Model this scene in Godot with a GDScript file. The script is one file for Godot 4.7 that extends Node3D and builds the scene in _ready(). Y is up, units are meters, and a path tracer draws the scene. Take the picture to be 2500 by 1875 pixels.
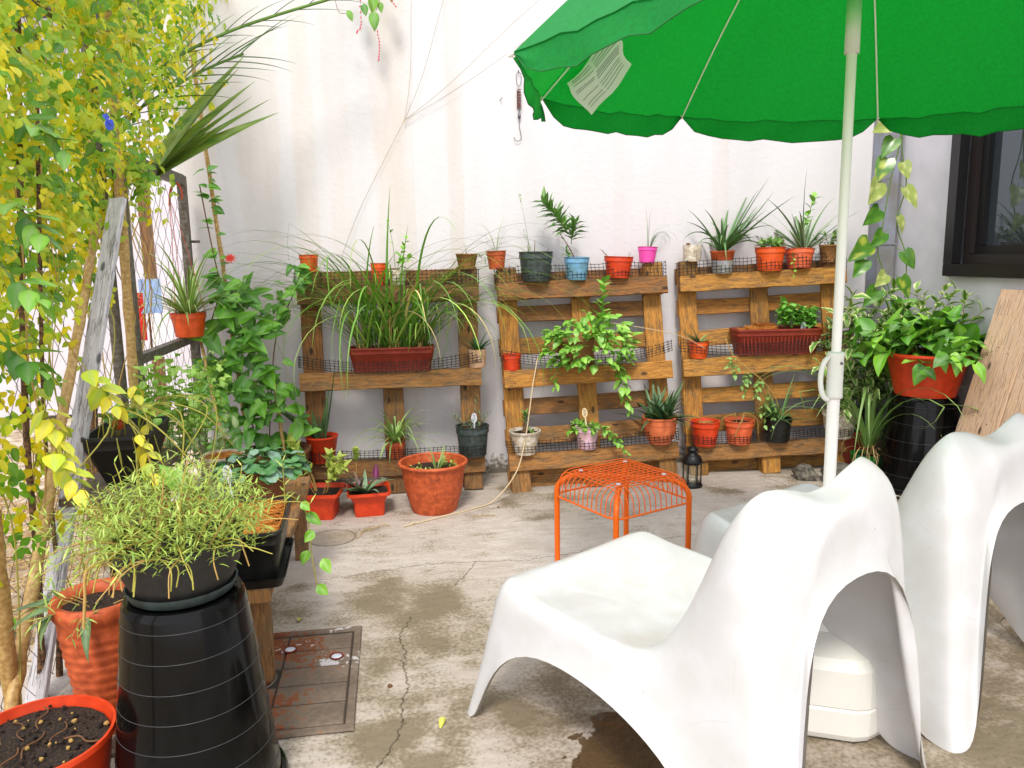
extends Node3D

var M := {}
var taken := {}
var counts := {}
var rng := RandomNumberGenerator.new()
const WALL_Z := -0.08


func rf(a: float, b: float) -> float:
	return rng.randf_range(a, b)


func numbered(n: String) -> String:
	var k: int = taken.get(n, 0)
	taken[n] = k + 1
	return n if k == 0 else "%s_%03d" % [n, k]


func thing(n: String, label: String, cat: String, at := Vector3.ZERO, group := "", turn := 0.0) -> Node3D:
	var o := Node3D.new()
	o.name = numbered(n)
	o.position = at
	o.rotation.y = turn
	tag(o, label, cat, group)
	add_child(o)
	return o


func tag(o: Node, label: String, cat: String, group := "") -> void:
	o.set_meta("label", label)
	o.set_meta("category", cat)
	if group != "":
		o.set_meta("group", group)


func part(p: Node, n: String, mesh: Mesh, mat: Material, xf := Transform3D.IDENTITY) -> MeshInstance3D:
	var o := MeshInstance3D.new()
	var key := "%d/%s" % [p.get_instance_id(), n]
	var k: int = counts.get(key, 0)
	counts[key] = k + 1
	o.name = n if k == 0 else "%s_%03d" % [n, k]
	o.mesh = mesh
	o.material_override = mat
	o.transform = xf
	p.add_child(o, true)
	return o


func structure(n: String, mesh: Mesh, mat: Material, label := "") -> MeshInstance3D:
	var o := part(self, n, mesh, mat)
	o.set_meta("kind", "structure")
	if label != "":
		o.set_meta("label", label)
	return o


func at(p: Vector3) -> Transform3D:
	return Transform3D(Basis.IDENTITY, p)


# a transform that lays a shape's +Z along dir with its +Y near up
func aim(pos: Vector3, dir: Vector3, up := Vector3.UP, sc := 1.0) -> Transform3D:
	var z := dir.normalized()
	var x := up.cross(z)
	if x.length() < 0.01:
		x = Vector3.RIGHT.cross(z)
		if x.length() < 0.01:
			x = Vector3.FORWARD.cross(z)
	x = x.normalized()
	var y := z.cross(x)
	return Transform3D(Basis(x * sc, y * sc, z * sc), pos)


# ---------------------------------------------------------------- shapes
func loft(loops: Array, cap_start := false, cap_end := false, sharp: Array = [], closed := true) -> ArrayMesh:
	var st := SurfaceTool.new()
	st.begin(Mesh.PRIMITIVE_TRIANGLES)
	add_loft(st, loops, cap_start, cap_end, sharp, closed)
	st.generate_normals()
	return st.commit()


func add_loft(st: SurfaceTool, loops: Array, cap_start := false, cap_end := false, sharp: Array = [], closed := true) -> void:
	var n: int = loops[0].size()
	var v := 0.0
	var grp := 1
	for i in loops.size() - 1:
		var a: PackedVector3Array = loops[i]
		var b: PackedVector3Array = loops[i + 1]
		if i in sharp:
			grp += 1
		st.set_smooth_group(grp)
		var v2 := v + a[0].distance_to(b[0])
		var u := 0.0
		for j in (n if closed else n - 1):
			var k := (j + 1) % n
			var u2: float = u + maxf(a[j].distance_to(a[k]), b[j].distance_to(b[k]))
			st.set_uv(Vector2(u, v)); st.add_vertex(a[j])
			st.set_uv(Vector2(u2, v)); st.add_vertex(a[k])
			st.set_uv(Vector2(u, v2)); st.add_vertex(b[j])
			st.set_uv(Vector2(u2, v)); st.add_vertex(a[k])
			st.set_uv(Vector2(u2, v2)); st.add_vertex(b[k])
			st.set_uv(Vector2(u, v2)); st.add_vertex(b[j])
			u = u2
		v = v2
	for e in 2:
		if (e == 0 and not cap_start) or (e == 1 and not cap_end):
			continue
		var l: PackedVector3Array = loops[0] if e == 0 else loops[loops.size() - 1]
		var c := Vector3.ZERO
		for p in l:
			c += p
		c /= n
		st.set_smooth_group(grp + 1 + e)
		for j in n:
			var k := (j + 1) % n
			var tri := [c, l[k], l[j]] if e == 0 else [c, l[j], l[k]]
			for p in tri:
				st.set_uv(Vector2(p.x + p.z, p.y + p.z))
				st.add_vertex(p)


func ring(r: float, y: float, n := 28, wob := 0.0) -> PackedVector3Array:
	var a := PackedVector3Array()
	for j in n:
		var t := TAU * j / n
		var q := r * (1.0 + wob * sin(3.0 * t + y * 9.0))
		a.append(Vector3(cos(t) * q, y, sin(t) * q))
	return a


func rrect(hx: float, hz: float, rad: float, y: float, c := 3) -> PackedVector3Array:
	var a := PackedVector3Array()
	rad = minf(rad, minf(hx, hz) * 0.98)
	for q in 4:
		var cx: float = [1, -1, -1, 1][q] * (hx - rad)
		var cz: float = [1, 1, -1, -1][q] * (hz - rad)
		for k in c + 1:
			var t := (q + float(k) / c) * PI / 2.0
			a.append(Vector3(cx + cos(t) * rad, y, cz + sin(t) * rad))
	return a


# profile: [[radius, height, sharp?], ...] from the outer bottom, up, over the rim and down inside
func lathe(profile: Array, n := 28) -> ArrayMesh:
	var loops := []
	var sharp := []
	for i in profile.size():
		loops.append(ring(maxf(profile[i][0], 0.0005), profile[i][1], n))
		if profile[i].size() > 2:
			sharp.append(i)
	return loft(loops, false, false, sharp)


func tube_loops(pts: Array, r, sides := 6) -> Array:
	var loops := []
	var n := pts.size()
	var up := Vector3.UP
	var d0: Vector3 = (pts[1] - pts[0]).normalized()
	if absf(d0.y) > 0.9:
		up = Vector3.RIGHT
	var nx := up.cross(d0).normalized()
	for i in n:
		var d: Vector3 = (pts[mini(i + 1, n - 1)] - pts[maxi(i - 1, 0)]).normalized()
		nx = (nx - d * nx.dot(d)).normalized()
		var ny := d.cross(nx)
		var rr: float = r[mini(i, r.size() - 1)] if r is Array else r
		var l := PackedVector3Array()
		for j in sides:
			var t := TAU * j / sides
			l.append(pts[i] + nx * cos(t) * rr + ny * sin(t) * rr)
		loops.append(l)
	return loops


func tube(pts: Array, r, sides := 6) -> ArrayMesh:
	return loft(tube_loops(pts, r, sides), true, true)


func add_tube(st: SurfaceTool, pts: Array, r, sides := 5, caps := false) -> void:
	add_loft(st, tube_loops(pts, r, sides), caps, caps)


func begin() -> SurfaceTool:
	var st := SurfaceTool.new()
	st.begin(Mesh.PRIMITIVE_TRIANGLES)
	return st


func done(st: SurfaceTool) -> ArrayMesh:
	st.generate_normals()
	return st.commit()


func spline(pts: Array, per := 6) -> Array:
	var o := []
	var n := pts.size()
	for i in n - 1:
		for k in per:
			o.append(pts[i].cubic_interpolate(pts[i + 1], pts[maxi(i - 1, 0)], pts[mini(i + 2, n - 1)], float(k) / per))
	o.append(pts[n - 1])
	return o


# a sawn board along X: chamfered, slightly uneven; uv runs along the grain in metres
func board(l: float, w: float, t: float, rough := 0.002, ch := 0.003) -> ArrayMesh:
	var st := begin()
	var loops := []
	var seg := maxi(3, int(l / 0.12))
	for i in seg + 1:
		var x := -l / 2 + l * i / seg
		var hw := w / 2 + rf(-rough, rough)
		var ht := t / 2 + rf(-rough, rough) * 0.4
		var oy := rf(-rough, rough) * 0.6
		var c := ch + rf(0, rough * 0.6)
		var p := PackedVector3Array()
		for q in [[-hw, -ht + c], [-hw, ht - c], [-hw + c, ht], [hw - c, ht], [hw, ht - c], [hw, -ht + c], [hw - c, -ht], [-hw + c, -ht]]:
			p.append(Vector3(x, q[0] + oy, q[1]))
		loops.append(p)
	var u0 := rf(0, 3)
	var v0 := rf(0, 3)
	var acc := [0.0]
	for j in 8:
		acc.append(acc[j] + loops[0][j].distance_to(loops[0][(j + 1) % 8]))
	for i in seg:
		for j in 8:
			var k := (j + 1) % 8
			st.set_smooth_group(j)
			var a: Vector3 = loops[i][j]
			var b: Vector3 = loops[i][k]
			var c2: Vector3 = loops[i + 1][j]
			var d: Vector3 = loops[i + 1][k]
			var ua := Vector2(a.x + u0, acc[j] + v0)
			var ub := Vector2(b.x + u0, acc[j + 1] + v0)
			var uc := Vector2(c2.x + u0, acc[j] + v0)
			var ud := Vector2(d.x + u0, acc[j + 1] + v0)
			for q in [[a, ua], [b, ub], [c2, uc], [b, ub], [d, ud], [c2, uc]]:
				st.set_uv(q[1]); st.add_vertex(q[0])
	for e in 2:
		var lp: PackedVector3Array = loops[0 if e == 0 else seg]
		st.set_smooth_group(20 + e)
		for j in range(1, 7):
			var tri := [lp[0], lp[j + 1], lp[j]] if e == 0 else [lp[0], lp[j], lp[j + 1]]
			for p in tri:
				st.set_uv(Vector2(p.z * 0.15 + u0, p.y * 3.0 + v0)); st.add_vertex(p)
	return done(st)


func box(s: Vector3, ch := 0.004) -> ArrayMesh:
	return board(s.x, s.y, s.z, 0.0, ch)


# ---------------------------------------------------------------- leaves; +Z is the leaf's length, +Y its upper side
func leaf(L: float, W: float, shape: int, fold: float, curl: float, wave: float, ca: Color, cb: Color, mode := 0, nu := 4, nv := 7) -> ArrayMesh:
	var st := begin()
	var g := []
	var ph := rf(0, 6)
	for i in nv + 1:
		var t := float(i) / nv
		var w := 0.0
		match shape:
			0: w = sin(PI * pow(t, 0.72))
			1: w = sin(PI * pow(t, 0.6)) * (1.0 - 0.25 * t)
			2: w = pow(sin(PI * pow(clampf(t * 0.97 + 0.03, 0, 1), 0.48)), 0.8) * (1.0 - 0.12 * t)
			3: w = sqrt(maxf(0.0, 1.0 - pow(2.0 * t - 1.0, 2)))
			_: w = sin(PI * pow(t, 0.9))
		w = maxf(w, 0.0) * W * 0.5 + 0.0004
		var ang := curl * t
		var z := L * (t if absf(curl) < 0.01 else sin(ang) / curl)
		var y := 0.0 if absf(curl) < 0.01 else -L * (1.0 - cos(ang)) / curl
		var row := []
		for j in nu + 1:
			var u := 2.0 * j / nu - 1.0
			var zz := z
			if shape == 2 and t < 0.25:
				zz -= absf(u) * (0.25 - t) * L * 0.35
			var p := Vector3(u * w, y + absf(u) * w * fold + sin(t * 11.0 + ph + u) * wave * w * absf(u), zz)
			var c := ca
			var vein := 1.0 + 0.10 * sin(t * 34.0 + absf(u) * 5.0)
			if mode == 1:
				c = ca.lerp(cb, smoothstep(0.45, 0.62, absf(u) + 0.16 * sin(t * 17.0 + ph + u * 2.0)))
			elif mode == 2:
				c = ca.lerp(cb, smoothstep(0.3, 0.5, sin(t * 7.0 + ph) * sin(u * 4.0 + ph * 2.0)))
			elif mode == 3:
				c = ca.lerp(cb, smoothstep(0.2, 0.5, absf(sin(t * 26.0 + ph + sin(u * 5.0)))))
			else:
				c = ca.lerp(cb, clampf(0.5 + 0.5 * sin(ph + t * 3.0 + u * 1.5), 0, 1))
				if absf(u) < 0.1:
					c = c.lerp(cb.lightened(0.2), 0.4)
			c = Color(c.r * vein, c.g * vein, c.b * vein)
			row.append([p, c, Vector2(u * 0.5 + 0.5, t)])
		g.append(row)
	for i in nv:
		for j in nu:
			for q in [g[i][j], g[i + 1][j], g[i][j + 1], g[i][j + 1], g[i + 1][j], g[i + 1][j + 1]]:
				st.set_color(q[1]); st.set_uv(q[2]); st.add_vertex(q[0])
	return done(st)


# a long arching blade that starts at the origin, rises at elevation e0 towards +Z and droops; kink folds it sharply at that share of its length
func blade(L: float, W: float, e0: float, droop: float, kink: float, ca: Color, cb: Color, edge := false, thick := 0.35, taper := 1.6, seg := 12) -> ArrayMesh:
	var st := begin()
	var g := []
	var p := Vector3.ZERO
	var e := e0
	var us := [-1.0, -0.45, 0.45, 1.0] if edge else [-1.0, 0.0, 1.0]
	var side := rf(-0.25, 0.25)
	for i in seg + 1:
		var t := float(i) / seg
		var w := W * 0.5 * minf(1.0, 0.45 + t * 4.0) * (1.0 - pow(t, taper)) + 0.0005
		var tang := Vector3(0, sin(e), cos(e))
		var nrm := Vector3(0, cos(e), -sin(e))
		var row := []
		for u in us:
			var c := ca
			if edge:
				c = cb if absf(u) > 0.9 else ca
			else:
				c = ca.lerp(cb, t * t)
			row.append([p + Vector3(u * w + side * t * t * L * 0.25, 0, 0) + nrm * (absf(u) * w * thick), c])
		g.append(row)
		p += tang * (L / seg)
		e -= droop / seg * (0.4 + 1.2 * t)
		if kink > 0.0 and t <= kink and t + 1.0 / seg > kink:
			e -= rf(1.3, 2.0)
	for i in seg:
		for j in us.size() - 1:
			for q in [g[i][j], g[i + 1][j], g[i][j + 1], g[i][j + 1], g[i + 1][j], g[i + 1][j + 1]]:
				st.set_color(q[1]); st.add_vertex(q[0])
	return done(st)


# ---------------------------------------------------------------- materials
func lin(c: Color) -> Color:
	return c.srgb_to_linear()


func mat(c: Color, rough := 0.6, metal := 0.0) -> StandardMaterial3D:
	var m := StandardMaterial3D.new()
	m.albedo_color = c
	m.roughness = rough
	m.metallic = metal
	m.cull_mode = BaseMaterial3D.CULL_DISABLED
	return m


func noise(f: float, seed_: int, oct := 4, kind := FastNoiseLite.TYPE_SIMPLEX_SMOOTH) -> FastNoiseLite:
	var n := FastNoiseLite.new()
	n.noise_type = kind
	n.frequency = f
	n.seed = seed_
	n.fractal_octaves = oct
	return n


func grey_tex(f: float, seed_: int, lo: float, hi: float, size := 512, oct := 5, tint := Color.WHITE) -> ImageTexture:
	var im := noise(f, seed_, oct).get_seamless_image(size, size)
	im.convert(Image.FORMAT_RGB8)
	var d := im.get_data()
	for i in range(0, d.size(), 3):
		var v := lerpf(lo, hi, clampf((d[i] / 255.0 - 0.25) * 2.0, 0, 1)) * 255.0
		var k := clampf((hi - v / 255.0) / maxf(hi - lo, 0.001), 0, 1)
		d[i] = int(v * lerpf(1.0, tint.r, k)); d[i + 1] = int(v * lerpf(1.0, tint.g, k)); d[i + 2] = int(v * lerpf(1.0, tint.b, k))
	return ImageTexture.create_from_image(Image.create_from_data(size, size, false, Image.FORMAT_RGB8, d))


func grimy(c: Color, rough: float, tex: Texture2D, scale := 3.0, metal := 0.0) -> StandardMaterial3D:
	var m := mat(c, rough, metal)
	m.albedo_texture = tex
	m.uv1_triplanar = true
	m.uv1_world_triplanar = true
	m.uv1_scale = Vector3.ONE * scale
	return m


func leafmat(c := Color.WHITE, rough := 0.45, back := Color(0.45, 0.5, 0.2)) -> StandardMaterial3D:
	var m := mat(c, rough)
	m.vertex_color_use_as_albedo = true
	m.backlight_enabled = true
	m.backlight = back
	return m


func wood(seed_: int, light: Color, dark: Color, grey: Color, greyness: float) -> StandardMaterial3D:
	var w := 640
	var h := 160
	var a := noise(1.0, seed_, 3)
	var b := noise(1.0, seed_ + 7, 4)
	var knots := []
	var r := RandomNumberGenerator.new()
	r.seed = seed_
	for k in 4:
		knots.append(Vector2(r.randf() * w, r.randf() * h))
	var d := PackedByteArray()
	d.resize(w * h * 3)
	var hd := PackedByteArray()
	hd.resize(w * h)
	for y in h:
		for x in w:
			var fx := float(x)
			var fy := float(y)
			var warp := a.get_noise_2d(fx * 0.004, fy * 0.02) * 14.0
			var kn := 0.0
			for q: Vector2 in knots:
				var dd := Vector2((fx - q.x) * 0.45, fy - q.y).length()
				if dd < 26.0:
					warp += (26.0 - dd) * 0.5
					kn = maxf(kn, smoothstep(7.0, 3.0, dd))
			var line := 0.5 + 0.5 * sin((fy + warp) * 0.38 + a.get_noise_2d(fx * 0.01, fy * 0.3) * 3.0)
			var fine := b.get_noise_2d(fx * 0.025, fy * 0.55)
			var patch := b.get_noise_2d(fx * 0.011 + 50.0, fy * 0.03)
			var c := light.lerp(dark, clampf(line * 0.30 + fine * 0.5 + 0.22, 0, 1))
			c = c.lerp(grey, clampf(greyness + patch * 1.7, 0, 0.9) * clampf(0.55 + fine, 0.2, 1))
			c = c.lerp(dark.darkened(0.55), kn * 0.8)
			if b.get_noise_2d(fx * 0.006 + 200.0, fy * 0.45) > 0.42:
				c = c.darkened(0.45)
			var i := (y * w + x) * 3
			d[i] = int(clampf(c.r, 0, 1) * 255); d[i + 1] = int(clampf(c.g, 0, 1) * 255); d[i + 2] = int(clampf(c.b, 0, 1) * 255)
			hd[y * w + x] = int(clampf(0.5 + fine * 0.6 - line * 0.25, 0, 1) * 255)
	var m := mat(Color(0.92, 0.91, 0.90), 0.78)
	m.albedo_texture = ImageTexture.create_from_image(Image.create_from_data(w, h, false, Image.FORMAT_RGB8, d))
	m.heightmap_enabled = true
	m.heightmap_texture = ImageTexture.create_from_image(Image.create_from_data(w, h, false, Image.FORMAT_L8, hd))
	m.heightmap_scale = 0.18
	m.uv1_scale = Vector3(1.0, 4.0, 1.0)
	return m


func scuffed() -> ImageTexture:
	# moulded white plastic that has stood outdoors: faint clouding, scuffs, specks of dirt
	var n := 1024
	var im := noise(0.008, 91, 5).get_seamless_image(n, n)
	im.convert(Image.FORMAT_RGB8)
	var d := im.get_data()
	for i in range(0, d.size(), 3):
		var v := clampf((d[i] / 255.0 - 0.3) * 2.0, 0, 1)
		d[i] = int(lerpf(243, 255, v)); d[i + 1] = int(lerpf(242, 255, v)); d[i + 2] = int(lerpf(237, 255, v))
	im = Image.create_from_data(n, n, false, Image.FORMAT_RGB8, d)
	var r := RandomNumberGenerator.new()
	r.seed = 5
	for k in 90:
		var s := r.randi_range(1, 4)
		var c := Color(0.93, 0.92, 0.88).lerp(Color(0.25, 0.23, 0.2), r.randf() * r.randf() * (1.0 if s < 3 else 0.5))
		im.fill_rect(Rect2i(r.randi_range(0, n - 8), r.randi_range(0, n - 8), s, r.randi_range(1, 3)), c)
	for k in 46:
		var p := Vector2(r.randf() * n, r.randf() * n)
		var a := r.randf() * TAU
		var v := r.randf_range(0.86, 0.94)
		for i in r.randi_range(20, 120):
			p += Vector2(cos(a), sin(a))
			a += r.randf_range(-.04, .04)
			im.set_pixel(posmod(int(p.x), n), posmod(int(p.y), n), Color(v, v, v * 0.97))
	return ImageTexture.create_from_image(im)


func make_materials() -> void:
	var grime := grey_tex(0.02, 3, 0.86, 1.0, 512, 5, Color(0.9, 0.82, 0.7))
	var dusty := grey_tex(0.012, 11, 0.94, 1.0, 512, 5, Color(0.95, 0.9, 0.8))
	M.wood_a = wood(5, Color(0.74, 0.55, 0.31), Color(0.47, 0.30, 0.14), Color(0.43, 0.36, 0.28), 0.3)
	M.wood_b = wood(17, Color(0.82, 0.61, 0.28), Color(0.58, 0.37, 0.13), Color(0.46, 0.36, 0.25), 0.12)
	M.wood_c = wood(29, Color(0.66, 0.49, 0.29), Color(0.38, 0.25, 0.13), Color(0.43, 0.36, 0.28), 0.33)
	M.wood_pine = wood(41, Color(0.90, 0.78, 0.66), Color(0.78, 0.62, 0.49), Color(0.82, 0.71, 0.62), 0.2)
	M.wood_white = wood(53, Color(0.88, 0.88, 0.90), Color(0.66, 0.66, 0.68), Color(0.42, 0.40, 0.38), -0.25)
	M.wood_grey = wood(67, Color(0.56, 0.48, 0.40), Color(0.33, 0.26, 0.20), Color(0.45, 0.42, 0.38), 0.4)
	for k in ["wood_a", "wood_b", "wood_c"]:
		var i := 0
		for c in [Color(0.78, 0.77, 0.76), Color(0.95, 0.92, 0.88), Color(0.84, 0.79, 0.74)]:
			var w: StandardMaterial3D = M[k].duplicate()
			w.albedo_color = c
			i += 1
			M[k + str(i)] = w
	M.orange = grimy(Color(0.91, 0.36, 0.12), 0.42, dusty)
	M.red = grimy(Color(0.87, 0.27, 0.11), 0.42, dusty)
	M.terra = grimy(Color(0.82, 0.39, 0.21), 0.6, grime)
	M.salmon = grimy(Color(0.90, 0.42, 0.26), 0.5, dusty)
	M.peach = grimy(Color(0.93, 0.50, 0.32), 0.55, dusty)
	M.brick = grimy(Color(0.56, 0.20, 0.14), 0.5, dusty)
	M.brown_clay = grimy(Color(0.55, 0.36, 0.24), 0.85, grime, 5.0)
	M.clay = grimy(Color(0.66, 0.48, 0.30), 0.85, grime, 6.0)
	M.slate = grimy(Color(0.25, 0.31, 0.32), 0.5, grime)
	M.charcoal = grimy(Color(0.10, 0.11, 0.11), 0.4, grime)
	M.black = grimy(Color(0.032, 0.035, 0.04), 0.13, dusty)
	M.black.metallic_specular = 0.3
	M.black_matte = grimy(Color(0.13, 0.13, 0.13), 0.6, grime, 4.0)
	M.blue = grimy(Color(0.45, 0.67, 0.84), 0.45, dusty)
	M.pink = mat(Color(0.90, 0.30, 0.66), 0.4)
	M.lavender = grimy(Color(0.88, 0.74, 0.83), 0.45, dusty)
	M.white_pot = grimy(Color(0.90, 0.88, 0.84), 0.4, grime)
	M.cream = grimy(Color(0.80, 0.66, 0.55), 0.6, dusty)
	M.silver = grimy(Color(0.62, 0.64, 0.67), 0.4, dusty)
	M.green_pot = mat(Color(0.05, 0.42, 0.14), 0.4)
	M.soil = grimy(Color(0.25, 0.18, 0.12), 0.95, grey_tex(0.05, 21, 0.25, 1.0, 256), 9.0)
	M.coir = mat(Color(0.80, 0.52, 0.20), 0.85)
	M.coir_dark = mat(Color(0.62, 0.36, 0.12), 0.9)
	M.net = mat(Color(0.09, 0.075, 0.07), 0.6)
	M.wire = mat(Color(0.42, 0.36, 0.32), 0.5, 0.5)
	M.steel = grimy(Color(0.46, 0.45, 0.43), 0.55, grime, 4.0, 0.35)
	M.bamboo = grimy(Color(0.78, 0.66, 0.42), 0.5, grime, 6.0)
	M.bark = grimy(Color(0.52, 0.38, 0.25), 0.9, grey_tex(0.03, 31, 0.4, 1.0, 256), 9.0)
	M.twine = mat(Color(0.80, 0.72, 0.58), 0.9)
	M.thread = mat(Color(0.62, 0.58, 0.52), 0.9)
	M.stem = mat(Color(0.36, 0.50, 0.16), 0.6)
	M.stem_dry = mat(Color(0.68, 0.55, 0.30), 0.8)
	M.stem_brown = mat(Color(0.42, 0.28, 0.16), 0.8)
	M.leaf = leafmat()
	M.leaf_gloss = leafmat(Color.WHITE, 0.28, Color(0.35, 0.45, 0.12))
	M.leaf_thin = leafmat(Color.WHITE, 0.5, Color(1.0, 0.95, 0.3))
	M.petal_red = leafmat(Color(0.85, 0.06, 0.12), 0.5)
	M.petal_blue = leafmat(Color(0.12, 0.25, 0.85), 0.5)
	M.petal_pink = leafmat(Color(0.92, 0.25, 0.42), 0.5)
	for k in ["petal_red", "petal_blue", "petal_pink"]:
		M[k].vertex_color_use_as_albedo = false
	M.chair = grimy(Color(0.82, 0.82, 0.83), 0.27, scuffed(), 1.0)
	M.chair.clearcoat_enabled = true
	M.chair.clearcoat = 0.25
	M.chair.clearcoat_roughness = 0.15
	M.stool = mat(Color(0.97, 0.43, 0.04), 0.32)
	M.canopy = grimy(Color(0.03, 0.60, 0.26), 0.75, grey_tex(0.03, 71, 0.9, 1.0, 512), 5.0)
	M.canopy.backlight_enabled = true
	M.canopy.backlight = Color(0.7, 1.0, 0.6)
	M.canopy.rim_enabled = true
	M.canopy.rim = 0.4
	M.canopy.rim_tint = 0.4
	M.hem = mat(Color(0.03, 0.40, 0.14), 0.8)
	M.pole = mat(Color(0.95, 0.94, 0.92), 0.35)
	M.paper = mat(Color(0.93, 0.95, 0.93), 0.7)
	M.paper.backlight_enabled = true
	M.paper.backlight = Color(0.6, 0.7, 0.6)
	M.ink = mat(Color(0.12, 0.12, 0.14), 0.8)
	M.faint_ink = mat(Color(0.45, 0.47, 0.46), 0.8)
	M.print = mat(Color(0.36, 0.25, 0.20), 0.8)
	M.white_plastic = mat(Color(0.90, 0.90, 0.87), 0.35)
	M.white_plastic.backlight_enabled = true
	M.white_plastic.backlight = Color(0.4, 0.4, 0.36)
	M.frame_black = mat(Color(0.07, 0.065, 0.075), 0.35)
	M.frame_brown = mat(Color(0.13, 0.105, 0.105), 0.4)
	M.glass = mat(Color(0.36, 0.39, 0.42), 0.03, 0.75)
	M.lantern_glass = mat(Color(0.75, 0.72, 0.6, 0.22), 0.05)
	M.lantern_glass.transparency = BaseMaterial3D.TRANSPARENCY_ALPHA
	M.lantern = mat(Color(0.08, 0.085, 0.095), 0.4, 0.3)
	M.wax = mat(Color(0.85, 0.82, 0.74), 0.6)
	M.joint = mat(Color(0.22, 0.18, 0.15), 0.9)
	M.groove = mat(Color(0.22, 0.23, 0.24), 0.4)
	M.column = grimy(Color(0.52, 0.54, 0.60), 0.5, dusty, 0.6)
	M.stone = grimy(Color(0.52, 0.50, 0.45), 0.9, grey_tex(0.03, 61, 0.45, 1.0, 256), 5.0)
	M.litter = leafmat(Color.WHITE, 0.8)
	M.dirt = grimy(Color(0.16, 0.14, 0.11), 0.95, grey_tex(0.05, 63, 0.3, 1.0, 256), 9.0)
	M.metal_hook = mat(Color(0.40, 0.40, 0.42), 0.4, 0.8)
	M.rust = mat(Color(0.45, 0.16, 0.08), 0.8, 0.2)
	M.cloth_red = mat(Color(0.75, 0.12, 0.10), 0.9)
	M.cloth_blue = mat(Color(0.56, 0.66, 0.82), 0.9)
	M.cloth_white = mat(Color(0.88, 0.88, 0.90), 0.9)
	M.orange_wire = mat(Color(0.70, 0.28, 0.14), 0.5)
	M.tag_wood = mat(Color(0.88, 0.80, 0.64), 0.7)
	M.spoon = mat(Color(0.82, 0.84, 0.88), 0.3)


# ---------------------------------------------------------------- camera, sky, sun, exposure
func make_camera_and_light() -> void:
	var cam := Camera3D.new()
	cam.name = "camera"
	cam.position = Vector3(0, 1.155, 3.924)
	cam.rotation_degrees = Vector3(-9.385, -8.689, -0.955)
	cam.fov = 53.0
	cam.near = 0.05
	cam.far = 400.0
	add_child(cam)
	cam.current = true
	var sky_mat := ProceduralSkyMaterial.new()
	sky_mat.sky_top_color = Color(0.92, 0.925, 0.96)
	sky_mat.sky_horizon_color = Color(0.965, 0.965, 0.985)
	sky_mat.sky_curve = 0.25
	sky_mat.ground_bottom_color = Color(0.5, 0.48, 0.45)
	sky_mat.ground_horizon_color = Color(0.8, 0.79, 0.77)
	sky_mat.sun_angle_max = 1.0
	var sky := Sky.new()
	sky.sky_material = sky_mat
	var env := Environment.new()
	env.background_mode = Environment.BG_SKY
	env.sky = sky
	env.background_energy_multiplier = 1.0
	env.tonemap_mode = Environment.TONE_MAPPER_LINEAR
	env.tonemap_exposure = 2.4
	env.sdfgi_enabled = true
	env.ssao_enabled = true
	env.ssil_enabled = true
	var we := WorldEnvironment.new()
	we.name = "world_environment"
	we.environment = env
	add_child(we)
	var sun := DirectionalLight3D.new()
	sun.name = "sun"
	sun.light_energy = 0.4
	sun.light_angular_distance = 13.0
	sun.light_color = Color(1.0, 0.97, 0.93)
	sun.shadow_enabled = true
	add_child(sun)
	sun.look_at_from_position(Vector3(-0.7, 4.0, 3.0), Vector3.ZERO)


func V(x: float, y: float) -> Vector2:
	return Vector2(x, y)


func near_line(p: Vector2, l: Array) -> float:
	var d := 9.0
	for i in l.size() - 1:
		d = minf(d, p.distance_to(Geometry2D.get_closest_point_to_segment(p, l[i], l[i + 1])))
	return d


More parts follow.
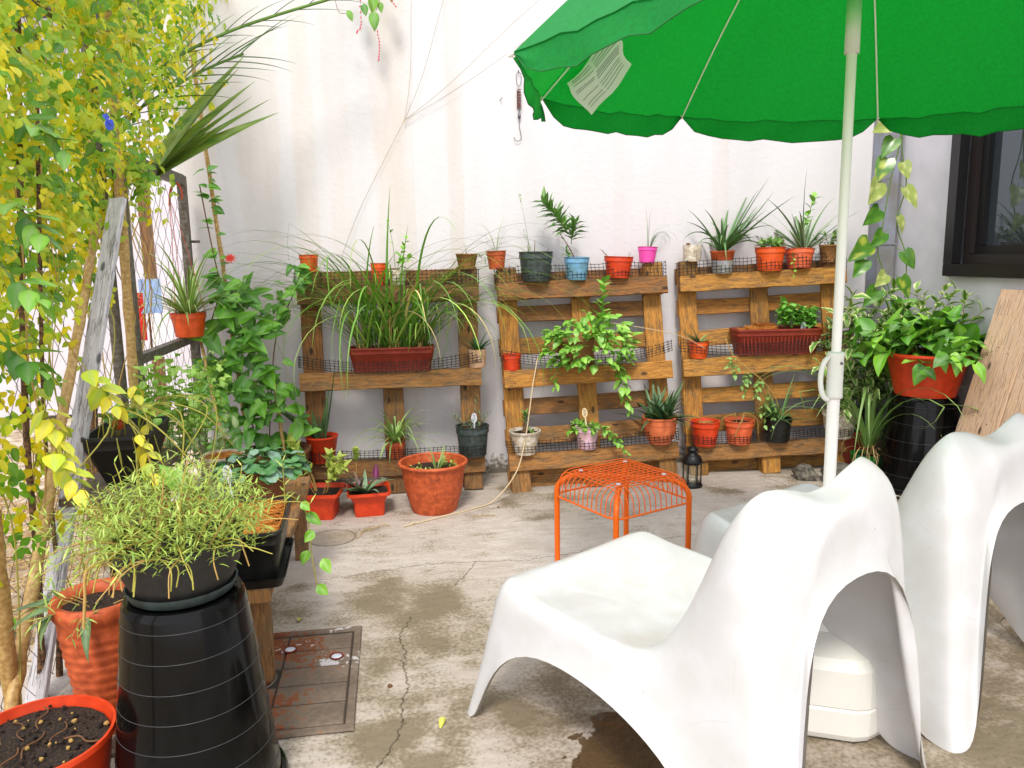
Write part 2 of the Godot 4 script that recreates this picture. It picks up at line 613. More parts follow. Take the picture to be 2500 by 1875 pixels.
func floor_material() -> StandardMaterial3D:
	# the stretch of concrete in view, 3.2 mm to a pixel: speckled grime, damp patch, cracks
	var x0 := -1.2
	var z0 := -0.1
	var w := 1250
	var h := 940
	var px := 0.0032
	var big := noise(0.9, 4, 4)
	var mid := noise(5.0, 5, 4)
	var fine := noise(60.0, 6, 3)
	var grain := noise(140.0, 8, 2)
	var streak := noise(1.0, 9, 4)
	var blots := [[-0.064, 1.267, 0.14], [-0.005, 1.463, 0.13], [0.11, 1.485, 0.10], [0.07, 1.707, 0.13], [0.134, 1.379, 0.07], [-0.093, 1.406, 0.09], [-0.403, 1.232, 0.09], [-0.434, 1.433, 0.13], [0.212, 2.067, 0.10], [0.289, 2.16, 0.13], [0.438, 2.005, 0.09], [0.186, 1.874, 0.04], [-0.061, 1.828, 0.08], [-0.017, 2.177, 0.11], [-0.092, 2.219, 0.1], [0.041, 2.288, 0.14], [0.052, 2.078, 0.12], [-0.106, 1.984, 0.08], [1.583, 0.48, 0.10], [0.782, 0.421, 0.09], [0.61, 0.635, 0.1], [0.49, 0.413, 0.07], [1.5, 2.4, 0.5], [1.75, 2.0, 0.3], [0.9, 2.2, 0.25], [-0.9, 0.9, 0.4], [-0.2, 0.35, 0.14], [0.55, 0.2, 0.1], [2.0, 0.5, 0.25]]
	var puddle := PackedVector2Array([V(0.365, 2.319), V(0.391, 2.274), V(0.442, 2.252), V(0.462, 2.201), V(0.498, 2.168), V(0.539, 2.17), V(0.61, 2.123), V(0.662, 2.157), V(0.74, 2.23), V(0.80, 2.308), V(0.82, 2.387), V(0.80, 2.6), V(0.471, 2.6), V(0.40, 2.43)])
	var cracks := [[V(0.019, 1.539), V(-0.025, 1.678), V(-0.003, 1.758), V(-0.017, 1.846), V(0.001, 1.951), V(-0.019, 2.041), V(-0.021, 2.141), V(-0.047, 2.227), V(-0.08, 2.289), V(-0.15, 2.5), V(-0.2, 2.9)], [V(-0.322, 1.186), V(-0.192, 1.164), V(0.1, 1.105), V(0.279, 1.122), V(0.466, 1.142), V(0.644, 1.114), V(0.9, 1.05), V(1.3, 1.0)], [V(0.279, 1.122), V(0.236, 1.215), V(0.175, 1.329)], [V(1.872, 0.25), V(1.917, 0.425), V(1.93, 0.8)]]
	var d := PackedByteArray()
	d.resize(w * h * 3)
	var rd := PackedByteArray()
	rd.resize(w * h)
	for j in h:
		for i in w:
			var p := Vector2(x0 + i * px, z0 + j * px)
			var g := fine.get_noise_2d(p.x, p.y)
			var gr := grain.get_noise_2d(p.x, p.y)
			var m := mid.get_noise_2d(p.x, p.y)
			var b := big.get_noise_2d(p.x, p.y)
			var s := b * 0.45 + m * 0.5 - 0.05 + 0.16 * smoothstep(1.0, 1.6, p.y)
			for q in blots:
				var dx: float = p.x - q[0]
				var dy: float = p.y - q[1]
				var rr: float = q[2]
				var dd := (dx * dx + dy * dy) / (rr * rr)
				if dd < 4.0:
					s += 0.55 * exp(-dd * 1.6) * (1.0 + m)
			s += streak.get_noise_2d(p.x * 4.0, p.y * 22.0) * 0.22
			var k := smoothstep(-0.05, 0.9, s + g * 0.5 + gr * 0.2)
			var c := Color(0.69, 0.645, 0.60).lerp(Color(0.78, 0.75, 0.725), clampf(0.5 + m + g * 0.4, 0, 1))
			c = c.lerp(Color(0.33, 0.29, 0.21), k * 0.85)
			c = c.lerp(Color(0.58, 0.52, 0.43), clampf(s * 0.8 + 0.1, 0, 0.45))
			if gr > 0.6:
				c = c.darkened(0.25)
			var wet := 0.0
			var pp := p + Vector2(m + mid.get_noise_2d(p.x * 4.0, p.y * 4.0) * 0.5, big.get_noise_2d(p.y * 6.0, p.x * 6.0) + mid.get_noise_2d(p.y * 4.0, p.x * 4.0) * 0.5) * 0.04
			if p.x > 0.3 and p.x < 0.95 and p.y > 2.05 and Geometry2D.is_point_in_polygon(pp, puddle):
				wet = 1.0
				c = Color(c.r * 0.50, c.g * 0.42, c.b * 0.30)
			var ci := absf(p.distance_to(V(-0.292, 0.746)) - 0.095)
			if ci < 0.008:
				c = c.lerp(Color(0.35, 0.29, 0.22), 0.6 * smoothstep(0.008, 0.002, ci + g * 0.004))
			elif p.distance_to(V(-0.292, 0.746)) < 0.095:
				c = c.lerp(Color(0.60, 0.54, 0.46), 0.45)
			var o := (j * w + i) * 3
			d[o] = int(clampf(c.r, 0, 1) * 255); d[o + 1] = int(clampf(c.g, 0, 1) * 255); d[o + 2] = int(clampf(c.b, 0, 1) * 255)
			rd[j * w + i] = int(clampf((0.32 if wet > 0 else 0.85) + g * 0.15, 0, 1) * 255)
	# cracks: walked along with a jitter, one or two pixels wide
	for l in cracks:
		for q in l.size() - 1:
			var a: Vector2 = l[q]
			var e: Vector2 = l[q + 1]
			var n := int(a.distance_to(e) / 0.0015)
			for k in n:
				var p := a.lerp(e, float(k) / n)
				p += Vector2(mid.get_noise_2d(p.x * 5, p.y * 5), mid.get_noise_2d(p.y * 5 + 9, p.x * 5)) * 0.012
				var i := int((p.x - x0) / px)
				var j := int((p.y - z0) / px)
				if i > 1 and j > 1 and i < w - 2 and j < h - 2:
					for t in 1:
						var o := (j * w + i + t) * 3
						d[o] = int(d[o] * 0.72); d[o + 1] = int(d[o + 1] * 0.70); d[o + 2] = int(d[o + 2] * 0.66)
	var m2 := mat(Color.WHITE, 1.0)
	m2.albedo_texture = ImageTexture.create_from_image(Image.create_from_data(w, h, false, Image.FORMAT_RGB8, d))
	m2.roughness_texture = ImageTexture.create_from_image(Image.create_from_data(w, h, false, Image.FORMAT_L8, rd))
	var bump := noise(0.05, 12, 5).get_image(1024, 1024)
	bump.convert(Image.FORMAT_L8)
	m2.heightmap_enabled = true
	m2.heightmap_texture = ImageTexture.create_from_image(bump)
	m2.heightmap_scale = 0.5
	return m2


func wall_material() -> StandardMaterial3D:
	# x -1.6..2.8, y 0..3.3
	var w := 1100
	var h := 826
	var px := 0.004
	var a := noise(1.0, 31, 4)
	var b := noise(30.0, 32, 4)
	var d := PackedByteArray()
	d.resize(w * h * 3)
	# rain stains: [x, half width, strength]
	var bands := [[-0.62, 0.10, 0.5], [-0.40, 0.05, 0.55], [-0.23, 0.06, 0.3], [0.03, 0.085, 0.85], [0.115, 0.02, 0.5], [0.345, 0.035, 0.7], [1.75, 0.05, 0.5], [-0.9, 0.09, 0.45], [1.2, 0.03, 0.15]]
	for j in h:
		for i in w:
			var x := -1.6 + i * px
			var y := 3.3 - j * px
			var n := a.get_noise_2d(x * 3.0, y * 0.5)
			var g := b.get_noise_2d(x, y)
			var s := 0.0
			for q in bands:
				var t: float = absf(x - q[0] + n * 0.02) / q[1]
				if t < 1.3:
					s = maxf(s, q[2] * smoothstep(1.25, 0.8, t + g * 0.18) * (0.75 + 0.5 * a.get_noise_2d(x * 9.0, y * 1.6)))
			var c := Color(0.845, 0.835, 0.845)
			c = c.lerp(Color(0.81, 0.80, 0.81), clampf(n * 0.8 + 0.3, 0, 1))
			c = c.lerp(Color(0.74, 0.65, 0.55), clampf(s, 0, 1) * 0.30)
			var mould := smoothstep(0.09, 0.0, y + g * 0.08 + n * 0.05)
			c = c.lerp(Color(0.30, 0.27, 0.20), mould * 0.75)
			var o := (j * w + i) * 3
			d[o] = int(c.r * 255); d[o + 1] = int(c.g * 255); d[o + 2] = int(c.b * 255)
	var m := mat(Color.WHITE, 0.85)
	m.albedo_texture = ImageTexture.create_from_image(Image.create_from_data(w, h, false, Image.FORMAT_RGB8, d))
	var fn := noise(0.045, 33, 5)
	fn.domain_warp_enabled = true
	var hm := fn.get_image(2048, 1536)
	hm.convert(Image.FORMAT_L8)
	var hd := hm.get_data()
	for i in hd.size():
		hd[i] = int(255.0 * smoothstep(0.35, 0.75, hd[i] / 255.0))
	m.heightmap_enabled = true
	m.heightmap_texture = ImageTexture.create_from_image(Image.create_from_data(2048, 1536, false, Image.FORMAT_L8, hd))
	m.heightmap_scale = 0.045
	return m


func sheet(a: Vector3, u: Vector3, v: Vector3, u0: Vector2, u1: Vector2) -> ArrayMesh:
	var st := begin()
	var n := u.cross(v).normalized()
	for q in [[0, 0], [1, 1], [1, 0], [0, 0], [0, 1], [1, 1]]:
		st.set_normal(n)
		st.set_uv(Vector2(lerpf(u0.x, u1.x, q[0]), lerpf(u0.y, u1.y, q[1])))
		st.add_vertex(a + u * q[0] + v * q[1])
	return st.commit()


func make_setting() -> void:
	# earth under everything, out to the horizon
	var earth := grimy(Color(0.78, 0.73, 0.66), 0.95, grey_tex(0.02, 44, 0.75, 1.0, 512, 6, Color(0.95, 0.88, 0.78)), 0.8)
	structure("ground", sheet(Vector3(-150, -0.03, 150), Vector3(300, 0, 0), Vector3(0, 0, -300), Vector2.ZERO, Vector2(60, 60)), earth, "dry pale earth beyond the patio")
	# the concrete of the patio, a slab with thickness
	var slab := begin()
	var fx0 := -1.12
	var fx1 := 3.0
	var fz0 := -0.1
	var fz1 := 6.0
	var c := [Vector3(fx0, 0, fz1), Vector3(fx1, 0, fz1), Vector3(fx1, 0, fz0), Vector3(fx0, 0, fz0)]
	for t in [[0, 3, 1], [1, 3, 2]]:
		for k in t:
			slab.set_smooth_group(0)
			slab.set_uv(Vector2((c[k].x + 1.2) / 4.0, (c[k].z + 0.1) / 3.008))
			slab.add_vertex(c[k])
	for k in 4:
		var p: Vector3 = c[k]
		var q: Vector3 = c[(k + 1) % 4]
		slab.set_smooth_group(k + 1)
		var dn := Vector3(0, -0.12, 0)
		for z in [p, q, p + dn, q, q + dn, p + dn]:
			slab.set_uv(Vector2((z.x + 1.2) / 4.0, (z.z + 0.1 + z.y) / 3.008))
			slab.add_vertex(z)
	M.floor = floor_material()
	structure("patio_floor", done(slab), M.floor, "stained and cracked concrete patio floor")
	# a raised strip of concrete along the house wall, with its broken edge
	var st := begin()
	var edge := [Vector2(2.02, 0.55), Vector2(1.98, 0.9), Vector2(1.95, 1.3), Vector2(1.90, 1.706), Vector2(1.80, 2.037), Vector2(1.74, 2.4), Vector2(1.66, 3.0)]
	edge = spline(edge, 6)
	for i in edge.size() - 1:
		var a: Vector2 = edge[i] + Vector2(rf(-0.008, 0.008), 0)
		var b: Vector2 = edge[i + 1] + Vector2(rf(-0.008, 0.008), 0)
		var ya := 0.018
		var loop := [Vector3(a.x, 0.001, a.y), Vector3(b.x, 0.001, b.y), Vector3(a.x + 0.02, ya, a.y), Vector3(b.x + 0.02, ya, b.y), Vector3(a.x + 0.17, ya + 0.004, a.y), Vector3(b.x + 0.17, ya + 0.004, b.y), Vector3(a.x + 0.18, 0.001, a.y), Vector3(b.x + 0.18, 0.001, b.y)]
		for k in [0, 2, 4]:
			st.set_smooth_group(k)
			for z in [loop[k], loop[k + 1], loop[k + 2], loop[k + 1], loop[k + 3], loop[k + 2]]:
				st.set_uv(Vector2((z.x + 1.2) / 4.0, (z.z + 0.1) / 3.0)); st.add_vertex(z)
	structure("kerb_strip", done(st), M.floor, "cracked concrete edging strip in front of the house wall")
	# the long rendered wall
	var w := thing("garden_wall", "tall white rendered wall with rain stains behind the pallets", "wall")
	var wm := wall_material()
	part(w, "wall_face", sheet(Vector3(-1.0, 0, WALL_Z), Vector3(3.8, 0, 0), Vector3(0, 3.3, 0), Vector2(0.6 / 4.4, 1), Vector2(1, 0)), wm)
	var plain := grimy(Color(0.82, 0.81, 0.835), 0.85, grey_tex(0.03, 15, 0.96, 1.0, 256), 0.7)
	M.plain_wall = plain
	part(w, "wall_body", box(Vector3(3.8, 3.3, 0.2), 0.003), plain, at(Vector3(0.9, 1.648, WALL_Z - 0.106)))
	# the house on the right: wall with a window opening
	var hs := thing("house", "white house wall with a dark framed window on the right", "house")
	var X := 2.75
	var z1 := 6.0
	for q in [[WALL_Z, 0.42, 0.0, 3.3], [0.42, 1.55, 0.0, 1.02], [0.42, 1.55, 2.3, 3.3], [1.55, z1, 0.0, 3.3]]:
		part(hs, "wall", box(Vector3(0.2, q[3] - q[2], q[1] - q[0] - 0.001), 0.001), plain, at(Vector3(X + 0.1, (q[2] + q[3]) / 2, (q[0] + q[1]) / 2)))
	var win := part(hs, "window", frame_mesh(X - 0.015, 0.425, 1.545, 1.025, 2.295, 0.06, 0.05), M.frame_black)
	part(win, "inner_frame", frame_mesh(X + 0.035, 0.485, 1.0, 1.085, 2.235, 0.045, 0.03), M.frame_brown)
	part(win, "sash", frame_mesh(X + 0.06, 0.53, 0.96, 1.13, 2.19, 0.04, 0.03), M.frame_black)
	part(win, "sash", frame_mesh(X + 0.075, 0.94, 1.50, 1.085, 2.235, 0.05, 0.03), M.frame_black)
	part(win, "pane", box(Vector3(0.006, 1.02, 0.37), 0.001), M.glass, at(Vector3(X + 0.075, 1.66, 0.745)))
	part(win, "pane", box(Vector3(0.006, 1.06, 0.47), 0.001), M.glass, at(Vector3(X + 0.09, 1.66, 1.22)))
	# the room behind the window
	for q in [[X + 2.2, X + 2.3, 0.0, 2.6, 0.0, 3.0], [X + 0.2, X + 2.2, -0.1, 0.0, 0.0, 3.0], [X + 0.2, X + 2.2, 2.6, 2.7, 0.0, 3.0], [X + 0.2, X + 2.2, 0.0, 2.6, -0.1, 0.0], [X + 0.2, X + 2.2, 0.0, 2.6, 3.0, 3.1]]:
		part(hs, "room_wall", box(Vector3(q[1] - q[0], q[3] - q[2], q[5] - q[4]), 0.001), plain, at(Vector3((q[0] + q[1]) / 2, (q[2] + q[3]) / 2, (q[4] + q[5]) / 2)))
	# steel corner column
	var col := thing("steel_column", "grey painted steel column in the corner of the two walls", "column", Vector3(2.675, 0, WALL_Z + 0.055))
	part(col, "shaft", box(Vector3(0.10, 3.3, 0.09), 0.006), M.column, at(Vector3(0, 1.65, 0)))
	part(col, "plate", box(Vector3(0.11, 0.01, 0.1), 0.001), M.column, at(Vector3(0, 1.19, 0)))


func frame_mesh(x: float, z0: float, z1: float, y0: float, y1: float, w: float, t: float) -> ArrayMesh:
	var st := begin()
	for q in [[z0, z1, y0, y0 + w], [z0, z1, y1 - w, y1], [z0, z0 + w, y0 + w, y1 - w], [z1 - w, z1, y0 + w, y1 - w]]:
		st.append_from(box(Vector3(t, q[3] - q[2] - 0.0004, q[1] - q[0] - 0.0004), 0.004), 0, at(Vector3(x, (q[2] + q[3]) / 2, (q[0] + q[1]) / 2)))
	return st.commit()


# ---------------------------------------------------------------- pallets
var pallets := {}
# key: base point, yaw, lean, roll, tops and bottoms of the three front boards
const PAL := {
	"L": [-0.019, 0.205, -3.0, 5.2, 0.2, [1.024, 0.939, 0.61, 0.522, 0.174, 0.085]],
	"M": [0.985, 0.298, 1.0, 11.5, 1.1, [1.052, 0.96, 0.612, 0.522, 0.194, 0.107]],
	"R": [1.945, 0.258, -7.0, 8.1, 2.2, [1.064, 0.977, 0.628, 0.532, 0.17, 0.086]],
}
const PW := 0.88


func pallet_basis(k: String) -> Transform3D:
	var q: Array = PAL[k]
	var yaw := deg_to_rad(q[2])
	var lean := deg_to_rad(q[3])
	var rl := deg_to_rad(q[4])
	var ux := Vector3(cos(yaw), 0, -sin(yaw))
	var back := Vector3(-sin(yaw), 0, -cos(yaw))
	var up := Vector3(0, cos(lean), 0) + back * sin(lean)
	var u := ux * cos(rl) + up * sin(rl)
	var v := up * cos(rl) - ux * sin(rl)
	return Transform3D(Basis(u, v, u.cross(v)), Vector3(q[0], 0.008, q[1]))


func tone(k: String) -> Material:
	var i := rng.randi() % 4
	return M[k if i == 0 else k + str(i)]


func make_pallet(k: String, label: String, wd: Array, backs: Array) -> void:
	var t := thing("pallet", label, "pallet", Vector3.ZERO, "wooden pallets leaning on the wall")
	t.transform = pallet_basis(k)
	pallets[k] = t
	var hs: Array = PAL[k][5]
	var cols := [-0.385, 0.0, 0.385]
	for i in 3:
		var y0: float = hs[i * 2 + 1]
		var y1: float = hs[i * 2]
		var fb := part(t, "front_board", board(PW + rf(-0.004, 0.01), y1 - y0, 0.019, 0.0025, 0.003), tone(wd[i % wd.size()]), at(Vector3(rf(-0.003, 0.003), (y0 + y1) / 2, -0.0095)))
		for c in cols:
			for nn in 2:
				part(fb, "nail", lathe([[0, 0], [.0032, 0], [.0028, .001], [0, .0014]], 8), M.rust, Transform3D(Basis(Vector3.RIGHT, PI / 2), Vector3(c + rf(-.03, .03), [-1, 1][nn] * (y1 - y0) * rf(.15, .3), .0098)))
			var top := y1 + (0.072 if i == 0 else -0.004)
			var bot := y0 + 0.002 if i < 2 else 0.0
			if c == 0.0 and i == 0:
				top = y1 - 0.004
			part(t, "block", board(top - bot, 0.095, 0.058, 0.0015, 0.004), tone(wd[(i + 1) % wd.size()]), Transform3D(Basis(Vector3(0, 1, 0), Vector3(-1, 0, 0), Vector3(0, 0, 1)), Vector3(c, (top + bot) / 2, -0.0485)))
		for s in [-1, 1]:
			part(t, "shelf_plank", board(0.285, 0.056, 0.01, 0.001, 0.001), M.wood_grey, Transform3D(Basis(Vector3(1, 0, 0), Vector3(0, 0, 1), Vector3(0, -1, 0)), Vector3(s * 0.1925, y1 - 0.007, -0.0485)))
	for c in cols:
		part(t, "post", board(1.11, 0.10, 0.017, 0.0015, 0.003), tone(wd[1]), Transform3D(Basis(Vector3(0, 1, 0), Vector3(-1, 0, 0), Vector3(0, 0, 1)), Vector3(c, 0.557, -0.0875)))
	for b in backs:
		part(t, "back_board", board(PW, b[1], 0.015, 0.002, 0.003), tone(wd[int(b[0] * 100) % wd.size()]), at(Vector3(0, b[0], -0.1045)))


# plastic garden net stapled along a front board; it bulges round the pots behind it
func make_net(k: String, row: int, y_mid: float, y_end: float, hgt: float) -> void:
	var t: Node3D = pallets[k]
	var top: float = PAL[k][5][row * 2]
	var st := begin()
	var n := 42
	var rows := 4
	var bulge := []
	for i in n + 1:
		var x := -PW / 2 + PW * i / n
		var b := 0.004
		for q in pot_marks.get("%s%d" % [k, row], []):
			var dx: float = absf(x - q[0])
			if dx < q[1] * 1.25:
				b = maxf(b, sqrt(maxf(0.0, q[1] * q[1] - dx * dx)) - q[2] + 0.006)
		bulge.append(b)
	for s in 3:
		var c := bulge.duplicate()
		for i in range(1, n):
			bulge[i] = maxf(c[i], (c[i - 1] + c[i + 1]) / 2)
	var g := []
	for i in n + 1:
		var x := -PW / 2 + PW * i / n
		var e := pow(absf(2.0 * x / PW), 2.0)
		var y0 := top + lerpf(y_mid, y_end, e)
		var col := []
		for r in rows + 1:
			col.append(Vector3(x + rf(-0.0015, 0.0015), y0 + hgt * r / rows + rf(-0.0012, 0.0012), bulge[i] + rf(0, 0.001)))
		g.append(col)
	for r in rows + 1:
		var pts := []
		for i in n + 1:
			pts.append(g[i][r])
		add_tube(st, pts, 0.0014, 4)
	for i in n + 1:
		var pts: Array = g[i].duplicate()
		if rng.randf() < 0.6:
			pts.append(g[i][rows] + Vector3(rf(-0.002, 0.002), 0.008, 0.001))
		add_tube(st, pts, 0.0014, 4)
	# the ends fold round the outer blocks
	for s in [0, n]:
		var p2 := []
		for r in rows + 1:
			var a: Vector3 = g[s][r]
			var w: float = a.x + (0.004 if s == n else -0.004)
			add_tube(st, [a, Vector3(w, a.y, a.z - 0.003), Vector3(w, a.y, -0.075)], 0.0014, 4)
			p2.append(Vector3(w, a.y, -0.045))
		add_tube(st, p2, 0.0014, 4)
	part(t, "netting", done(st), M.net)


# ---------------------------------------------------------------- the moulded chair
func bspline(c: Array, t: float) -> Vector3:
	return (c[0] * pow(1 - t, 3) + c[1] * (3 * t * t * t - 6 * t * t + 4) + c[2] * (-3 * t * t * t + 3 * t * t + 3 * t + 1) + c[3] * t * t * t) / 6.0


func chair_mesh() -> ArrayMesh:
	# right half, front centre to rear centre: edge of seat and back, then the lower cut line of the skirt (x, forward, height)
	var E := [[0, .372, .343], [.12, .372, .345], [.185, .370, .351], [.222, .364, .357], [.245, .354, .361], [.258, .340, .362], [.265, .322, .360], [.268, .30, .356], [.269, .27, .351], [.27, .235, .345], [.269, .17, .345], [.266, .08, .337], [.26, -.015, .332], [.252, -.09, .340], [.245, -.145, .385], [.239, -.186, .46], [.238, -.234, .575], [.237, -.274, .672], [.228, -.302, .712], [.204, -.311, .724], [.174, -.315, .728], [.134, -.318, .727], [.092, -.317, .716], [.058, -.318, .70], [.03, -.319, .69], [0, -.32, .686]]
	var B := [[0, .385, .255], [.14, .39, .25], [.215, .395, .225], [.27, .405, .14], [.305, .415, .03], [.335, .425, 0], [.352, .405, 0], [.352, .375, 0], [.340, .345, .09], [.325, .305, .175], [.312, .22, .232], [.308, .10, .245], [.31, -.03, .232], [.314, -.13, .205], [.316, -.21, .165], [.318, -.275, .10], [.320, -.33, .03], [.324, -.37, 0], [.330, -.425, 0], [.325, -.436, 0], [.303, -.454, 0], [.258, -.455, .02], [.240, -.444, .24], [.205, -.428, .44], [.125, -.413, .522], [0, -.406, .535]]
	var n := 50
	var Ep := []
	var Bp := []
	var UV := []
	for i in n:
		var k := i if i <= 25 else 50 - i
		var s := 1.0 if i <= 25 else -1.0
		Ep.append(Vector3(E[k][0] * s, E[k][2], -E[k][1]))
		Bp.append(Vector3(B[k][0] * s, B[k][2], -B[k][1]))
		var uv := Vector2.ZERO
		if k <= 5:
			uv = Vector2(E[k][0] / E[5][0], 0)
		elif k < 20:
			uv = Vector2(1, float(k - 5) / 15.0)
		else:
			uv = Vector2(E[k][0] / E[20][0], 1)
		UV.append(Vector2(uv.x * s, uv.y))
	# the dished sheet of seat and back, spanned between the edges
	var rho := [1.0, 0.93, 0.82, 0.66, 0.48, 0.28, 0.1, 0.0]
	var rings := []
	for t in [1.0, 0.85, 0.6, 0.36, 0.17, 0.06]:
		var r := []
		for i in n:
			var p: Vector3 = Ep[i].lerp(Bp[i], t)
			var out := Vector3(Ep[i].x, 0, Ep[i].z + 0.02).normalized()
			var kk := i if i <= 25 else 50 - i
			var roll: float = lerpf(0.035, 0.105, smoothstep(12.0, 18.0, kk))
			p += out * roll * t / (t + 0.06) * (1.0 - t) * (1.0 - t)
			r.append(p)
		rings.append(r)
	for q in rho:
		var r := []
		for i in n:
			var uv: Vector2 = Vector2(0, 0.46).lerp(UV[i], q)
			r.append(Ep[i] if q == 1.0 else chair_sheet(E, uv.x, uv.y))
		rings.append(r)
	var R := rings.size()
	# a bicubic B-spline over that net
	var sub := 4
	var P := []
	for a in (R - 1) * sub + 1:
		var ia := mini(a / sub, R - 2)
		var ta := float(a - ia * sub) / sub
		var row := []
		for b in n * 3:
			var ib := b / 3
			var tb := float(b % 3) / 3.0
			var col := []
			for da in [-1, 0, 1, 2]:
				var cc := []
				for db in [-1, 0, 1, 2]:
					var jb := posmod(ib + db, n)
					var ja: int = ia + da
					if ja < 0:
						cc.append(rings[0][jb] * 2.0 - rings[1][jb])
					elif ja >= R:
						cc.append(rings[R - 1][jb] * 2.0 - rings[R - 2][jb])
					else:
						cc.append(rings[ja][jb])
				col.append(bspline(cc, tb))
			row.append(bspline(col, ta))
		P.append(row)
	var A := P.size()
	var N := n * 3
	var low := 1.0
	for b in N:
		low = minf(low, P[0][b].y)
	for b in N:
		P[0][b].y = maxf(P[0][b].y, low)
	var nr := []
	for a in A:
		var row := []
		for b in N:
			var da: Vector3 = P[mini(a + 1, A - 1)][b] - P[maxi(a - 1, 0)][b]
			var db: Vector3 = P[a][(b + 1) % N] - P[a][(b + N - 1) % N]
			var q := da.cross(db)
			row.append(q.normalized() if q.length() > 1e-9 else Vector3.ZERO)
		nr.append(row)
	for b in N:
		if nr[A - 1][b].length() < 0.5:
			nr[A - 1][b] = nr[A - 3][b]
	# outward at the front of the skirt
	var sgn: float = 1.0 if nr[6][0].dot(Vector3(0, 0, -1)) > 0 else -1.0
	var st := begin()
	var th := 0.006
	for side in 2:
		var off := 0.0 if side == 0 else -th
		var ns: float = sgn if side == 0 else -sgn
		for a in A - 1:
			for b in N:
				var b2 := (b + 1) % N
				var idx := [[a, b], [a, b2], [a + 1, b], [a, b2], [a + 1, b2], [a + 1, b]]
				if side == 1:
					idx.reverse()
				for q in idx:
					var m: Vector3 = nr[q[0]][q[1]]
					st.set_normal(m * ns)
					st.add_vertex(P[q[0]][q[1]] + m * sgn * off)
	for b in N:
		var b2 := (b + 1) % N
		var dn := Vector3(0, -1, 0)
		for q in [[b, 0.0], [b, -th], [b2, 0.0], [b2, 0.0], [b, -th], [b2, -th]]:
			st.set_normal(dn)
			st.add_vertex(P[0][q[0]] + nr[0][q[0]] * sgn * q[1])
	return st.commit()


func chair_sheet(E: Array, u: float, v: float) -> Vector3:
	# side edge at v
	var f := 5.0 + v * 15.0
	var k := mini(int(f), 19)
	var a := Vector3(E[k][0], E[k][2], -E[k][1]).lerp(Vector3(E[k + 1][0], E[k + 1][2], -E[k + 1][1]), f - k)
	var p := Vector3(a.x * u, a.y, a.z)
	# front and rear edges bow away from the line between the corners
	var w := 1.0 - u * u
	var fr := Vector3(0, E[0][2] - E[5][2], -E[0][1] + E[5][1])
	var re := Vector3(0, E[25][2] - E[20][2], -E[25][1] + E[20][1])
	p += fr * w * pow(1.0 - v, 3.0) + re * w * pow(v, 3.0)
	var dish := w * smoothstep(0.0, 0.35, v) * smoothstep(1.0, 0.75, v)
	var nrm := Vector3(0, -1, 0).lerp(Vector3(0, -0.25, 1), smoothstep(0.4, 0.75, v)).normalized()
	return p + nrm * dish * 0.02


func make_chairs() -> void:
	var m := chair_mesh()
	var t := thing("lounge_chair", "white moulded plastic lounge chair in front, its seat towards the orange stool", "chair", Vector3(0.655, 0, 2.283), "white plastic lounge chairs", deg_to_rad(31.0))
	part(t, "shell", m, M.chair)
	t = thing("lounge_chair", "white moulded plastic lounge chair behind, nearest the leaning wooden planks", "chair", Vector3(1.335, 0, 1.937), "white plastic lounge chairs", deg_to_rad(27.2))
	part(t, "shell", m, M.chair)


# ---------------------------------------------------------------- wire stool
func make_stool() -> void:
	var t := thing("wire_stool", "orange wire mesh stool with four tubular legs", "stool", Vector3(0.755, 0, 1.45), "", deg_to_rad(23.7))
	var a := 0.172
	var top := 0.418
	for s in [-1, 1]:
		var pts := []
		for e in [-1, 1]:
			var arc := []
			for k in 9:
				var q := PI / 2 * k / 8.0
				var off := 0.062 * (1 - sin(q))
				arc.append(Vector3((a - 0.012 - 0.06 + 0.06 * cos(q)) * e, top - 0.07 - 0.006 + 0.06 * sin(q), (a - 0.012 - 0.06 + 0.06 * cos(q)) * e * s))
			if e == -1:
				pts.append(Vector3(-(a - 0.012), 0.002, -(a - 0.012) * s))
				pts.append_array(arc)
			else:
				arc.reverse()
				pts.append_array(arc)
				pts.append(Vector3(a - 0.012, 0.002, (a - 0.012) * s))
		var y := -0.0 if s == 1 else -0.004
		for k in pts.size():
			pts[k].y += y if pts[k].y > 0.3 else 0.0
		for half in 2:
			var h := pts.slice(0, pts.size() / 2) if half == 0 else pts.slice(pts.size() / 2)
			var mid: Vector3 = (pts[pts.size() / 2 - 1] + pts[pts.size() / 2]) / 2
			if half == 0:
				h.append(mid)
			else:
				h.push_front(mid)
			part(t, "leg", tube(h, 0.0098, 12), M.stool)
	var rim := []
	for p in rrect(a, a, 0.045, 0.328, 6):
		rim.append(p)
	rim.append(rim[0])
	rim.append(rim[1])
	part(t, "rim", tube(rim, 0.0036, 8), M.stool)
	var w := []
	for e in [-1, 1]:
		var arc := [Vector3((a - 0.002) * e, 0.328, 0), Vector3((a - 0.003) * e, 0.352, 0)]
		for k in 7:
			var q := PI / 2 * k / 6.0
			arc.append(Vector3((a - 0.062 + 0.058 * cos(q)) * e, top - 0.058 + 0.058 * sin(q), 0))
		if e == 1:
			arc.reverse()
		w.append_array(arc)
	var wm := tube(w, 0.0019, 6)
	for k in 13:
		var o := (k - 6) * 0.0235
		part(t, "wire", wm, M.stool, at(Vector3(0, 0.0, o)))
		part(t, "wire", wm, M.stool, Transform3D(Basis(Vector3.UP, PI / 2), Vector3(o, -0.0035, 0)))
	for c in [[1, 1], [1, -1], [-1, 1], [-1, -1]]:
		part(t, "clamp", lathe([[0.0, 0.0], [0.008, 0.0], [0.008, 0.004], [0.0, 0.005]], 12), M.spoon, at(Vector3(c[0] * 0.1, top - 0.002, c[1] * 0.1)))


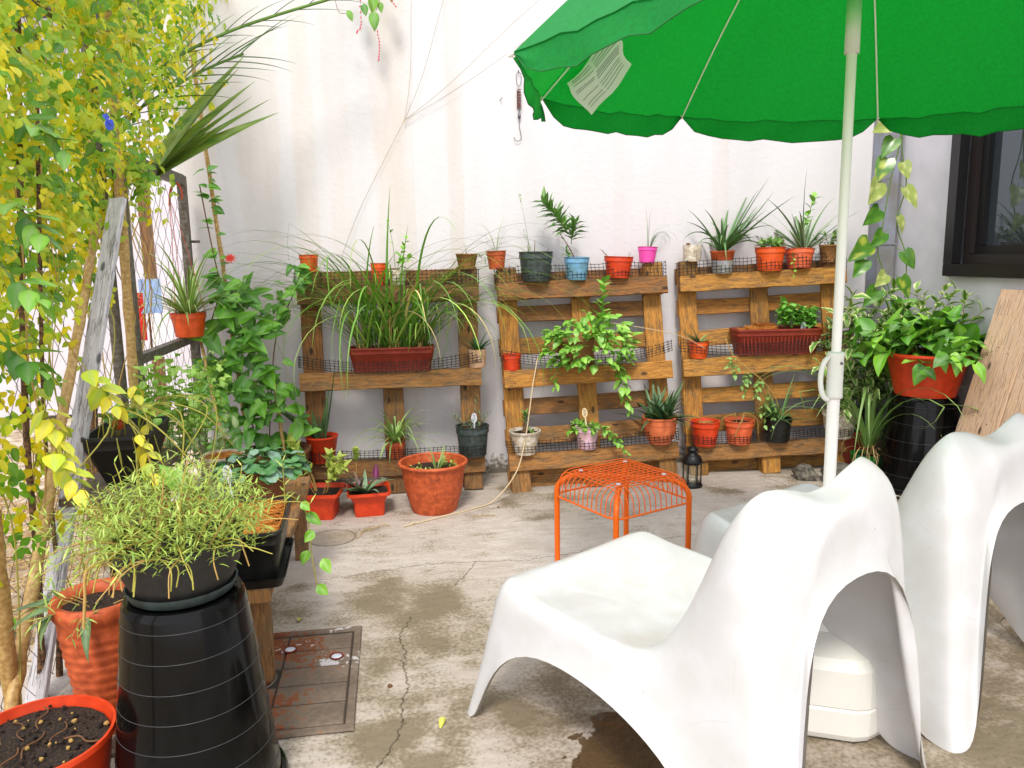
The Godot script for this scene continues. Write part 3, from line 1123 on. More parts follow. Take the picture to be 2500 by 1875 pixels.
# ---------------------------------------------------------------- parasol
func make_parasol() -> void:
	var P := Vector3(1.06, 0, 2.208)
	var hub := Vector3(1.06, 2.13, 2.205)
	var tips := [Vector3(.26, 1.56, 2.31), Vector3(.43, 1.59, 1.72), Vector3(.96, 1.6, 1.41), Vector3(1.55, 1.57, 1.58), Vector3(1.85, 1.55, 2.11), Vector3(1.69, 1.61, 2.7), Vector3(1.16, 1.635, 3.0), Vector3(.57, 1.635, 2.84)]
	var t := thing("parasol", "green fabric parasol on a white pole between the chairs", "parasol", P)
	part(t, "lower_pole", tube([Vector3(0, 0.2, 0), Vector3(0, 0.83, 0)], 0.0147, 16), M.pole)
	part(t, "upper_pole", tube([Vector3(0, 0.83, 0), Vector3(0, 2.11, 0)], 0.0115, 16), M.pole)
	var cl := part(t, "clamp", lathe([[0.0148, 0.80], [0.0195, 0.80], [0.0205, 0.807], [0.0195, 0.813], [0.019, 0.90], [0.0205, 0.906], [0.0195, 0.914], [0.0117, 0.915]], 18), M.white_plastic)
	var lever := []
	for k in 13:
		var q := PI * k / 12.0
		lever.append(Vector3(-0.018 - 0.022 * sin(q), 0.85 + 0.052 * cos(q), 0.004))
	part(cl, "lever", tube(lever, [0.004, 0.006, 0.0065], 8), M.white_plastic)
	part(cl, "screw", lathe([[0, 0], [0.004, 0], [0.003, 0.002], [0, 0.0025]], 8), M.metal_hook, Transform3D(Basis(Vector3.RIGHT, PI / 2), Vector3(0.004, 0.888, 0.0195)))
	part(t, "pole_joint", lathe([[0.0136, 1.60], [0.0165, 1.60], [0.0165, 1.72], [0.0136, 1.72]], 16), M.white_plastic)
	part(t, "hub", lathe([[0, 2.06], [0.03, 2.06], [0.034, 2.09], [0.03, 2.12], [0, 2.13]], 16), M.white_plastic)
	part(t, "runner", lathe([[0.014, 1.80], [0.026, 1.80], [0.026, 1.86], [0.014, 1.86]], 16), M.white_plastic)
	var rib := func(k: int, s: float) -> Vector3:
		return hub.lerp(tips[posmod(k, 8)], s) + Vector3(0, 0.055 * sin(PI * s), 0)
	for k in 8:
		var pts := []
		for i in 13:
			pts.append(rib.call(k, 0.03 + 0.97 * i / 12.0) - P - Vector3(0, 0.009, 0))
		part(t, "rib", tube(pts, 0.0027, 6), M.pole)
		part(t, "rib_tip", lathe([[0, -0.012], [0.006, -0.01], [0.006, 0.004], [0, 0.01]], 8), M.white_plastic, aim(tips[k] - P + (tips[k] - hub).normalized() * 0.006, Vector3.UP.cross(tips[k] - hub), tips[k] - hub))
		var mid: Vector3 = rib.call(k, 0.52) - P
		part(t, "strut", tube([Vector3(0, 1.83, 0) + Vector3(mid.x, 0, mid.z).normalized() * 0.024, mid - Vector3(0, 0.012, 0)], 0.0025, 6), M.pole)
		# the gore between this rib and the next, with its hanging flap
		var st := begin()
		var g := []
		var ns := 16
		var nt := 14
		var c0: Vector3 = (tips[k] + tips[(k + 1) % 8]) / 2
		var outw := Vector3(c0.x - hub.x, 0, c0.z - hub.z).normalized()
		for i in ns + 7:
			var row := []
			for j in nt + 1:
				var u := float(j) / nt
				var s := minf(1.0, float(i) / ns)
				var p: Vector3 = rib.call(k, s).lerp(rib.call(k + 1, s), u)
				var bell := 4.0 * u * (1.0 - u)
				p -= Vector3(0, 0.018 * bell * s * s, 0)
				p -= outw * 0.016 * bell * s * s
				p.y += (0.004 * sin(u * 23.0 + k * 2.0) + 0.003 * sin(u * 41.0 + s * 6.0 + k)) * s * s * bell + 0.004 * sin(s * 9.0 + u * 5.0 + k) * bell
				if i > ns:
					var e := float(i - ns) / 6.0
					var drop := 0.06 * (1.0 - pow(absf(2.0 * u - 1.0), 7.0)) * (1.0 + 0.06 * sin(u * 9.0 + k))
					if k == 0:
						drop *= smoothstep(0.0, 0.7, u)
					p += Vector3(0, -drop * e, 0) + outw * (0.012 * e * bell + 0.006 * sin(u * 19.0 + k * 3.0 + e) * e)
				row.append(p - P)
			g.append(row)
		for i in ns + 6:
			for j in nt:
				for q in [[i, j], [i + 1, j], [i, j + 1], [i, j + 1], [i + 1, j], [i + 1, j + 1]]:
					st.set_smooth_group(0 if i < ns else 1)
					st.set_uv(Vector2(float(q[1]) / nt, float(q[0]) / ns))
					st.add_vertex(g[q[0]][q[1]])
		var go := part(t, "gore", done(st), M.canopy)
		part(go, "hem", tube(g[ns + 6], 0.0013, 6), M.hem)
		part(go, "seam", tube(g[ns].map(func(v: Vector3) -> Vector3: return v + outw * 0.0015), 0.0016, 5), M.canopy)
	# care label sewn inside, strap ends
	var tg := []
	var A: Vector3 = rib.call(1, 0.76) - P + Vector3(0.012, -0.022, 0.0)
	var Bv: Vector3 = rib.call(1, 0.93) - P + Vector3(0.015, -0.022, 0.0)
	var lab := begin()
	var down := Vector3(0.085, -0.07, -0.05)
	for i in 9:
		var l := PackedVector3Array()
		for j in 7:
			var u := j / 6.0
			var v := i / 8.0
			l.append(A.lerp(Bv, u) + down * v + Vector3(0.01 * sin(v * 6.0 + u * 2.0), 0.006 * sin(u * 7.0 + v * 2.0), 0.012 * sin(v * 5.0)))
		tg.append(l)
	add_loft(lab, tg, false, false, [], false)
	var lo := part(t, "care_label", done(lab), M.paper)
	for i in range(1, 15):
		var v := i / 16.0
		if i % 5 == 0:
			continue
		for s in [[0.08, 0.5], [0.55, 0.93]]:
			if s[0] > 0.5 and i % 3 == 0:
				continue
			var pts := []
			for j in 5:
				var u: float = lerpf(s[0], s[1], j / 4.0)
				var f := v * 8.0
				var k := int(f)
				var ju := u * 6.0
				var jk := mini(int(ju), 5)
				var pa: Vector3 = tg[k][jk].lerp(tg[k][jk + 1], ju - jk)
				var pb: Vector3 = tg[k + 1][jk].lerp(tg[k + 1][jk + 1], ju - jk)
				pts.append(pa.lerp(pb, f - k) + Vector3(0.0006, 0.0, 0.0012))
			part(lo, "print_line", tube(pts, 0.0007, 4), M.faint_ink)
	for q in [[1.84, 1.49, 2.06, 0.0], [0.425, 1.575, 1.725, 0.6]]:
		part(t, "strap", tube_flat(Vector3(q[0], q[1], q[2]) - P, 0.024 if q[3] == 0.0 else 0.012, 0.1 if q[3] == 0.0 else 0.05, q[3]), M.canopy)
	# base filled with water
	var b := thing("octagonal_parasol_stand", "white plastic octagonal parasol stand under the chairs", "parasol stand", P, "", 0.35)
	var loops := []
	for q in [[0.185, 0.0], [0.20, 0.01], [0.207, 0.025], [0.207, 0.085], [0.203, 0.09], [0.207, 0.095], [0.205, 0.185], [0.19, 0.21], [0.125, 0.245], [0.105, 0.285], [0.06, 0.305], [0.045, 0.31]]:
		var l := PackedVector3Array()
		for e in 8:
			var a0 := TAU * (e + 0.5) / 8.0
			for h in [-0.08, 0.08]:
				l.append(Vector3(cos(a0 + h) * q[0], q[1], sin(a0 + h) * q[0]))
		loops.append(l)
	part(b, "body", faceted(loops), M.white_plastic)
	part(b, "socket", lathe([[0.038, 0.305], [0.036, 0.325], [0.03, 0.335], [0.029, 0.395], [0.031, 0.40], [0.0305, 0.41], [0.018, 0.41], [0.018, 0.31]], 20), M.white_plastic)
	part(b, "clamp_knob", tube([Vector3(0.028, 0.365, 0), Vector3(0.06, 0.365, 0)], [0.006, 0.013], 8), M.white_plastic)
	part(b, "handle", tube(spline([Vector3(0.21, 0.05, 0.05), Vector3(0.25, 0.07, 0.05), Vector3(0.25, 0.07, -0.05), Vector3(0.21, 0.05, -0.05)], 5), 0.012, 8), M.white_plastic)
	part(b, "filler_cap", lathe([[0.0, 0.20], [0.026, 0.20], [0.026, 0.226], [0.022, 0.23], [0, 0.23]], 14), M.white_plastic, at(Vector3(0.105, 0.06, 0.03)))


func faceted(loops: Array) -> ArrayMesh:
	var st := begin()
	st.set_smooth_group(-1)
	for i in loops.size() - 1:
		var n: int = loops[i].size()
		for j in n:
			var k := (j + 1) % n
			for q in [loops[i][j], loops[i][k], loops[i + 1][j], loops[i][k], loops[i + 1][k], loops[i + 1][j]]:
				st.set_smooth_group(-1)
				st.add_vertex(q)
	var l: PackedVector3Array = loops[loops.size() - 1]
	for j in range(1, l.size() - 1):
		for q in [l[0], l[j], l[j + 1]]:
			st.set_smooth_group(-1)
			st.add_vertex(q)
	return done(st)


func tube_flat(p: Vector3, w: float, l: float, swing: float) -> ArrayMesh:
	var loops := []
	for i in 8:
		var v := i / 7.0
		var lp := PackedVector3Array()
		var c := p + Vector3(swing * 0.02 * v, -l * v, 0.01 * sin(v * 3.0))
		for q in [[-1, -1], [1, -1], [1, 1], [-1, 1]]:
			lp.append(c + Vector3(q[0] * w / 2, 0, q[1] * 0.0012))
		loops.append(lp)
	loops.reverse()
	return loft(loops, true, true)


func make_lantern() -> void:
	var t := thing("lantern", "small black metal lantern standing on the floor between two pallets", "lantern", Vector3(1.452, 0, 0.36))
	part(t, "base", lathe([[0, 0.0], [0.05, 0.0], [0.053, 0.004], [0.053, 0.012], [0.045, 0.02], [0.043, 0.026], [0, 0.026]], 28), M.lantern)
	for k in 6:
		var a := TAU * k / 6.0 + 0.3
		part(t, "post", tube([Vector3(cos(a) * 0.044, 0.02, sin(a) * 0.044), Vector3(cos(a) * 0.044, 0.125, sin(a) * 0.044)], 0.0032, 6), M.lantern)
	part(t, "glass", lathe([[0.041, 0.024], [0.041, 0.122]], 28), M.lantern_glass)
	var dome := part(t, "roof", lathe([[0.044, 0.118], [0.05, 0.12], [0.052, 0.128], [0.05, 0.136], [0.044, 0.15], [0.033, 0.163], [0.022, 0.169], [0.021, 0.182], [0.028, 0.186], [0.028, 0.192], [0.02, 0.199], [0.012, 0.205], [0, 0.206]], 28), M.lantern)
	for k in 6:
		var a := TAU * k / 6.0
		part(dome, "vent_hole", lathe([[0, 0], [0.0045, 0], [0.003, 0.001], [0, 0.001]], 5), M.ink, aim(Vector3(cos(a) * 0.0435, 0.151, sin(a) * 0.0435), Vector3(-sin(a), 0, cos(a)), Vector3(cos(a), 0.8, sin(a))))
	var hp := []
	for k in 13:
		var a := PI * k / 12.0
		hp.append(Vector3(cos(a) * 0.017, 0.199 + sin(a) * 0.015, 0))
	part(t, "handle", tube(hp, 0.0014, 5), M.lantern)
	part(t, "candle", lathe([[0, 0.026], [0.018, 0.026], [0.018, 0.04], [0.016, 0.042], [0, 0.041]], 16), M.wax)


func make_furniture() -> void:
	make_pallet("L", "weathered brown pallet nearest the climbing vine, holding the big grass planter", ["wood_c", "wood_a", "wood_c"], [[1.062, 0.085]])
	var backs := [[1.07, 0.085], [0.90, 0.082], [0.735, 0.085], [0.425, 0.085], [0.275, 0.09], [0.062, 0.1]]
	make_pallet("M", "brown pallet in the middle, holding the bushy green mint", ["wood_a", "wood_b", "wood_a"], backs)
	make_pallet("R", "yellowish brown pallet beside the parasol pole, holding the aloes", ["wood_b", "wood_b", "wood_a"], backs)
	make_chairs()
	make_stool()
	make_parasol()
	make_lantern()


var pot_marks := {}


# ---------------------------------------------------------------- pots
var pots := {}


func pot_mesh(r: float, h: float, style: String, rb := 0.72) -> ArrayMesh:
	var b := r * rb
	var w := minf(0.006, r * 0.09)
	var lip := r * 0.07
	var n := 32
	match style:
		"plain":
			return lathe([[0, 0.004], [b - 0.003, 0.002], [b, 0.0, 1], [b, 0.003, 1], [r - lip * 0.6, h * 0.93], [r, h * 0.94, 1], [r, h, 1], [r - w, h, 1], [r - w * 1.4, h * 0.9], [b, h * 0.55]], n)
		"cup":
			return lathe([[0, 0.003], [b, 0.0, 1], [b + 0.001, 0.004], [r, h, 1], [r - 0.002, h, 1], [r - 0.004, h * 0.8], [b, h * 0.5]], n)
		"bell":
			return lathe([[0, 0.003], [b * 0.8, 0.0, 1], [b * 0.82, h * 0.07, 1], [b * 0.98, h * 0.14], [r * 0.86, h * 0.42], [r * 0.92, h * 0.72, 1], [r * 0.95, h * 0.74, 1], [r * 0.96, h * 0.92, 1], [r, h * 0.93], [r, h, 1], [r * 0.9, h, 1], [r * 0.88, h * 0.8], [b, h * 0.5]], n)
		"ribbed":
			var p := [[0, 0.003], [b, 0.0, 1], [b, 0.002, 1]]
			for k in 9:
				var t := k / 9.0
				var q := lerpf(b, r * 0.92, t)
				p.append([q, h * (0.03 + 0.82 * t)])
				p.append([q + 0.0022, h * (0.03 + 0.82 * (t + 0.06))])
			p.append_array([[r * 0.93, h * 0.88, 1], [r, h * 0.9], [r, h, 1], [r * 0.93, h, 1], [r * 0.9, h * 0.85], [b, h * 0.5]])
			return lathe(p, n)
		"bowl":
			return lathe([[0, 0.004], [b, 0.0, 1], [b * 1.02, 0.005], [lerpf(b, r, 0.62), h * 0.45], [r * 0.98, h * 0.95], [r, h, 1], [r - 0.005, h, 1], [r * 0.9, h * 0.75], [b, h * 0.4]], 44)
	# nursery pot: a stepped band under the rim, drain notches at the foot
	return lathe([[0, 0.004], [b - 0.002, 0.0], [b, 0.0, 1], [b + 0.001, 0.004, 1], [lerpf(b, r, 0.72), h * 0.76, 1], [lerpf(b, r, 0.72) + lip * 0.8, h * 0.77, 1], [r - 0.001, h * 0.96, 1], [r + lip * 0.4, h * 0.965], [r + lip * 0.4, h, 1], [r - w, h, 1], [r - w * 1.5, h * 0.86], [b, h * 0.5]], n)


func soil_disc(r: float, y: float, amp := 0.006) -> ArrayMesh:
	var loops := []
	for k in 6:
		var q := 1.0 - k / 5.0
		var l := PackedVector3Array()
		for j in 20:
			var t := TAU * j / 20
			l.append(Vector3(cos(t) * r * q, y + (rf(-amp, amp) if k > 0 else 0.0), sin(t) * r * q))
		loops.append(l)
	return loft(loops)


func fibre_mat(hx: float, hz: float, y: float, n: int, len: float) -> ArrayMesh:
	# a tangle of coconut fibre filling a planter
	var st := begin()
	for k in n:
		var c := Vector3(rf(-hx, hx), y + rf(0, 0.014), rf(-hz, hz))
		var a := rf(0, TAU)
		var d := Vector3(cos(a), rf(-0.1, 0.25), sin(a))
		var e := Vector3(-sin(a), 0.3, cos(a)) * rf(-0.5, 0.5)
		var pts := []
		for i in 5:
			var t := i / 4.0 - 0.5
			var p := c + d * len * t + e * len * (0.25 - t * t)
			p.x = clampf(p.x, -hx, hx)
			p.z = clampf(p.z, -hz, hz)
			pts.append(p)
		add_tube(st, pts, rf(0.0006, 0.0012), 3)
	return done(st)


# a pot standing on the floor or on anything at height at.y
func make_pot(key: String, nm: String, label: String, cat: String, at_: Vector3, r: float, h: float, m: Material, style := "nursery", rb := 0.72, tilt := Vector3.ZERO, fill := 0.86, grp := "") -> Node3D:
	var t := thing(nm, label, cat, at_, grp)
	t.rotation = Vector3(tilt.x, rf(0, TAU), tilt.z)
	part(t, "body", pot_mesh(r, h, style, rb), m)
	if fill > 0.0:
		part(t, "soil", soil_disc(r * lerpf(rb, 0.96, fill) * 0.97, h * fill), M.soil)
	pots[key] = at_ + t.basis * Vector3(0, h * fill, 0)
	return t


# a pot on a pallet shelf: key of the pallet, row 0 top, 1 middle, 2 bottom; x in world metres
func shelf_spot(k: String, row: int, x: float, c: float, lift := 0.0) -> Vector3:
	var tr: Transform3D = pallets[k].transform
	var y: float = PAL[k][5][row * 2] + 0.0015 + lift
	var xl := (x - tr.origin.x - tr.basis.y.x * y + tr.basis.z.x * c) / tr.basis.x.x
	return tr * Vector3(xl, y, -c)


func shelf_pot(key: String, k: String, row: int, nm: String, label: String, cat: String, x: float, r: float, h: float, m: Material, style := "nursery", rb := 0.72, lift := 0.0, tilt := 0.0, fill := 0.86) -> Node3D:
	var c := clampf(0.074 - r * rb, 0.012, 0.05)
	var p := shelf_spot(k, row, x, c, lift)
	var xl: float = (pallets[k].transform.affine_inverse() * p).x
	if lift == 0.0:
		var mk := "%s%d" % [k, row]
		if not pot_marks.has(mk):
			pot_marks[mk] = []
		pot_marks[mk].append([xl, r * lerpf(rb, 1.0, 0.4), c])
	return make_pot(key, nm, label, cat, p, r, h, m, style, rb, Vector3(rf(-0.02, 0.02), 0, tilt + rf(-0.015, 0.015)), fill, "pots on the pallets")


func box_planter(key: String, nm: String, label: String, pos: Vector3, turn: float, hx: float, hz: float, h: float, m: Material, shrink := 0.85, flutes := false, grp := "") -> Node3D:
	var t := thing(nm, label, "planter", pos, grp, turn)
	var loops := []
	var sharp := []
	var pr := [[shrink, 0.0, 0.018], [shrink + 0.005, 0.006, 0.02], [0.95, h * 0.74, 0.024], [0.97, h * 0.75, 0.025], [0.975, h * 0.93, 0.025], [1.0, h * 0.935, 0.03], [1.0, h, 0.03], [0.95, h, 0.025], [0.93, h * 0.85, 0.02], [shrink * 0.9, h * 0.5, 0.02]]
	for i in pr.size():
		var q: Array = pr[i]
		var ins: float = (1.0 - q[0]) * minf(hx, hz) * 1.6
		loops.append(rrect(hx - ins, hz - ins, q[2], q[1], 5))
		if i in [1, 3, 5, 6, 7]:
			sharp.append(i)
	part(t, "body", loft(loops, true, false, sharp), m)
	if flutes:
		var k := int(hx * 2 / 0.022)
		for i in k:
			var x := lerpf(-hx * 0.86, hx * 0.86, (i + 0.5) / k)
			for s in [-1, 1]:
				part(t, "flute", tube([Vector3(x * 0.96, h * 0.1, s * (hz * shrink + hz * 0.02)), Vector3(x, h * 0.70, s * (hz * 0.925))], [0.0035, 0.0045], 6), m)
	var so := rrect(hx * 0.93, hz * 0.9, 0.02, h * 0.84, 5)
	part(t, "soil", loft([so, rrect(hx * 0.5, hz * 0.4, 0.02, h * 0.86, 5)], false, true), M.soil)
	pots[key] = pos + Vector3(0, h * 0.86, 0)
	return t


func word_on(p: Node3D, s: String, size: float, r: float, y: float, turn: float, m: Material) -> void:
	var tm := TextMesh.new()
	var f := SystemFont.new()
	f.font_names = PackedStringArray(["Droid Serif"])
	tm.font = f
	tm.text = s
	tm.font_size = 32
	tm.pixel_size = size / 32.0
	tm.depth = 0.0006
	var a := tm.surface_get_arrays(0)
	var v: PackedVector3Array = a[Mesh.ARRAY_VERTEX]
	var nn := PackedVector3Array()
	for i in v.size():
		var q := v[i].x / r
		v[i] = Vector3(sin(q) * (r + v[i].z + 0.0003), v[i].y + y, cos(q) * (r + v[i].z + 0.0003))
		nn.append(Vector3(sin(q), 0, cos(q)))
	a[Mesh.ARRAY_VERTEX] = v
	a[Mesh.ARRAY_NORMAL] = nn
	a[Mesh.ARRAY_TANGENT] = null
	var am := ArrayMesh.new()
	am.add_surface_from_arrays(Mesh.PRIMITIVE_TRIANGLES, a)
	part(p, "lettering", am, m, Transform3D(Basis(Vector3.UP, turn), Vector3.ZERO))


func make_pots() -> void:
	# left pallet
	shelf_pot("l_small", "L", 0, "flower_pot", "small empty orange pot on the corner of the pallet beside the vine", "pot", -0.39, 0.046, 0.085, M.orange, "nursery", 0.78, 0.072, 0.0, 0.6)
	shelf_pot("l_behind", "L", 0, "flower_pot", "small orange pot half hidden behind the long grass on the top shelf", "pot", -0.06, 0.04, 0.11, M.orange)
	var t := shelf_pot("l_white", "L", 0, "flower_pot", "small white pot behind the long grass on the top shelf", "pot", 0.03, 0.044, 0.075, M.white_pot, "cup", 0.82)
	shelf_pot("l_clay", "L", 0, "flower_pot", "small rough unglazed clay pot on the corner post of the grass pallet", "pot", 0.37, 0.056, 0.075, M.clay, "plain", 0.7, 0.072)
	var c := 0.03
	var p := shelf_spot("L", 1, -0.011, c)
	box_planter("l_planter", "planter_box", "long reddish brown planter box full of tall arching grass", p, deg_to_rad(-3), 0.208, 0.07, 0.118, M.brick, 0.8)
	pot_marks["L1"] = [[-0.17, 0.075, 0.03], [-0.1, 0.075, 0.03], [0.0, 0.075, 0.03], [0.1, 0.075, 0.03], [0.16, 0.075, 0.03]]
	t = shelf_pot("l_cup", "L", 1, "flower_cup", "beige printed cup holding a small dark succulent, on the grass pallet", "cup", 0.405, 0.047, 0.09, M.cream, "cup", 0.86)
	t.rotation.y = 0
	for q in [["FLOWERS", 0.0085, 0.06], ["&", 0.006, 0.047], ["GARDEN", 0.0085, 0.034]]:
		word_on(t, q[0], q[1], 0.0445, q[2], -0.1, M.print)
	shelf_pot("l_dark", "L", 2, "flower_pot", "dark slate green pot with rosemary on the bottom shelf", "pot", 0.367, 0.082, 0.15, M.slate, "nursery", 0.8)
	shelf_pot("l_spider", "L", 2, "flower_pot", "small terracotta pot under the striped spider plant on the bottom shelf", "pot", -0.013, 0.05, 0.085, M.terra, "nursery", 0.8)
	shelf_pot("l_snake", "L", 2, "flower_pot", "bright red orange pot holding the snake plant", "pot", -0.368, 0.08, 0.13, M.red, "plain", 0.72)
	# middle pallet
	shelf_pot("m_terra", "M", 0, "flower_pot", "small terracotta pot with wispy grass on the corner of the middle pallet", "pot", 0.525, 0.05, 0.09, M.terra, "nursery", 0.75, 0.072, 0.03)
	shelf_pot("m_grey", "M", 0, "flower_pot", "wide dark grey pot on the top shelf beside the blue pot", "pot", 0.718, 0.085, 0.145, M.slate, "nursery", 0.82, 0.0, 0.02)
	shelf_pot("m_blue", "M", 0, "flower_pot", "light blue plastic pot on the top shelf", "pot", 0.93, 0.064, 0.113, M.blue, "nursery", 0.8, 0.0, 0.05)
	shelf_pot("m_red", "M", 0, "flower_pot", "orange red pot on the top shelf between the blue and pink pots", "pot", 1.147, 0.074, 0.108, M.red, "nursery", 0.76, 0.0, 0.04)
	shelf_pot("m_pink", "M", 0, "flower_pot", "small bright pink pot on the corner of the middle pallet", "pot", 1.314, 0.05, 0.083, M.pink, "nursery", 0.76, 0.072, 0.06)
	shelf_pot("m_small", "M", 1, "flower_pot", "small red orange pot on the middle shelf beside the mint", "pot", 0.577, 0.049, 0.08, M.red, "nursery", 0.78)
	shelf_pot("m_mint", "M", 1, "flower_pot", "brown pot buried under the bushy mint", "pot", 0.90, 0.10, 0.14, M.clay, "plain", 0.75)
	shelf_pot("m_white", "M", 2, "flower_pot", "white ribbed pot with a swollen stemmed succulent on the bottom shelf", "pot", 0.623, 0.08, 0.117, M.white_pot, "ribbed", 0.66)
	shelf_pot("m_lav", "M", 2, "flower_pot", "pale pink pot with a wooden name tag on the bottom shelf", "pot", 0.945, 0.06, 0.115, M.lavender, "nursery", 0.78)
	shelf_pot("m_peach", "M", 2, "flower_pot", "peach coloured rounded pot with dark purple leaves on the bottom shelf", "pot", 1.325, 0.091, 0.138, M.peach, "bell", 0.75)
	# right pallet
	t = shelf_pot("r_white", "R", 0, "flower_cup", "white printed tin cup on the corner of the aloe pallet", "cup", 1.564, 0.05, 0.085, M.white_pot, "cup", 0.88, 0.072)
	t.rotation.y = 0.2
	for k in 4:
		word_strokes(t, 0.047, 0.056 - k * 0.0095, 7 - k, k)
	part(t, "handle_knob", lathe([[0, 0], [0.011, 0.002], [0.012, 0.008], [0, 0.012]], 12), M.brown_clay, at(Vector3(-0.02, 0.085, -0.01)))
	shelf_pot("r_aloe_cover", "R", 0, "flower_pot", "silver grey cover pot under the aloe pot", "pot", 1.718, 0.058, 0.066, M.silver, "cup", 0.88, 0.0, 0.0, 0.0)
	t = shelf_pot("r_aloe", "R", 0, "flower_pot", "terracotta pot of spiky aloe standing inside a silver cover pot", "pot", 1.718, 0.064, 0.112, M.terra, "plain", 0.74, 0.006)
	shelf_pot("r_orange", "R", 0, "flower_pot", "bright orange pot with a small leafy herb on the aloe pallet", "pot", 1.961, 0.077, 0.121, M.orange, "nursery", 0.8)
	shelf_pot("r_salmon", "R", 0, "flower_pot", "tilted salmon pot with a trailing sprig beside the parasol pole", "pot", 2.12, 0.075, 0.102, M.salmon, "nursery", 0.76, 0.0, 0.1)
	shelf_pot("r_brown", "R", 0, "flower_pot", "small brown clay pot behind the parasol pole", "pot", 2.285, 0.052, 0.09, M.clay, "plain", 0.75, 0.03)
	shelf_pot("r_small", "R", 1, "flower_pot", "small orange pot with a thin leaved aloe on the middle shelf", "pot", 1.582, 0.053, 0.088, M.orange, "nursery", 0.78)
	p = shelf_spot("R", 1, 1.982, 0.03)
	var bp := box_planter("r_planter", "planter_box", "maroon fluted planter box with coconut fibre and curly leaves", p, deg_to_rad(-7), 0.229, 0.075, 0.135, M.brick, 0.8, true)
	part(bp, "coconut_fibre", fibre_mat(0.10, 0.055, 0.118, 300, 0.08), M.coir, at(Vector3(-0.09, 0, 0.005)))
	part(bp, "coconut_fibre", fibre_mat(0.075, 0.045, 0.132, 260, 0.08), M.coir, at(Vector3(-0.08, 0, 0.005)))
	part(bp, "coconut_fibre", fibre_mat(0.05, 0.035, 0.146, 160, 0.07), M.coir_dark, at(Vector3(-0.06, 0, 0.0)))
	pot_marks["R1"] = [[-0.36, 0.05, 0.03], [-0.17, 0.075, 0.03], [-0.05, 0.075, 0.03], [0.05, 0.075, 0.03], [0.15, 0.075, 0.03], [0.22, 0.075, 0.03]]
	t = shelf_pot("r_cup", "R", 1, "flower_cup", "beige printed cup at the end of the shelf behind the parasol pole", "cup", 2.36, 0.042, 0.095, M.cream, "cup", 0.88)
	t.rotation.y = 0
	word_on(t, "FLOWERS", 0.008, 0.04, 0.066, 0.1, M.print)
	word_on(t, "GARDEN", 0.006, 0.04, 0.05, 0.1, M.print)
	shelf_pot("r_red2", "R", 2, "flower_pot", "orange red pot on the bottom shelf above the lantern", "pot", 1.592, 0.075, 0.13, M.red, "nursery", 0.78)
	shelf_pot("r_salmon2", "R", 2, "flower_pot", "salmon pot with dry bent stalks on the bottom shelf", "pot", 1.772, 0.076, 0.124, M.salmon, "nursery", 0.78)
	shelf_pot("r_dark", "R", 2, "flower_pot", "black ribbed pot with aloe on the bottom shelf", "pot", 1.971, 0.075, 0.122, M.charcoal, "ribbed", 0.82)
	shelf_pot("r_white2", "R", 2, "flower_pot", "white pot behind the parasol pole on the bottom shelf", "pot", 2.30, 0.09, 0.15, M.white_pot, "nursery", 0.75)
	for q in [["L", 0, 0.0, 0.0, 0.066], ["L", 1, -0.01, 0.03, 0.05], ["L", 2, 0.0, 0.01, 0.045], ["M", 0, 0.0, 0.0, 0.07], ["M", 1, -0.005, 0.05, 0.05], ["M", 2, 0.0, 0.01, 0.055], ["R", 0, 0.0, 0.0, 0.07], ["R", 1, -0.005, 0.04, 0.06], ["R", 2, 0.0, 0.015, 0.045]]:
		make_net(q[0], q[1], q[2], q[3], q[4])
	# floor by the left pallet
	for q in [["sq1", -0.361, 0.442, 0.111, 0.125, -0.16, "square red orange pot of leggy yellow leaved stems on the floor"], ["sq2", -0.144, 0.44, 0.106, 0.115, 0.06, "square red orange pot of striped leaves on the floor"]]:
		t = thing("square_pot", q[6], "pot", Vector3(q[1], 0, q[2]), "square pots on the floor", q[5])
		var r: float = q[3]
		var h: float = q[4]
		var loops := []
		for z in [[0.66, 0, 0.012], [0.68, 0.006, 0.014], [0.72, 0.55, 0.016], [0.80, 0.78, 0.018], [0.95, 0.86, 0.02], [0.96, 0.88, 0.02], [1.0, 0.885, 0.024], [1.0, 1.0, 0.024], [0.93, 1.0, 0.02], [0.88, 0.85, 0.02], [0.7, 0.5, 0.02]]:
			loops.append(rrect(r * z[0] * 0.92, r * z[0] * 0.92, z[2], h * z[1] if z[1] != 0.006 else 0.006, 4))
		part(t, "body", loft(loops, true, false, [5, 6, 7, 8]), M.red)
		part(t, "soil", loft([rrect(r * 0.8, r * 0.8, 0.02, h * 0.84), rrect(r * 0.3, r * 0.3, 0.02, h * 0.88)], false, true), M.soil)
		pots[q[0]] = Vector3(q[1], h * 0.85, q[2])
	t = make_pot("big", "flower_pot", "large round orange pot with an oval badge on the floor", "pot", Vector3(0.155, 0, 0.455), 0.152, 0.232, M.terra, "bowl", 0.68, Vector3.ZERO, 0.82)
	t.rotation.y = 0
	part(t, "rim", tube(closed_ring(0.153, 0.226, 40), 0.0085, 8), M.terra)
	part(t, "badge", tube(oval(0.02, 0.009, 0.1425, 0.185), 0.0013, 5), M.print)
	word_strokes(t, 0.1425, 0.184, 5, 2)
	# the corner by the house: upturned bucket, big red pot
	make_bucket(Vector3(2.53, 0, 0.60), 0.15, 0.195, 0.465, "upturned black bucket carrying the big red pot in the corner", 5)
	make_pot("bigred", "flower_pot", "big plain red pot on the upturned bucket in the corner", "pot", Vector3(2.53, 0.467, 0.60), 0.188, 0.205, M.red, "plain", 0.72)
	make_pot("green", "flower_pot", "green plastic pot of long drooping grass in the corner", "pot", Vector3(2.36, 0, 0.42), 0.075, 0.135, M.green_pot, "nursery", 0.75)
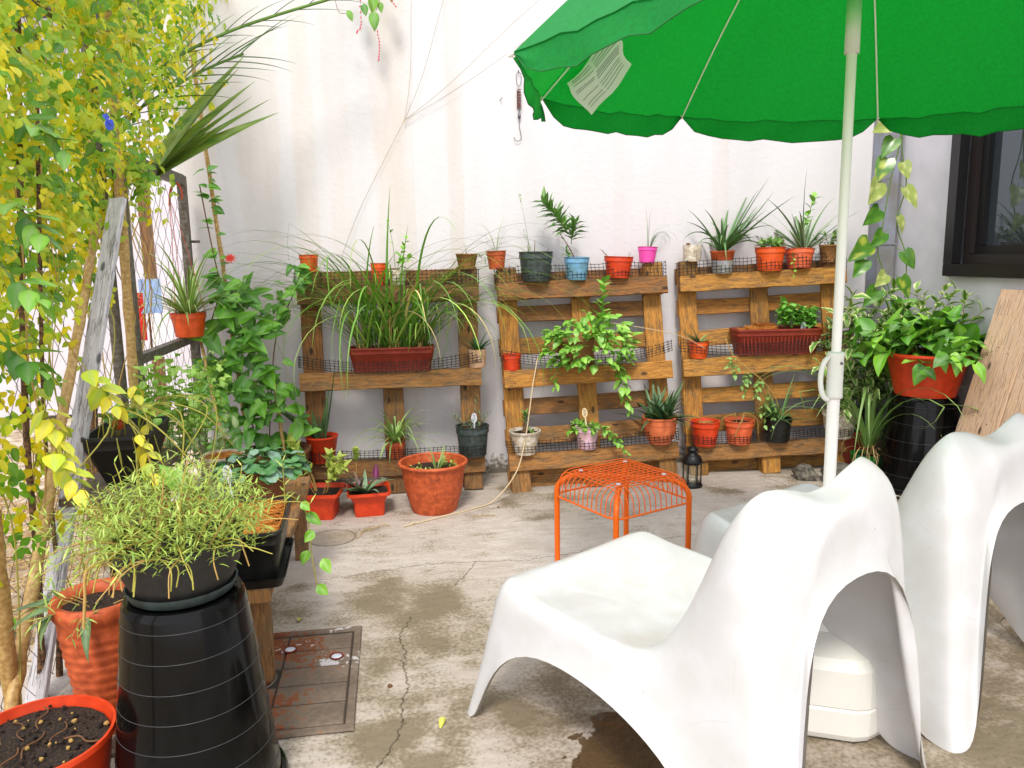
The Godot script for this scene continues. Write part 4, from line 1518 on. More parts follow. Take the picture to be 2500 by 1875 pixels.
	make_pot("hidden", "flower_pot", "dark brown pot of the variegated shrub in the corner", "pot", Vector3(2.40, 0, 0.22), 0.11, 0.22, M.brick, "plain", 0.75)


func word_strokes(p: Node3D, r: float, y: float, n: int, k: int) -> void:
	for i in n:
		var a := -0.45 + 0.13 * i + 0.03 * sin(i * 3.0 + k)
		var pts := []
		for j in 4:
			var b := a + 0.09 * j / 3.0
			pts.append(Vector3(sin(b) * (r + 0.0006), y + 0.0018 * sin(j * 2.3 + i + k), cos(b) * (r + 0.0006)))
		part(p, "lettering", tube(pts, 0.0009, 4), M.ink)


func closed_ring(r: float, y: float, n: int) -> Array:
	var a := []
	for j in n + 2:
		a.append(Vector3(cos(TAU * j / n) * r, y, sin(TAU * j / n) * r))
	return a


func oval(w: float, h: float, r: float, y: float) -> Array:
	var a := []
	for j in 26:
		var t := TAU * j / 24
		var q := cos(t) * w / r
		a.append(Vector3(sin(q) * (r + 0.001), y + sin(t) * h, cos(q) * (r + 0.001)))
	return a


func make_bucket(pos: Vector3, rt: float, rb: float, h: float, label: String, lines: int, turn := 0.0) -> Node3D:
	var t := thing("upturned_bucket", label, "bucket", pos, "upturned black buckets", turn)
	part(t, "body", lathe([[rb * 1.07, 0.0, 1], [rb * 1.08, 0.004], [rb * 1.075, h * 0.045], [rb * 1.05, h * 0.06, 1], [rb, h * 0.065, 1], [lerpf(rb, rt, 0.97), h * 0.965], [rt * 0.985, h * 0.985], [rt * 0.95, h, 1], [rt * 0.86, h, 1], [rt * 0.85, h - 0.004, 1], [0, h - 0.004]], 64), M.black)
	for k in lines:
		var v := 0.06 + 0.90 * (k + 0.7) / lines
		part(t, "groove_line", tube(closed_ring(lerpf(rb, rt, 0.97 * (v - 0.065) / 0.9) + 0.0003, h * v, 64), 0.0008, 4), M.groove)
	return t


# ---------------------------------------------------------------- plant builders
var LV := {}


func C(r: float, g: float, b: float) -> Color:
	return Color(r, g, b)


func leaf_set(n: int, L: float, W: float, shape: int, fold: float, curl: float, wave: float, pal: Array, mode := 0, nu := 4, nv := 7) -> Array:
	var a := []
	for k in n:
		var q: Array = pal[k % pal.size()]
		a.append(leaf(L * rf(0.85, 1.15), W * rf(0.88, 1.12), shape, fold * rf(0.6, 1.4), curl * rf(0.5, 1.5), wave, q[0], q[1], mode, nu, nv))
	return a


func make_leaf_sets() -> void:
	LV.mint = leaf_set(6, 1.0, 0.62, 0, 0.25, 0.5, 0.06, [[C(.15, .38, .02), C(.25, .52, .05)], [C(.20, .46, .035), C(.34, .62, .09)], [C(.11, .30, .02), C(.19, .42, .04)]])
	LV.herb = leaf_set(5, 1.0, 0.55, 0, 0.2, 0.4, 0.05, [[C(.12, .28, .03), C(.20, .38, .06)], [C(.16, .34, .05), C(.24, .42, .08)]], 0, 2, 4)
	LV.dark = leaf_set(5, 1.0, 0.34, 1, 0.3, 0.5, 0.25, [[C(.07, .19, .03), C(.14, .30, .06)], [C(.09, .24, .03), C(.17, .34, .07)]])
	LV.vine = leaf_set(6, 1.0, 0.62, 2, 0.2, 0.6, 0.05, [[C(.04, .17, .012), C(.09, .28, .02)], [C(.07, .25, .015), C(.13, .38, .03)], [C(.12, .36, .02), C(.22, .50, .05)]])
	LV.varieg = leaf_set(6, 1.0, 0.46, 0, 0.25, 0.6, 0.15, [[C(.10, .26, .035), C(.60, .66, .28)], [C(.16, .33, .05), C(.66, .68, .35)], [C(.07, .20, .03), C(.45, .55, .18)]], 1, 6, 9)
	LV.broad = leaf_set(6, 1.0, 0.72, 2, 0.22, 0.7, 0.12, [[C(.07, .24, .015), C(.12, .34, .02)], [C(.14, .38, .02), C(.26, .54, .05)], [C(.05, .16, .012), C(.09, .26, .02)]])
	LV.pothos = leaf_set(6, 1.0, 0.72, 2, 0.25, 0.5, 0.05, [[C(.07, .19, .02), C(.36, .42, .06)], [C(.06, .18, .02), C(.12, .26, .03)], [C(.30, .38, .10), C(.48, .52, .20)]], 2, 6, 8)
	LV.round = leaf_set(5, 1.0, 1.05, 3, 0.12, 0.4, 0.06, [[C(.04, .16, .045), C(.08, .24, .07)], [C(.07, .22, .06), C(.13, .30, .10)], [C(.22, .36, .28), C(.10, .26, .10)]], 0, 4, 6)
	LV.lime = leaf_set(5, 1.0, 0.75, 2, 0.15, 0.4, 0.05, [[C(.42, .50, .07), C(.30, .42, .06)], [C(.30, .42, .05), C(.50, .55, .12)]], 0, 4, 6)
	LV.needle = leaf_set(3, 1.0, 0.16, 1, 0.2, 0.5, 0.0, [[C(.22, .37, .025), C(.34, .46, .05)], [C(.34, .44, .04), C(.46, .53, .08)], [C(.14, .28, .02), C(.24, .37, .04)]], 0, 2, 3)
	LV.rose = leaf_set(3, 1.0, 0.18, 1, 0.2, 0.4, 0.0, [[C(.12, .22, .08), C(.22, .33, .15)], [C(.18, .28, .10), C(.28, .38, .18)]], 0, 2, 3)
	LV.yellow = leaf_set(6, 1.0, 0.58, 0, 0.12, 0.5, 0.10, [[C(.76, .64, .02), C(.84, .76, .05)], [C(.80, .70, .03), C(.64, .66, .04)], [C(.66, .66, .03), C(.46, .60, .04)]], 0, 4, 6)
	LV.pale = leaf_set(5, 1.0, 0.58, 0, 0.12, 0.5, 0.10, [[C(.36, .46, .05), C(.50, .55, .08)], [C(.26, .40, .04), C(.40, .50, .07)], [C(.45, .50, .06), C(.30, .42, .05)]], 0, 4, 6)
	LV.green = leaf_set(5, 1.0, 0.58, 0, 0.12, 0.4, 0.06, [[C(.09, .26, .025), C(.16, .36, .05)], [C(.14, .35, .03), C(.22, .44, .06)], [C(.05, .19, .02), C(.10, .27, .03)]], 0, 4, 6)
	LV.pale2 = leaf_set(4, 1.0, 0.5, 0, 0.2, 0.5, 0.06, [[C(.22, .33, .10), C(.32, .42, .16)], [C(.16, .28, .07), C(.26, .38, .12)]])
	LV.curly = leaf_set(5, 1.0, 0.85, 2, 0.3, 0.9, 0.35, [[C(.09, .30, .02), C(.18, .46, .05)], [C(.13, .38, .03), C(.26, .56, .09)], [C(.07, .22, .02), C(.13, .34, .04)]], 0, 6, 8)
	LV.fern = leaf_set(4, 1.0, 0.7, 0, 0.3, 0.5, 0.5, [[C(.20, .42, .03), C(.34, .58, .08)], [C(.28, .50, .05), C(.42, .64, .12)]], 0, 4, 6)
	LV.olive = leaf_set(4, 1.0, 0.28, 1, 0.2, 0.8, 0.1, [[C(.07, .15, .05), C(.13, .22, .08)], [C(.10, .20, .06), C(.18, .28, .10)]])


func put_leaf(t: Node, set_: String, p: Vector3, d: Vector3, size: float, up := Vector3.UP, m: Material = null, n := "leaf") -> MeshInstance3D:
	var s: Array = LV[set_]
	return part(t, n, s[rng.randi() % s.size()], m if m else M.leaf, aim(p, d, up + Vector3(rf(-.4, .4), rf(-.2, .2), rf(-.4, .4)), size))


func dirv(yaw: float, el: float) -> Vector3:
	return Vector3(cos(yaw) * cos(el), sin(el), sin(yaw) * cos(el))


# a tuft of arching blades
func tuft(t: Node, o: Vector3, n: int, L: Vector2, W: float, el: Vector2, droop: Vector2, ca: Color, cb: Color, edge := false, spread := 0.02, kinks := 0.0, yaw := Vector2(0, TAU), thick := 0.35, taper := 1.6, m: Material = null, nm := "leaf") -> void:
	for k in n:
		var v := rf(0.75, 1.25)
		var b := blade(rf(L.x, L.y), W * rf(0.75, 1.2), rf(el.x, el.y), rf(droop.x, droop.y), rf(0.35, 0.7) if rng.randf() < kinks else -1.0, Color(ca.r * v, ca.g * v, ca.b * v), Color(cb.r * v, cb.g * v, cb.b * v), edge, thick, taper, 10)
		var a := rf(yaw.x, yaw.y)
		var off := Vector3(cos(a + rf(-.8, .8)), 0, sin(a + rf(-.8, .8))) * spread * sqrt(rng.randf())
		part(t, nm, b, m if m else M.leaf, Transform3D(Basis(Vector3.UP, PI / 2 - a), o + off))


# a stem from o along d with leaves on both sides; returns its tip
func sprig(t: Node, o: Vector3, d: Vector3, L: float, n: int, set_: String, size: float, bend := Vector3(0, -0.3, 0), rad := 0.0016, sm: Material = null, opp := false, from := 0.15, el := 0.35, shrink := 0.5) -> Vector3:
	d = d.normalized()
	var pts := []
	var seg := 7
	var w := Vector3(rf(-.1, .1), 0, rf(-.1, .1))
	for i in seg + 1:
		var s := float(i) / seg
		pts.append(o + d * L * s + (bend + w) * L * s * s)
	part(t, "stem", tube(pts, [rad, rad, rad * 0.9, rad * 0.8, rad * 0.7, rad * 0.6, rad * 0.5, rad * 0.4], 5), sm if sm else M.stem)
	var a := rf(0, TAU)
	for k in n:
		var s := lerpf(from, 1.0, float(k + 1) / n)
		var f := s * seg
		var i := mini(int(f), seg - 1)
		var p: Vector3 = pts[i].lerp(pts[i + 1], f - i)
		var td: Vector3 = (pts[i + 1] - pts[i]).normalized()
		var x := td.cross(Vector3(0.3, 0.1, 0.95)).normalized()
		var y := td.cross(x)
		a += 2.4
		for q in (2 if opp else 1):
			var b := a + PI * q
			var out := (x * cos(b) + y * sin(b)) * cos(el) + td * (0.35 + 0.7 * s)
			put_leaf(t, set_, p, out, size * rf(0.75, 1.15) * (1.0 - shrink * maxf(0.0, s - 0.6)), Vector3.UP + td * 0.3)
	return pts[seg]


func name_tag(nm: String, label: String, pos: Vector3, h: float, m: Material, lean := Vector3.ZERO) -> void:
	var t := thing(nm, label, "plant tag", pos)
	t.rotation = lean
	part(t, "stick", box(Vector3(0.007, h, 0.0025), 0.0008), m, at(Vector3(0, h / 2, 0)))
	var l := []
	for z in [-0.0016, 0.0016]:
		var lp := PackedVector3Array()
		for k in 20:
			lp.append(Vector3(cos(TAU * k / 20) * 0.014, h + 0.018 + sin(TAU * k / 20) * 0.024, z))
		l.append(lp)
	part(t, "paddle", loft(l, true, true), m)
	for k in 5:
		var pts := []
		for j in 5:
			pts.append(Vector3(-0.004 + 0.0075 * sin(j * 1.9 + k * 2.0) * 0.7 + (0.006 if k % 2 else 0.0), h + 0.004 + 0.0075 * k * 0.9 + j * 0.0013, 0.0022))
		part(t, "writing", tube(pts, 0.0006, 4), M.ink)


func plant(nm: String, label: String, o: Vector3, grp := "") -> Node3D:
	return thing(nm, label, "plant", o, grp)


func make_shelf_plants() -> void:
	var Z := Vector3.ZERO
	var t: Node3D
	# ---- left pallet
	t = plant("long_grass", "big clump of long arching green grass spilling over the planter and pallet", pots.l_planter)
	for k in 26:
		var x := rf(-0.17, 0.17)
		part(t, "stalk", tube([Vector3(x, -0.01, rf(-.03, .03)), Vector3(x * 1.15 + rf(-.02, .02), rf(.10, .2), rf(-.03, .04))], [0.0045, 0.002], 5), M.stem_dry)
	for k in 230:
		var x := rf(-0.17, 0.17)
		var a := PI / 2 + rf(-0.9, 0.9) - x * 4.0
		if rng.randf() < 0.62:
			a = rf(-.25, .6) if rng.randf() < 0.5 + x * 2.0 else PI - rf(-.25, .6)
		var v := rf(0.7, 1.35)
		var long := rng.randf() < 0.5
		var g := C(.11, .27, .03) if rng.randf() < 0.65 else C(.27, .42, .08)
		var dry := rng.randf() < 0.06
		if dry:
			g = C(.55, .45, .2)
		var b := blade(rf(0.7, 1.15) if long else rf(0.35, 0.75), rf(0.006, 0.014), rf(0.75, 1.4), rf(1.7, 3.3) if long else rf(0.8, 2.4), rf(0.3, 0.6) if rng.randf() < 0.14 else -1.0, Color(g.r * v, g.g * v, g.b * v), Color(g.r * v * 1.3, g.g * v * 1.2, g.b * v), false, 0.35, 1.8, 14)
		part(t, "leaf", b, M.leaf, Transform3D(Basis(Vector3.UP, PI / 2 - a), Vector3(x, rf(0, .04), rf(-.025, .035))))
	for q in [[-0.02, 0.78, 0.016, 1.55, 0.1], [0.03, 0.60, 0.015, 1.5, 0.15], [0.06, 0.42, 0.013, 1.5, 0.3]]:
		part(t, "leaf", blade(q[1], q[2], q[3], q[4], -1.0, C(.10, .28, .03), C(.15, .33, .04), false, 0.3, 2.5), M.leaf, Transform3D(Basis(Vector3.UP, rf(-1, 1)), Vector3(q[0], 0, 0)))
	for q in [[-0.12, 0.85, 0.011, 1.25, 0.5, 0.62], [-0.15, 0.75, 0.012, 1.2, 0.9, 0.55]]:
		part(t, "leaf", blade(q[1], q[2], q[3], q[4], q[5], C(.13, .28, .04), C(.2, .33, .05), false, 0.3, 2.2, 16), M.leaf, Transform3D(Basis(Vector3.UP, -PI / 2 + rf(-.2, .2)), Vector3(q[0], 0, 0)))
	t = plant("succulent", "dark pointed rosette succulent in the beige cup", pots.l_cup)
	tuft(t, Z, 13, Vector2(.07, .13), .02, Vector2(.3, 1.2), Vector2(.1, .7), C(.05, .13, .04), C(.08, .18, .06), false, .01, 0, Vector2(0, TAU), .5, 2.2)
	t = plant("rosemary", "rosemary sprigs in the dark slate green pot", pots.l_dark)
	for k in 11:
		var a := TAU * k / 11.0
		var ft := sprig(t, dirv(a, 0) * 0.03, dirv(a, rf(.5, 1.3)), rf(.07, .13), 16, "rose", .026, Vector3(0, -.15, 0), .0013, M.stem_brown)
	sprig(t, Vector3(0.01, 0, 0), Vector3(0.05, 1, 0.1), .17, 26, "rose", .028, Z, .0014, M.stem_brown)
	name_tag("spoon_tag", "white plastic spoon used as a plant tag in the rosemary pot", pots.l_dark + Vector3(0.005, 0, 0.05), 0.05, M.spoon)
	t = plant("spider_plant", "striped spider plant with arching leaves on the bottom shelf beside the big orange pot", pots.l_spider)
	tuft(t, Z, 48, Vector2(.17, .32), .014, Vector2(.35, 1.35), Vector2(.9, 2.4), C(.15, .33, .05), C(.58, .62, .30), true, .015)
	t = plant("snake_plant", "snake plant with stiff mottled leaves in the bright red orange pot", pots.l_snake)
	for q in [[0.02, 0.26, 0.034, 1.5, 0.3], [0.3, 0.20, 0.042, 1.45, 1.2], [PI, 0.30, 0.05, 0.75, 3.2], [1.2, 0.17, 0.04, 1.3, 2.2], [4.0, 0.15, 0.036, 1.4, 4.4]]:
		var lf := leaf(q[1], q[2], 1, 0.35, 0.15, 0.02, C(.035, .10, .03), C(.12, .20, .08), 3, 4, 16)
		part(t, "leaf", lf, M.leaf_gloss, aim(dirv(q[4], 0) * 0.02, dirv(q[4], q[3]), dirv(q[4] + 2.0, 0.2)))
	part(t, "leaf", blade(0.42, 0.02, 1.35, -0.1, -1, C(.05, .13, .04), C(.05, .12, .04), false, .4, 2.0), M.leaf, Transform3D(Basis(Vector3.UP, 1.2), Vector3(0.02, 0, 0)))
	t = plant("seedling", "young climbing seedling with round leaves behind the grass", pots.l_white)
	sprig(t, Z, Vector3(.15, 1, .1), .16, 8, "mint", .045, Vector3(.1, 0, 0))
	sprig(t, Z, Vector3(.5, 1, .1), .10, 6, "mint", .05, Vector3(.2, -.2, 0))
	sprig(t, Vector3(-.01, 0, 0), Vector3(.02, 1, .0), .24, 4, "mint", .028, Vector3(-.05, 0, 0))
	t = plant("dry_twig", "thin dry twig in the rough clay pot", pots.l_clay)
	sprig(t, Z, Vector3(-.1, 1, 0), .05, 3, "olive", .02, Z, .0014, M.stem_brown)
	sprig(t, Vector3(.03, 0, 0.02), Vector3(.7, .5, .6), .07, 3, "olive", .05, Vector3(0, -.6, 0), .0014, M.stem_brown)
	# floor
	t = plant("leggy_plant", "leggy stems with small yellow green leaves in the square pot", pots.sq1)
	for k in 9:
		var a := rf(0, TAU)
		sprig(t, dirv(a, 0) * .03, dirv(a, rf(.9, 1.4)), rf(.17, .30), 13, "lime", rf(.034, .05), Vector3(rf(-.3, .3), -.1, .1), .0025, M.stem_dry, false, .4, .3, .2)
	t = plant("striped_spiderwort", "pointed grey green leaves with a purple bud in the second square pot", pots.sq2)
	tuft(t, Vector3(-.02, 0, 0), 12, Vector2(.10, .17), .028, Vector2(.3, 1.2), Vector2(.2, .8), C(.16, .26, .14), C(.28, .36, .22), true, .02, 0, Vector2(0, TAU), .4, 2.0)
	tuft(t, Vector3(-.04, 0, -.03), 8, Vector2(.08, .13), .02, Vector2(.6, 1.3), Vector2(.2, .8), C(.12, .05, .08), C(.2, .16, .10), false, .02, 0, Vector2(0, TAU), .4, 2.0)
	part(t, "leaf", leaf(.075, .03, 0, .9, .1, 0, C(.22, .03, .12), C(.28, .05, .18)), M.leaf, aim(Vector3(.035, .06, .02), Vector3(.05, 1, -.1), Vector3(0, .1, -1)))
	sprig(t, Vector3(-.06, 0, -.03), Vector3(.1, 1, -.1), .19, 14, "lime", .042, Z, .002, M.stem_dry, false, .7)
	t = plant("young_plants", "sparse small shoots growing in the large round orange pot", pots.big)
	tuft(t, Vector3(.02, 0, .02), 14, Vector2(.07, .16), .008, Vector2(.8, 1.5), Vector2(.1, .8), C(.18, .30, .08), C(.38, .44, .16), true, .02)
	for k in 9:
		var a := rf(0, TAU)
		sprig(t, dirv(a, 0) * rf(.03, .09), dirv(a + 1, rf(.5, 1.3)), rf(.04, .08), 7, "lime", rf(.012, .022))
	# ---- middle pallet
	t = plant("wispy_grass", "few wispy arching grass blades in the small terracotta pot", pots.m_terra)
	tuft(t, Z, 11, Vector2(.12, .24), .0026, Vector2(.9, 1.5), Vector2(.4, 2.6), C(.16, .22, .10), C(.30, .33, .18), false, .01)
	t = plant("thin_weeds", "thin tall weed stalks in the wide dark grey pot", pots.m_grey)
	sprig(t, Vector3(-.03, 0, 0), Vector3(-.10, 1, 0), .30, 5, "herb", .02, Vector3(-.05, 0, 0), .0012, M.stem, false, .85)
	sprig(t, Vector3(-.02, 0, .01), Vector3(-.18, 1, 0), .12, 10, "rose", .02, Vector3(-.1, 0, 0), .0012)
	sprig(t, Vector3(-.01, 0, .01), Vector3(.05, 1, 0), .07, 2, "herb", .014, Z, .003, M.stem_brown)
	sprig(t, Vector3(-.02, 0, .02), Vector3(-.3, 1, .1), .17, 2, "rose", .02, Vector3(-.2, 0, 0), .0008, M.stem_dry)
	tuft(t, Vector3(-.04, 0, .02), 4, Vector2(.08, .14), .005, Vector2(.4, 1.2), Vector2(1.0, 2.2), C(.2, .3, .08), C(.4, .44, .2), true)
	sprig(t, Vector3(.05, 0, 0), Vector3(.4, .8, 0), .035, 1, "herb", .01, Z, .003, M.stem_brown)
	t = plant("leaning_shrub", "leafy shrub leaning out of the light blue pot", pots.m_blue)
	var tip := sprig(t, Vector3(-.01, 0, 0), Vector3(-.35, 1, 0), .15, 3, "dark", .05, Vector3(-.2, 0, 0), .0035, M.stem_brown, false, .6)
	sprig(t, Vector3(-.045, .13, 0), Vector3(-.55, .9, .05), .20, 46, "dark", .092, Vector3(-.2, -.05, 0), .003, M.stem, false, .05)
	sprig(t, Vector3(-.03, .08, 0), Vector3(.12, 1, .05), .11, 26, "dark", .078, Z, .0025, M.stem, false, .15)
	sprig(t, Vector3(-.045, 0, .02), Vector3(-.2, 1, .1), .06, 12, "dark", .04, Z, .002)
	t = plant("cuttings", "two short cuttings in the orange red pot on the top shelf", pots.m_red)
	sprig(t, Vector3(-.045, 0, .0), Vector3(-.8, .9, 0), .07, 6, "rose", .022, Z, .003, M.stem_brown)
	sprig(t, Vector3(.04, 0, .02), Vector3(.2, .8, .3), .035, 7, "rose", .022)
	t = plant("chives", "thin drooping chive blades in the small bright pink pot", pots.m_pink)
	tuft(t, Vector3(.01, 0, 0), 13, Vector2(.14, .25), .0026, Vector2(1.0, 1.5), Vector2(1.8, 3.4), C(.15, .22, .12), C(.25, .30, .18), false, .008, 0, Vector2(-.7, 1.0))
	tuft(t, Z, 3, Vector2(.15, .22), .0028, Vector2(1.45, 1.56), Vector2(0, .2), C(.15, .22, .12), C(.25, .30, .18), false, .006)
	t = plant("mint_bush", "bushy bright green mint hanging over the middle pallet", pots.m_mint)
	for k in 12:
		var a := rf(-0.3, PI + 0.3)
		sprig(t, Vector3(.04, 0, .02), dirv(a, rf(.1, 1.3)), rf(.14, .2), 3, "mint", .07, Vector3(0, -.4, .1), .0018)
	for k in 262:
		var a := rf(-.35, PI + .35)
		var e := asin(rf(-.75, 1.0))
		var q := rf(.72, 1.05)
		var o := Vector3(cos(a) * cos(e) * .225, sin(e) * .155, sin(a) * cos(e) * .13) * q
		put_leaf(t, "mint", Vector3(.06, -.005, .05) + o, Vector3(o.x * 4.0 + rf(-.4, .4), rf(-.7, .6), o.z * 4.0 + rf(.0, .6)), rf(.042, .064), Vector3(o.x * 2.0, 1, o.z * 4.0 + .3))
	sprig(t, Vector3(.10, .02, .05), Vector3(.20, 1, .05), .28, 18, "mint", .072, Vector3(.02, 0, 0), .0022, M.stem, false, .25, .3, .1)
	for q in [[.19, .10], [.22, .08]]:
		sprig(t, Vector3(q[0], -.08, q[1]), Vector3(.15, -1, .1), rf(.22, .28), 12, "mint", .06, Z, .0016, M.stem, false, .1)
	for q in [[-.12, .12]]:
		sprig(t, Vector3(q[0], -.06, q[1]), Vector3(-.15, -1, .1), rf(.08, .16), 6, "mint", .06, Z, .0016, M.stem, false, .1)
	t = plant("desert_rose", "little swollen stemmed succulent with narrow leaves in the white ribbed pot", pots.m_white)
	part(t, "trunk", lathe([[.016, -.005], [.018, .008], [.010, .025], [.006, .04], [.004, .055]], 10), M.bark)
	sprig(t, Vector3(0, .04, 0), Vector3(.05, 1, 0), .06, 14, "dark", .055, Z, .003)
	sprig(t, Vector3(.02, 0, .02), Vector3(.3, .7, .2), .03, 4, "herb", .035)
	t = plant("oregano", "small round leaved oregano trailing from the pale pink pot", pots.m_lav)
	for k in 16:
		var a := rf(0, TAU)
		sprig(t, dirv(a, 0) * .02, dirv(a, rf(.3, 1.0)), rf(.05, .09), 7, "mint", .036, Vector3(0, -.4, 0), .0012)
	for k in 4:
		sprig(t, Vector3(.045, .01, .03), Vector3(.35, .1, .3), rf(.09, .15), 9, "mint", .036, Vector3(.1, -1.0, .1), .0012)
	name_tag("wooden_tag", "oval wooden tag with handwriting in the pale pink pot", pots.m_lav + Vector3(-.012, 0, .04), 0.075, M.tag_wood, Vector3(0, 0, .12))
	t = plant("spiderwort", "dark green and purple spiderwort in the peach coloured pot", pots.m_peach)
	for q in [[-.035, 0], [.035, .01], [0, .02]]:
		tuft(t, Vector3(q[0], 0, q[1]), 18, Vector2(.13, .23), .026, Vector2(.1, 1.35), Vector2(.2, .9), C(.05, .12, .045), C(.13, .20, .09), false, .012, 0, Vector2(0, TAU), .5, 2.0)
	tuft(t, Vector3(.06, 0, .03), 4, Vector2(.08, .12), .012, Vector2(.0, .5), Vector2(1.2, 1.9), C(.22, .05, .16), C(.25, .06, .2), false, .01, 0, Vector2(-.5, .8))
	# ---- right pallet
	t = plant("aloe", "tall spotted aloe with long thin leaves above the silver cover pot", pots.r_aloe)
	tuft(t, Z, 22, Vector2(.16, .3), .02, Vector2(.5, 1.4), Vector2(.2, 1.3), C(.07, .17, .05), C(.12, .24, .08), false, .012, 0, Vector2(0, TAU), .9, 2.0)
	tuft(t, Z, 8, Vector2(.3, .45), .02, Vector2(.75, 1.15), Vector2(-.15, .3), C(.07, .17, .05), C(.12, .22, .08), false, .012, 0, Vector2(-.6, .5), .9, 1.8)
	tuft(t, Z, 9, Vector2(.25, .36), .017, Vector2(.5, 1.0), Vector2(2.2, 3.0), C(.09, .2, .06), C(.16, .27, .1), false, .012, 0, Vector2(0, TAU), .8, 2.0)
	t = plant("leafy_herb", "small leafy herb in the bright orange pot", pots.r_orange)
	for k in 12:
		var a := rf(0, TAU)
		sprig(t, dirv(a, 0) * rf(0, .04), dirv(a, rf(.8, 1.4)), rf(.05, .11), 9, "herb", rf(.032, .045))
	t = plant("variegated_agave", "spiky white edged agave with a leafy sprig beside the parasol pole", pots.r_salmon)
	tuft(t, Vector3(.03, 0, -.01), 30, Vector2(.2, .40), .021, Vector2(.2, 1.3), Vector2(.0, .8), C(.10, .20, .09), C(.55, .60, .42), true, .015, 0, Vector2(0, TAU), .5, 1.8)
	part(t, "leaf", blade(.42, .011, 1.5, -.15, -1, C(.05, .11, .08), C(.05, .1, .08), false, .5), M.leaf, Transform3D(Basis(Vector3.UP, -1.5), Vector3(.02, 0, 0)))
	part(t, "leaf", blade(.36, .014, .75, .35, -1, C(.05, .11, .08), C(.05, .1, .08), false, .5), M.leaf, Transform3D(Basis(Vector3.UP, 1.45), Vector3(.04, 0, 0)))
	sprig(t, Vector3(-.02, 0, .02), Vector3(.12, 1, .1), .28, 20, "mint", .052, Z, .002, M.stem, false, .15)
	sprig(t, Vector3(-.06, 0, .04), Vector3(-.4, -.1, .7), .10, 8, "mint", .024, Vector3(.2, -1.3, .1), .0012)
	t = plant("round_leaf_sprig", "round leaved sprig in the brown clay pot behind the parasol pole", pots.r_brown)
	for k in 6:
		sprig(t, Z, dirv(rf(0, TAU), rf(.7, 1.3)), rf(.08, .14), 8, "herb", .036)
	t = plant("small_aloe", "few thin aloe leaves in the small orange pot on the middle shelf", pots.r_small)
	tuft(t, Z, 5, Vector2(.08, .14), .013, Vector2(.3, 1.4), Vector2(-.2, .8), C(.08, .17, .06), C(.14, .23, .1), false, .012, 0, Vector2(PI - .9, PI + .9), .8, 2.0)
	tuft(t, Z, 4, Vector2(.07, .11), .013, Vector2(.4, .9), Vector2(.2, 1.5), C(.16, .28, .08), C(.3, .4, .16), true, .012, 0, Vector2(-.9, .9), .8, 2.0)
	t = plant("curly_mint", "two clumps of curly bright green leaves in the maroon planter", pots.r_planter)
	for q in [[.02, .17], [.05, .12], [.11, .12], [.15, .13], [.19, .10]]:
		for k in 3:
			sprig(t, Vector3(q[0] + rf(-.02, .02), 0, rf(-.02, .03)), Vector3(rf(-.2, .2), 1, rf(-.1, .3)), q[1] * rf(.8, 1.1), 11, "curly", .055, Z, .0016, M.stem_brown, false, .25)
	name_tag("seed_label", "small white seed label standing in the maroon planter", pots.r_planter + Vector3(.13, 0, .05), 0.008, M.spoon)
	t = plant("dry_stalks", "bent dry stalks in the salmon pot on the bottom shelf", pots.r_salmon2)
	for k in 5:
		var a := rf(0, TAU)
		part(t, "stalk", tube(spline([dirv(a, 0) * .02, dirv(a, .9) * .06, dirv(a + .6, .25) * .09, dirv(a + .9, -.5) * .11], 5), .0022, 5), M.stem_dry)
	t = plant("dead_stump", "dead stem stump in the orange red pot above the lantern", pots.r_red2)
	for k in 4:
		part(t, "stalk", tube([dirv(k * 1.7, 0) * .05, dirv(k * 1.7 + .4, .5) * .02, dirv(k * 1.7 + 2.6, .2) * .05], .0025, 5), M.stem_dry)
	t = plant("spiky_aloe", "low spiky aloe in the black ribbed pot", pots.r_dark)
	tuft(t, Z, 26, Vector2(.09, .2), .014, Vector2(.2, 1.3), Vector2(.0, .9), C(.09, .20, .06), C(.16, .30, .1), false, .02, 0, Vector2(0, TAU), .8, 2.0)
	tuft(t, Vector3(.02, 0, 0), 2, Vector2(.2, .26), .018, Vector2(1.2, 1.45), Vector2(-.1, .2), C(.12, .24, .08), C(.2, .33, .12), false, .01, 0, Vector2(-.6, .2), .8, 2.0)
	t = plant("arching_creeper", "woody creeper arching up from the black ribbed pot towards the lantern", pots.r_dark)
	var arc := spline([Vector3(0, 0, 0), Vector3(-.02, .10, .03), Vector3(-.10, .21, .05), Vector3(-.20, .29, .06), Vector3(-.28, .36, .05), Vector3(-.32, .45, .04)], 6)
	part(t, "stem", tube(arc, .003, 6), M.stem_dry)
	for k in 11:
		var p: Vector3 = arc[int(lerpf(6, arc.size() - 8, k / 10.0))]
		sprig(t, p, Vector3(rf(-.8, -.1), rf(-.9, .2), rf(.1, .4)), rf(.06, .13), 7, "herb", rf(.028, .04), Vector3(0, -.8, 0), .0012)
	t = plant("curly_sprig", "curly leaved sprig in the white pot behind the parasol pole", pots.r_white2)
	for k in 7:
		sprig(t, Vector3(rf(-.06, .02), 0, 0), Vector3(rf(-.5, .3), 1, .1), rf(.08, .17), 8, "curly", .045, Z, .0016)
	# ---- corner
	t = plant("lemongrass", "long drooping lemongrass blades with dry roots in the green pot", pots.green)
	tuft(t, Vector3(0, .05, 0), 30, Vector2(.5, 1.0), .018, Vector2(.9, 1.45), Vector2(1.8, 3.2), C(.16, .30, .07), C(.28, .42, .14), false, .03, .35, Vector2(-.6, PI + .6), .35, 1.8)
	tuft(t, Vector3(0, .02, .02), 26, Vector2(.12, .26), .004, Vector2(.3, 1.4), Vector2(2.6, 4.5), C(.42, .26, .10), C(.55, .40, .2), false, .03, 0, Vector2(0, PI), .35, 1.6)
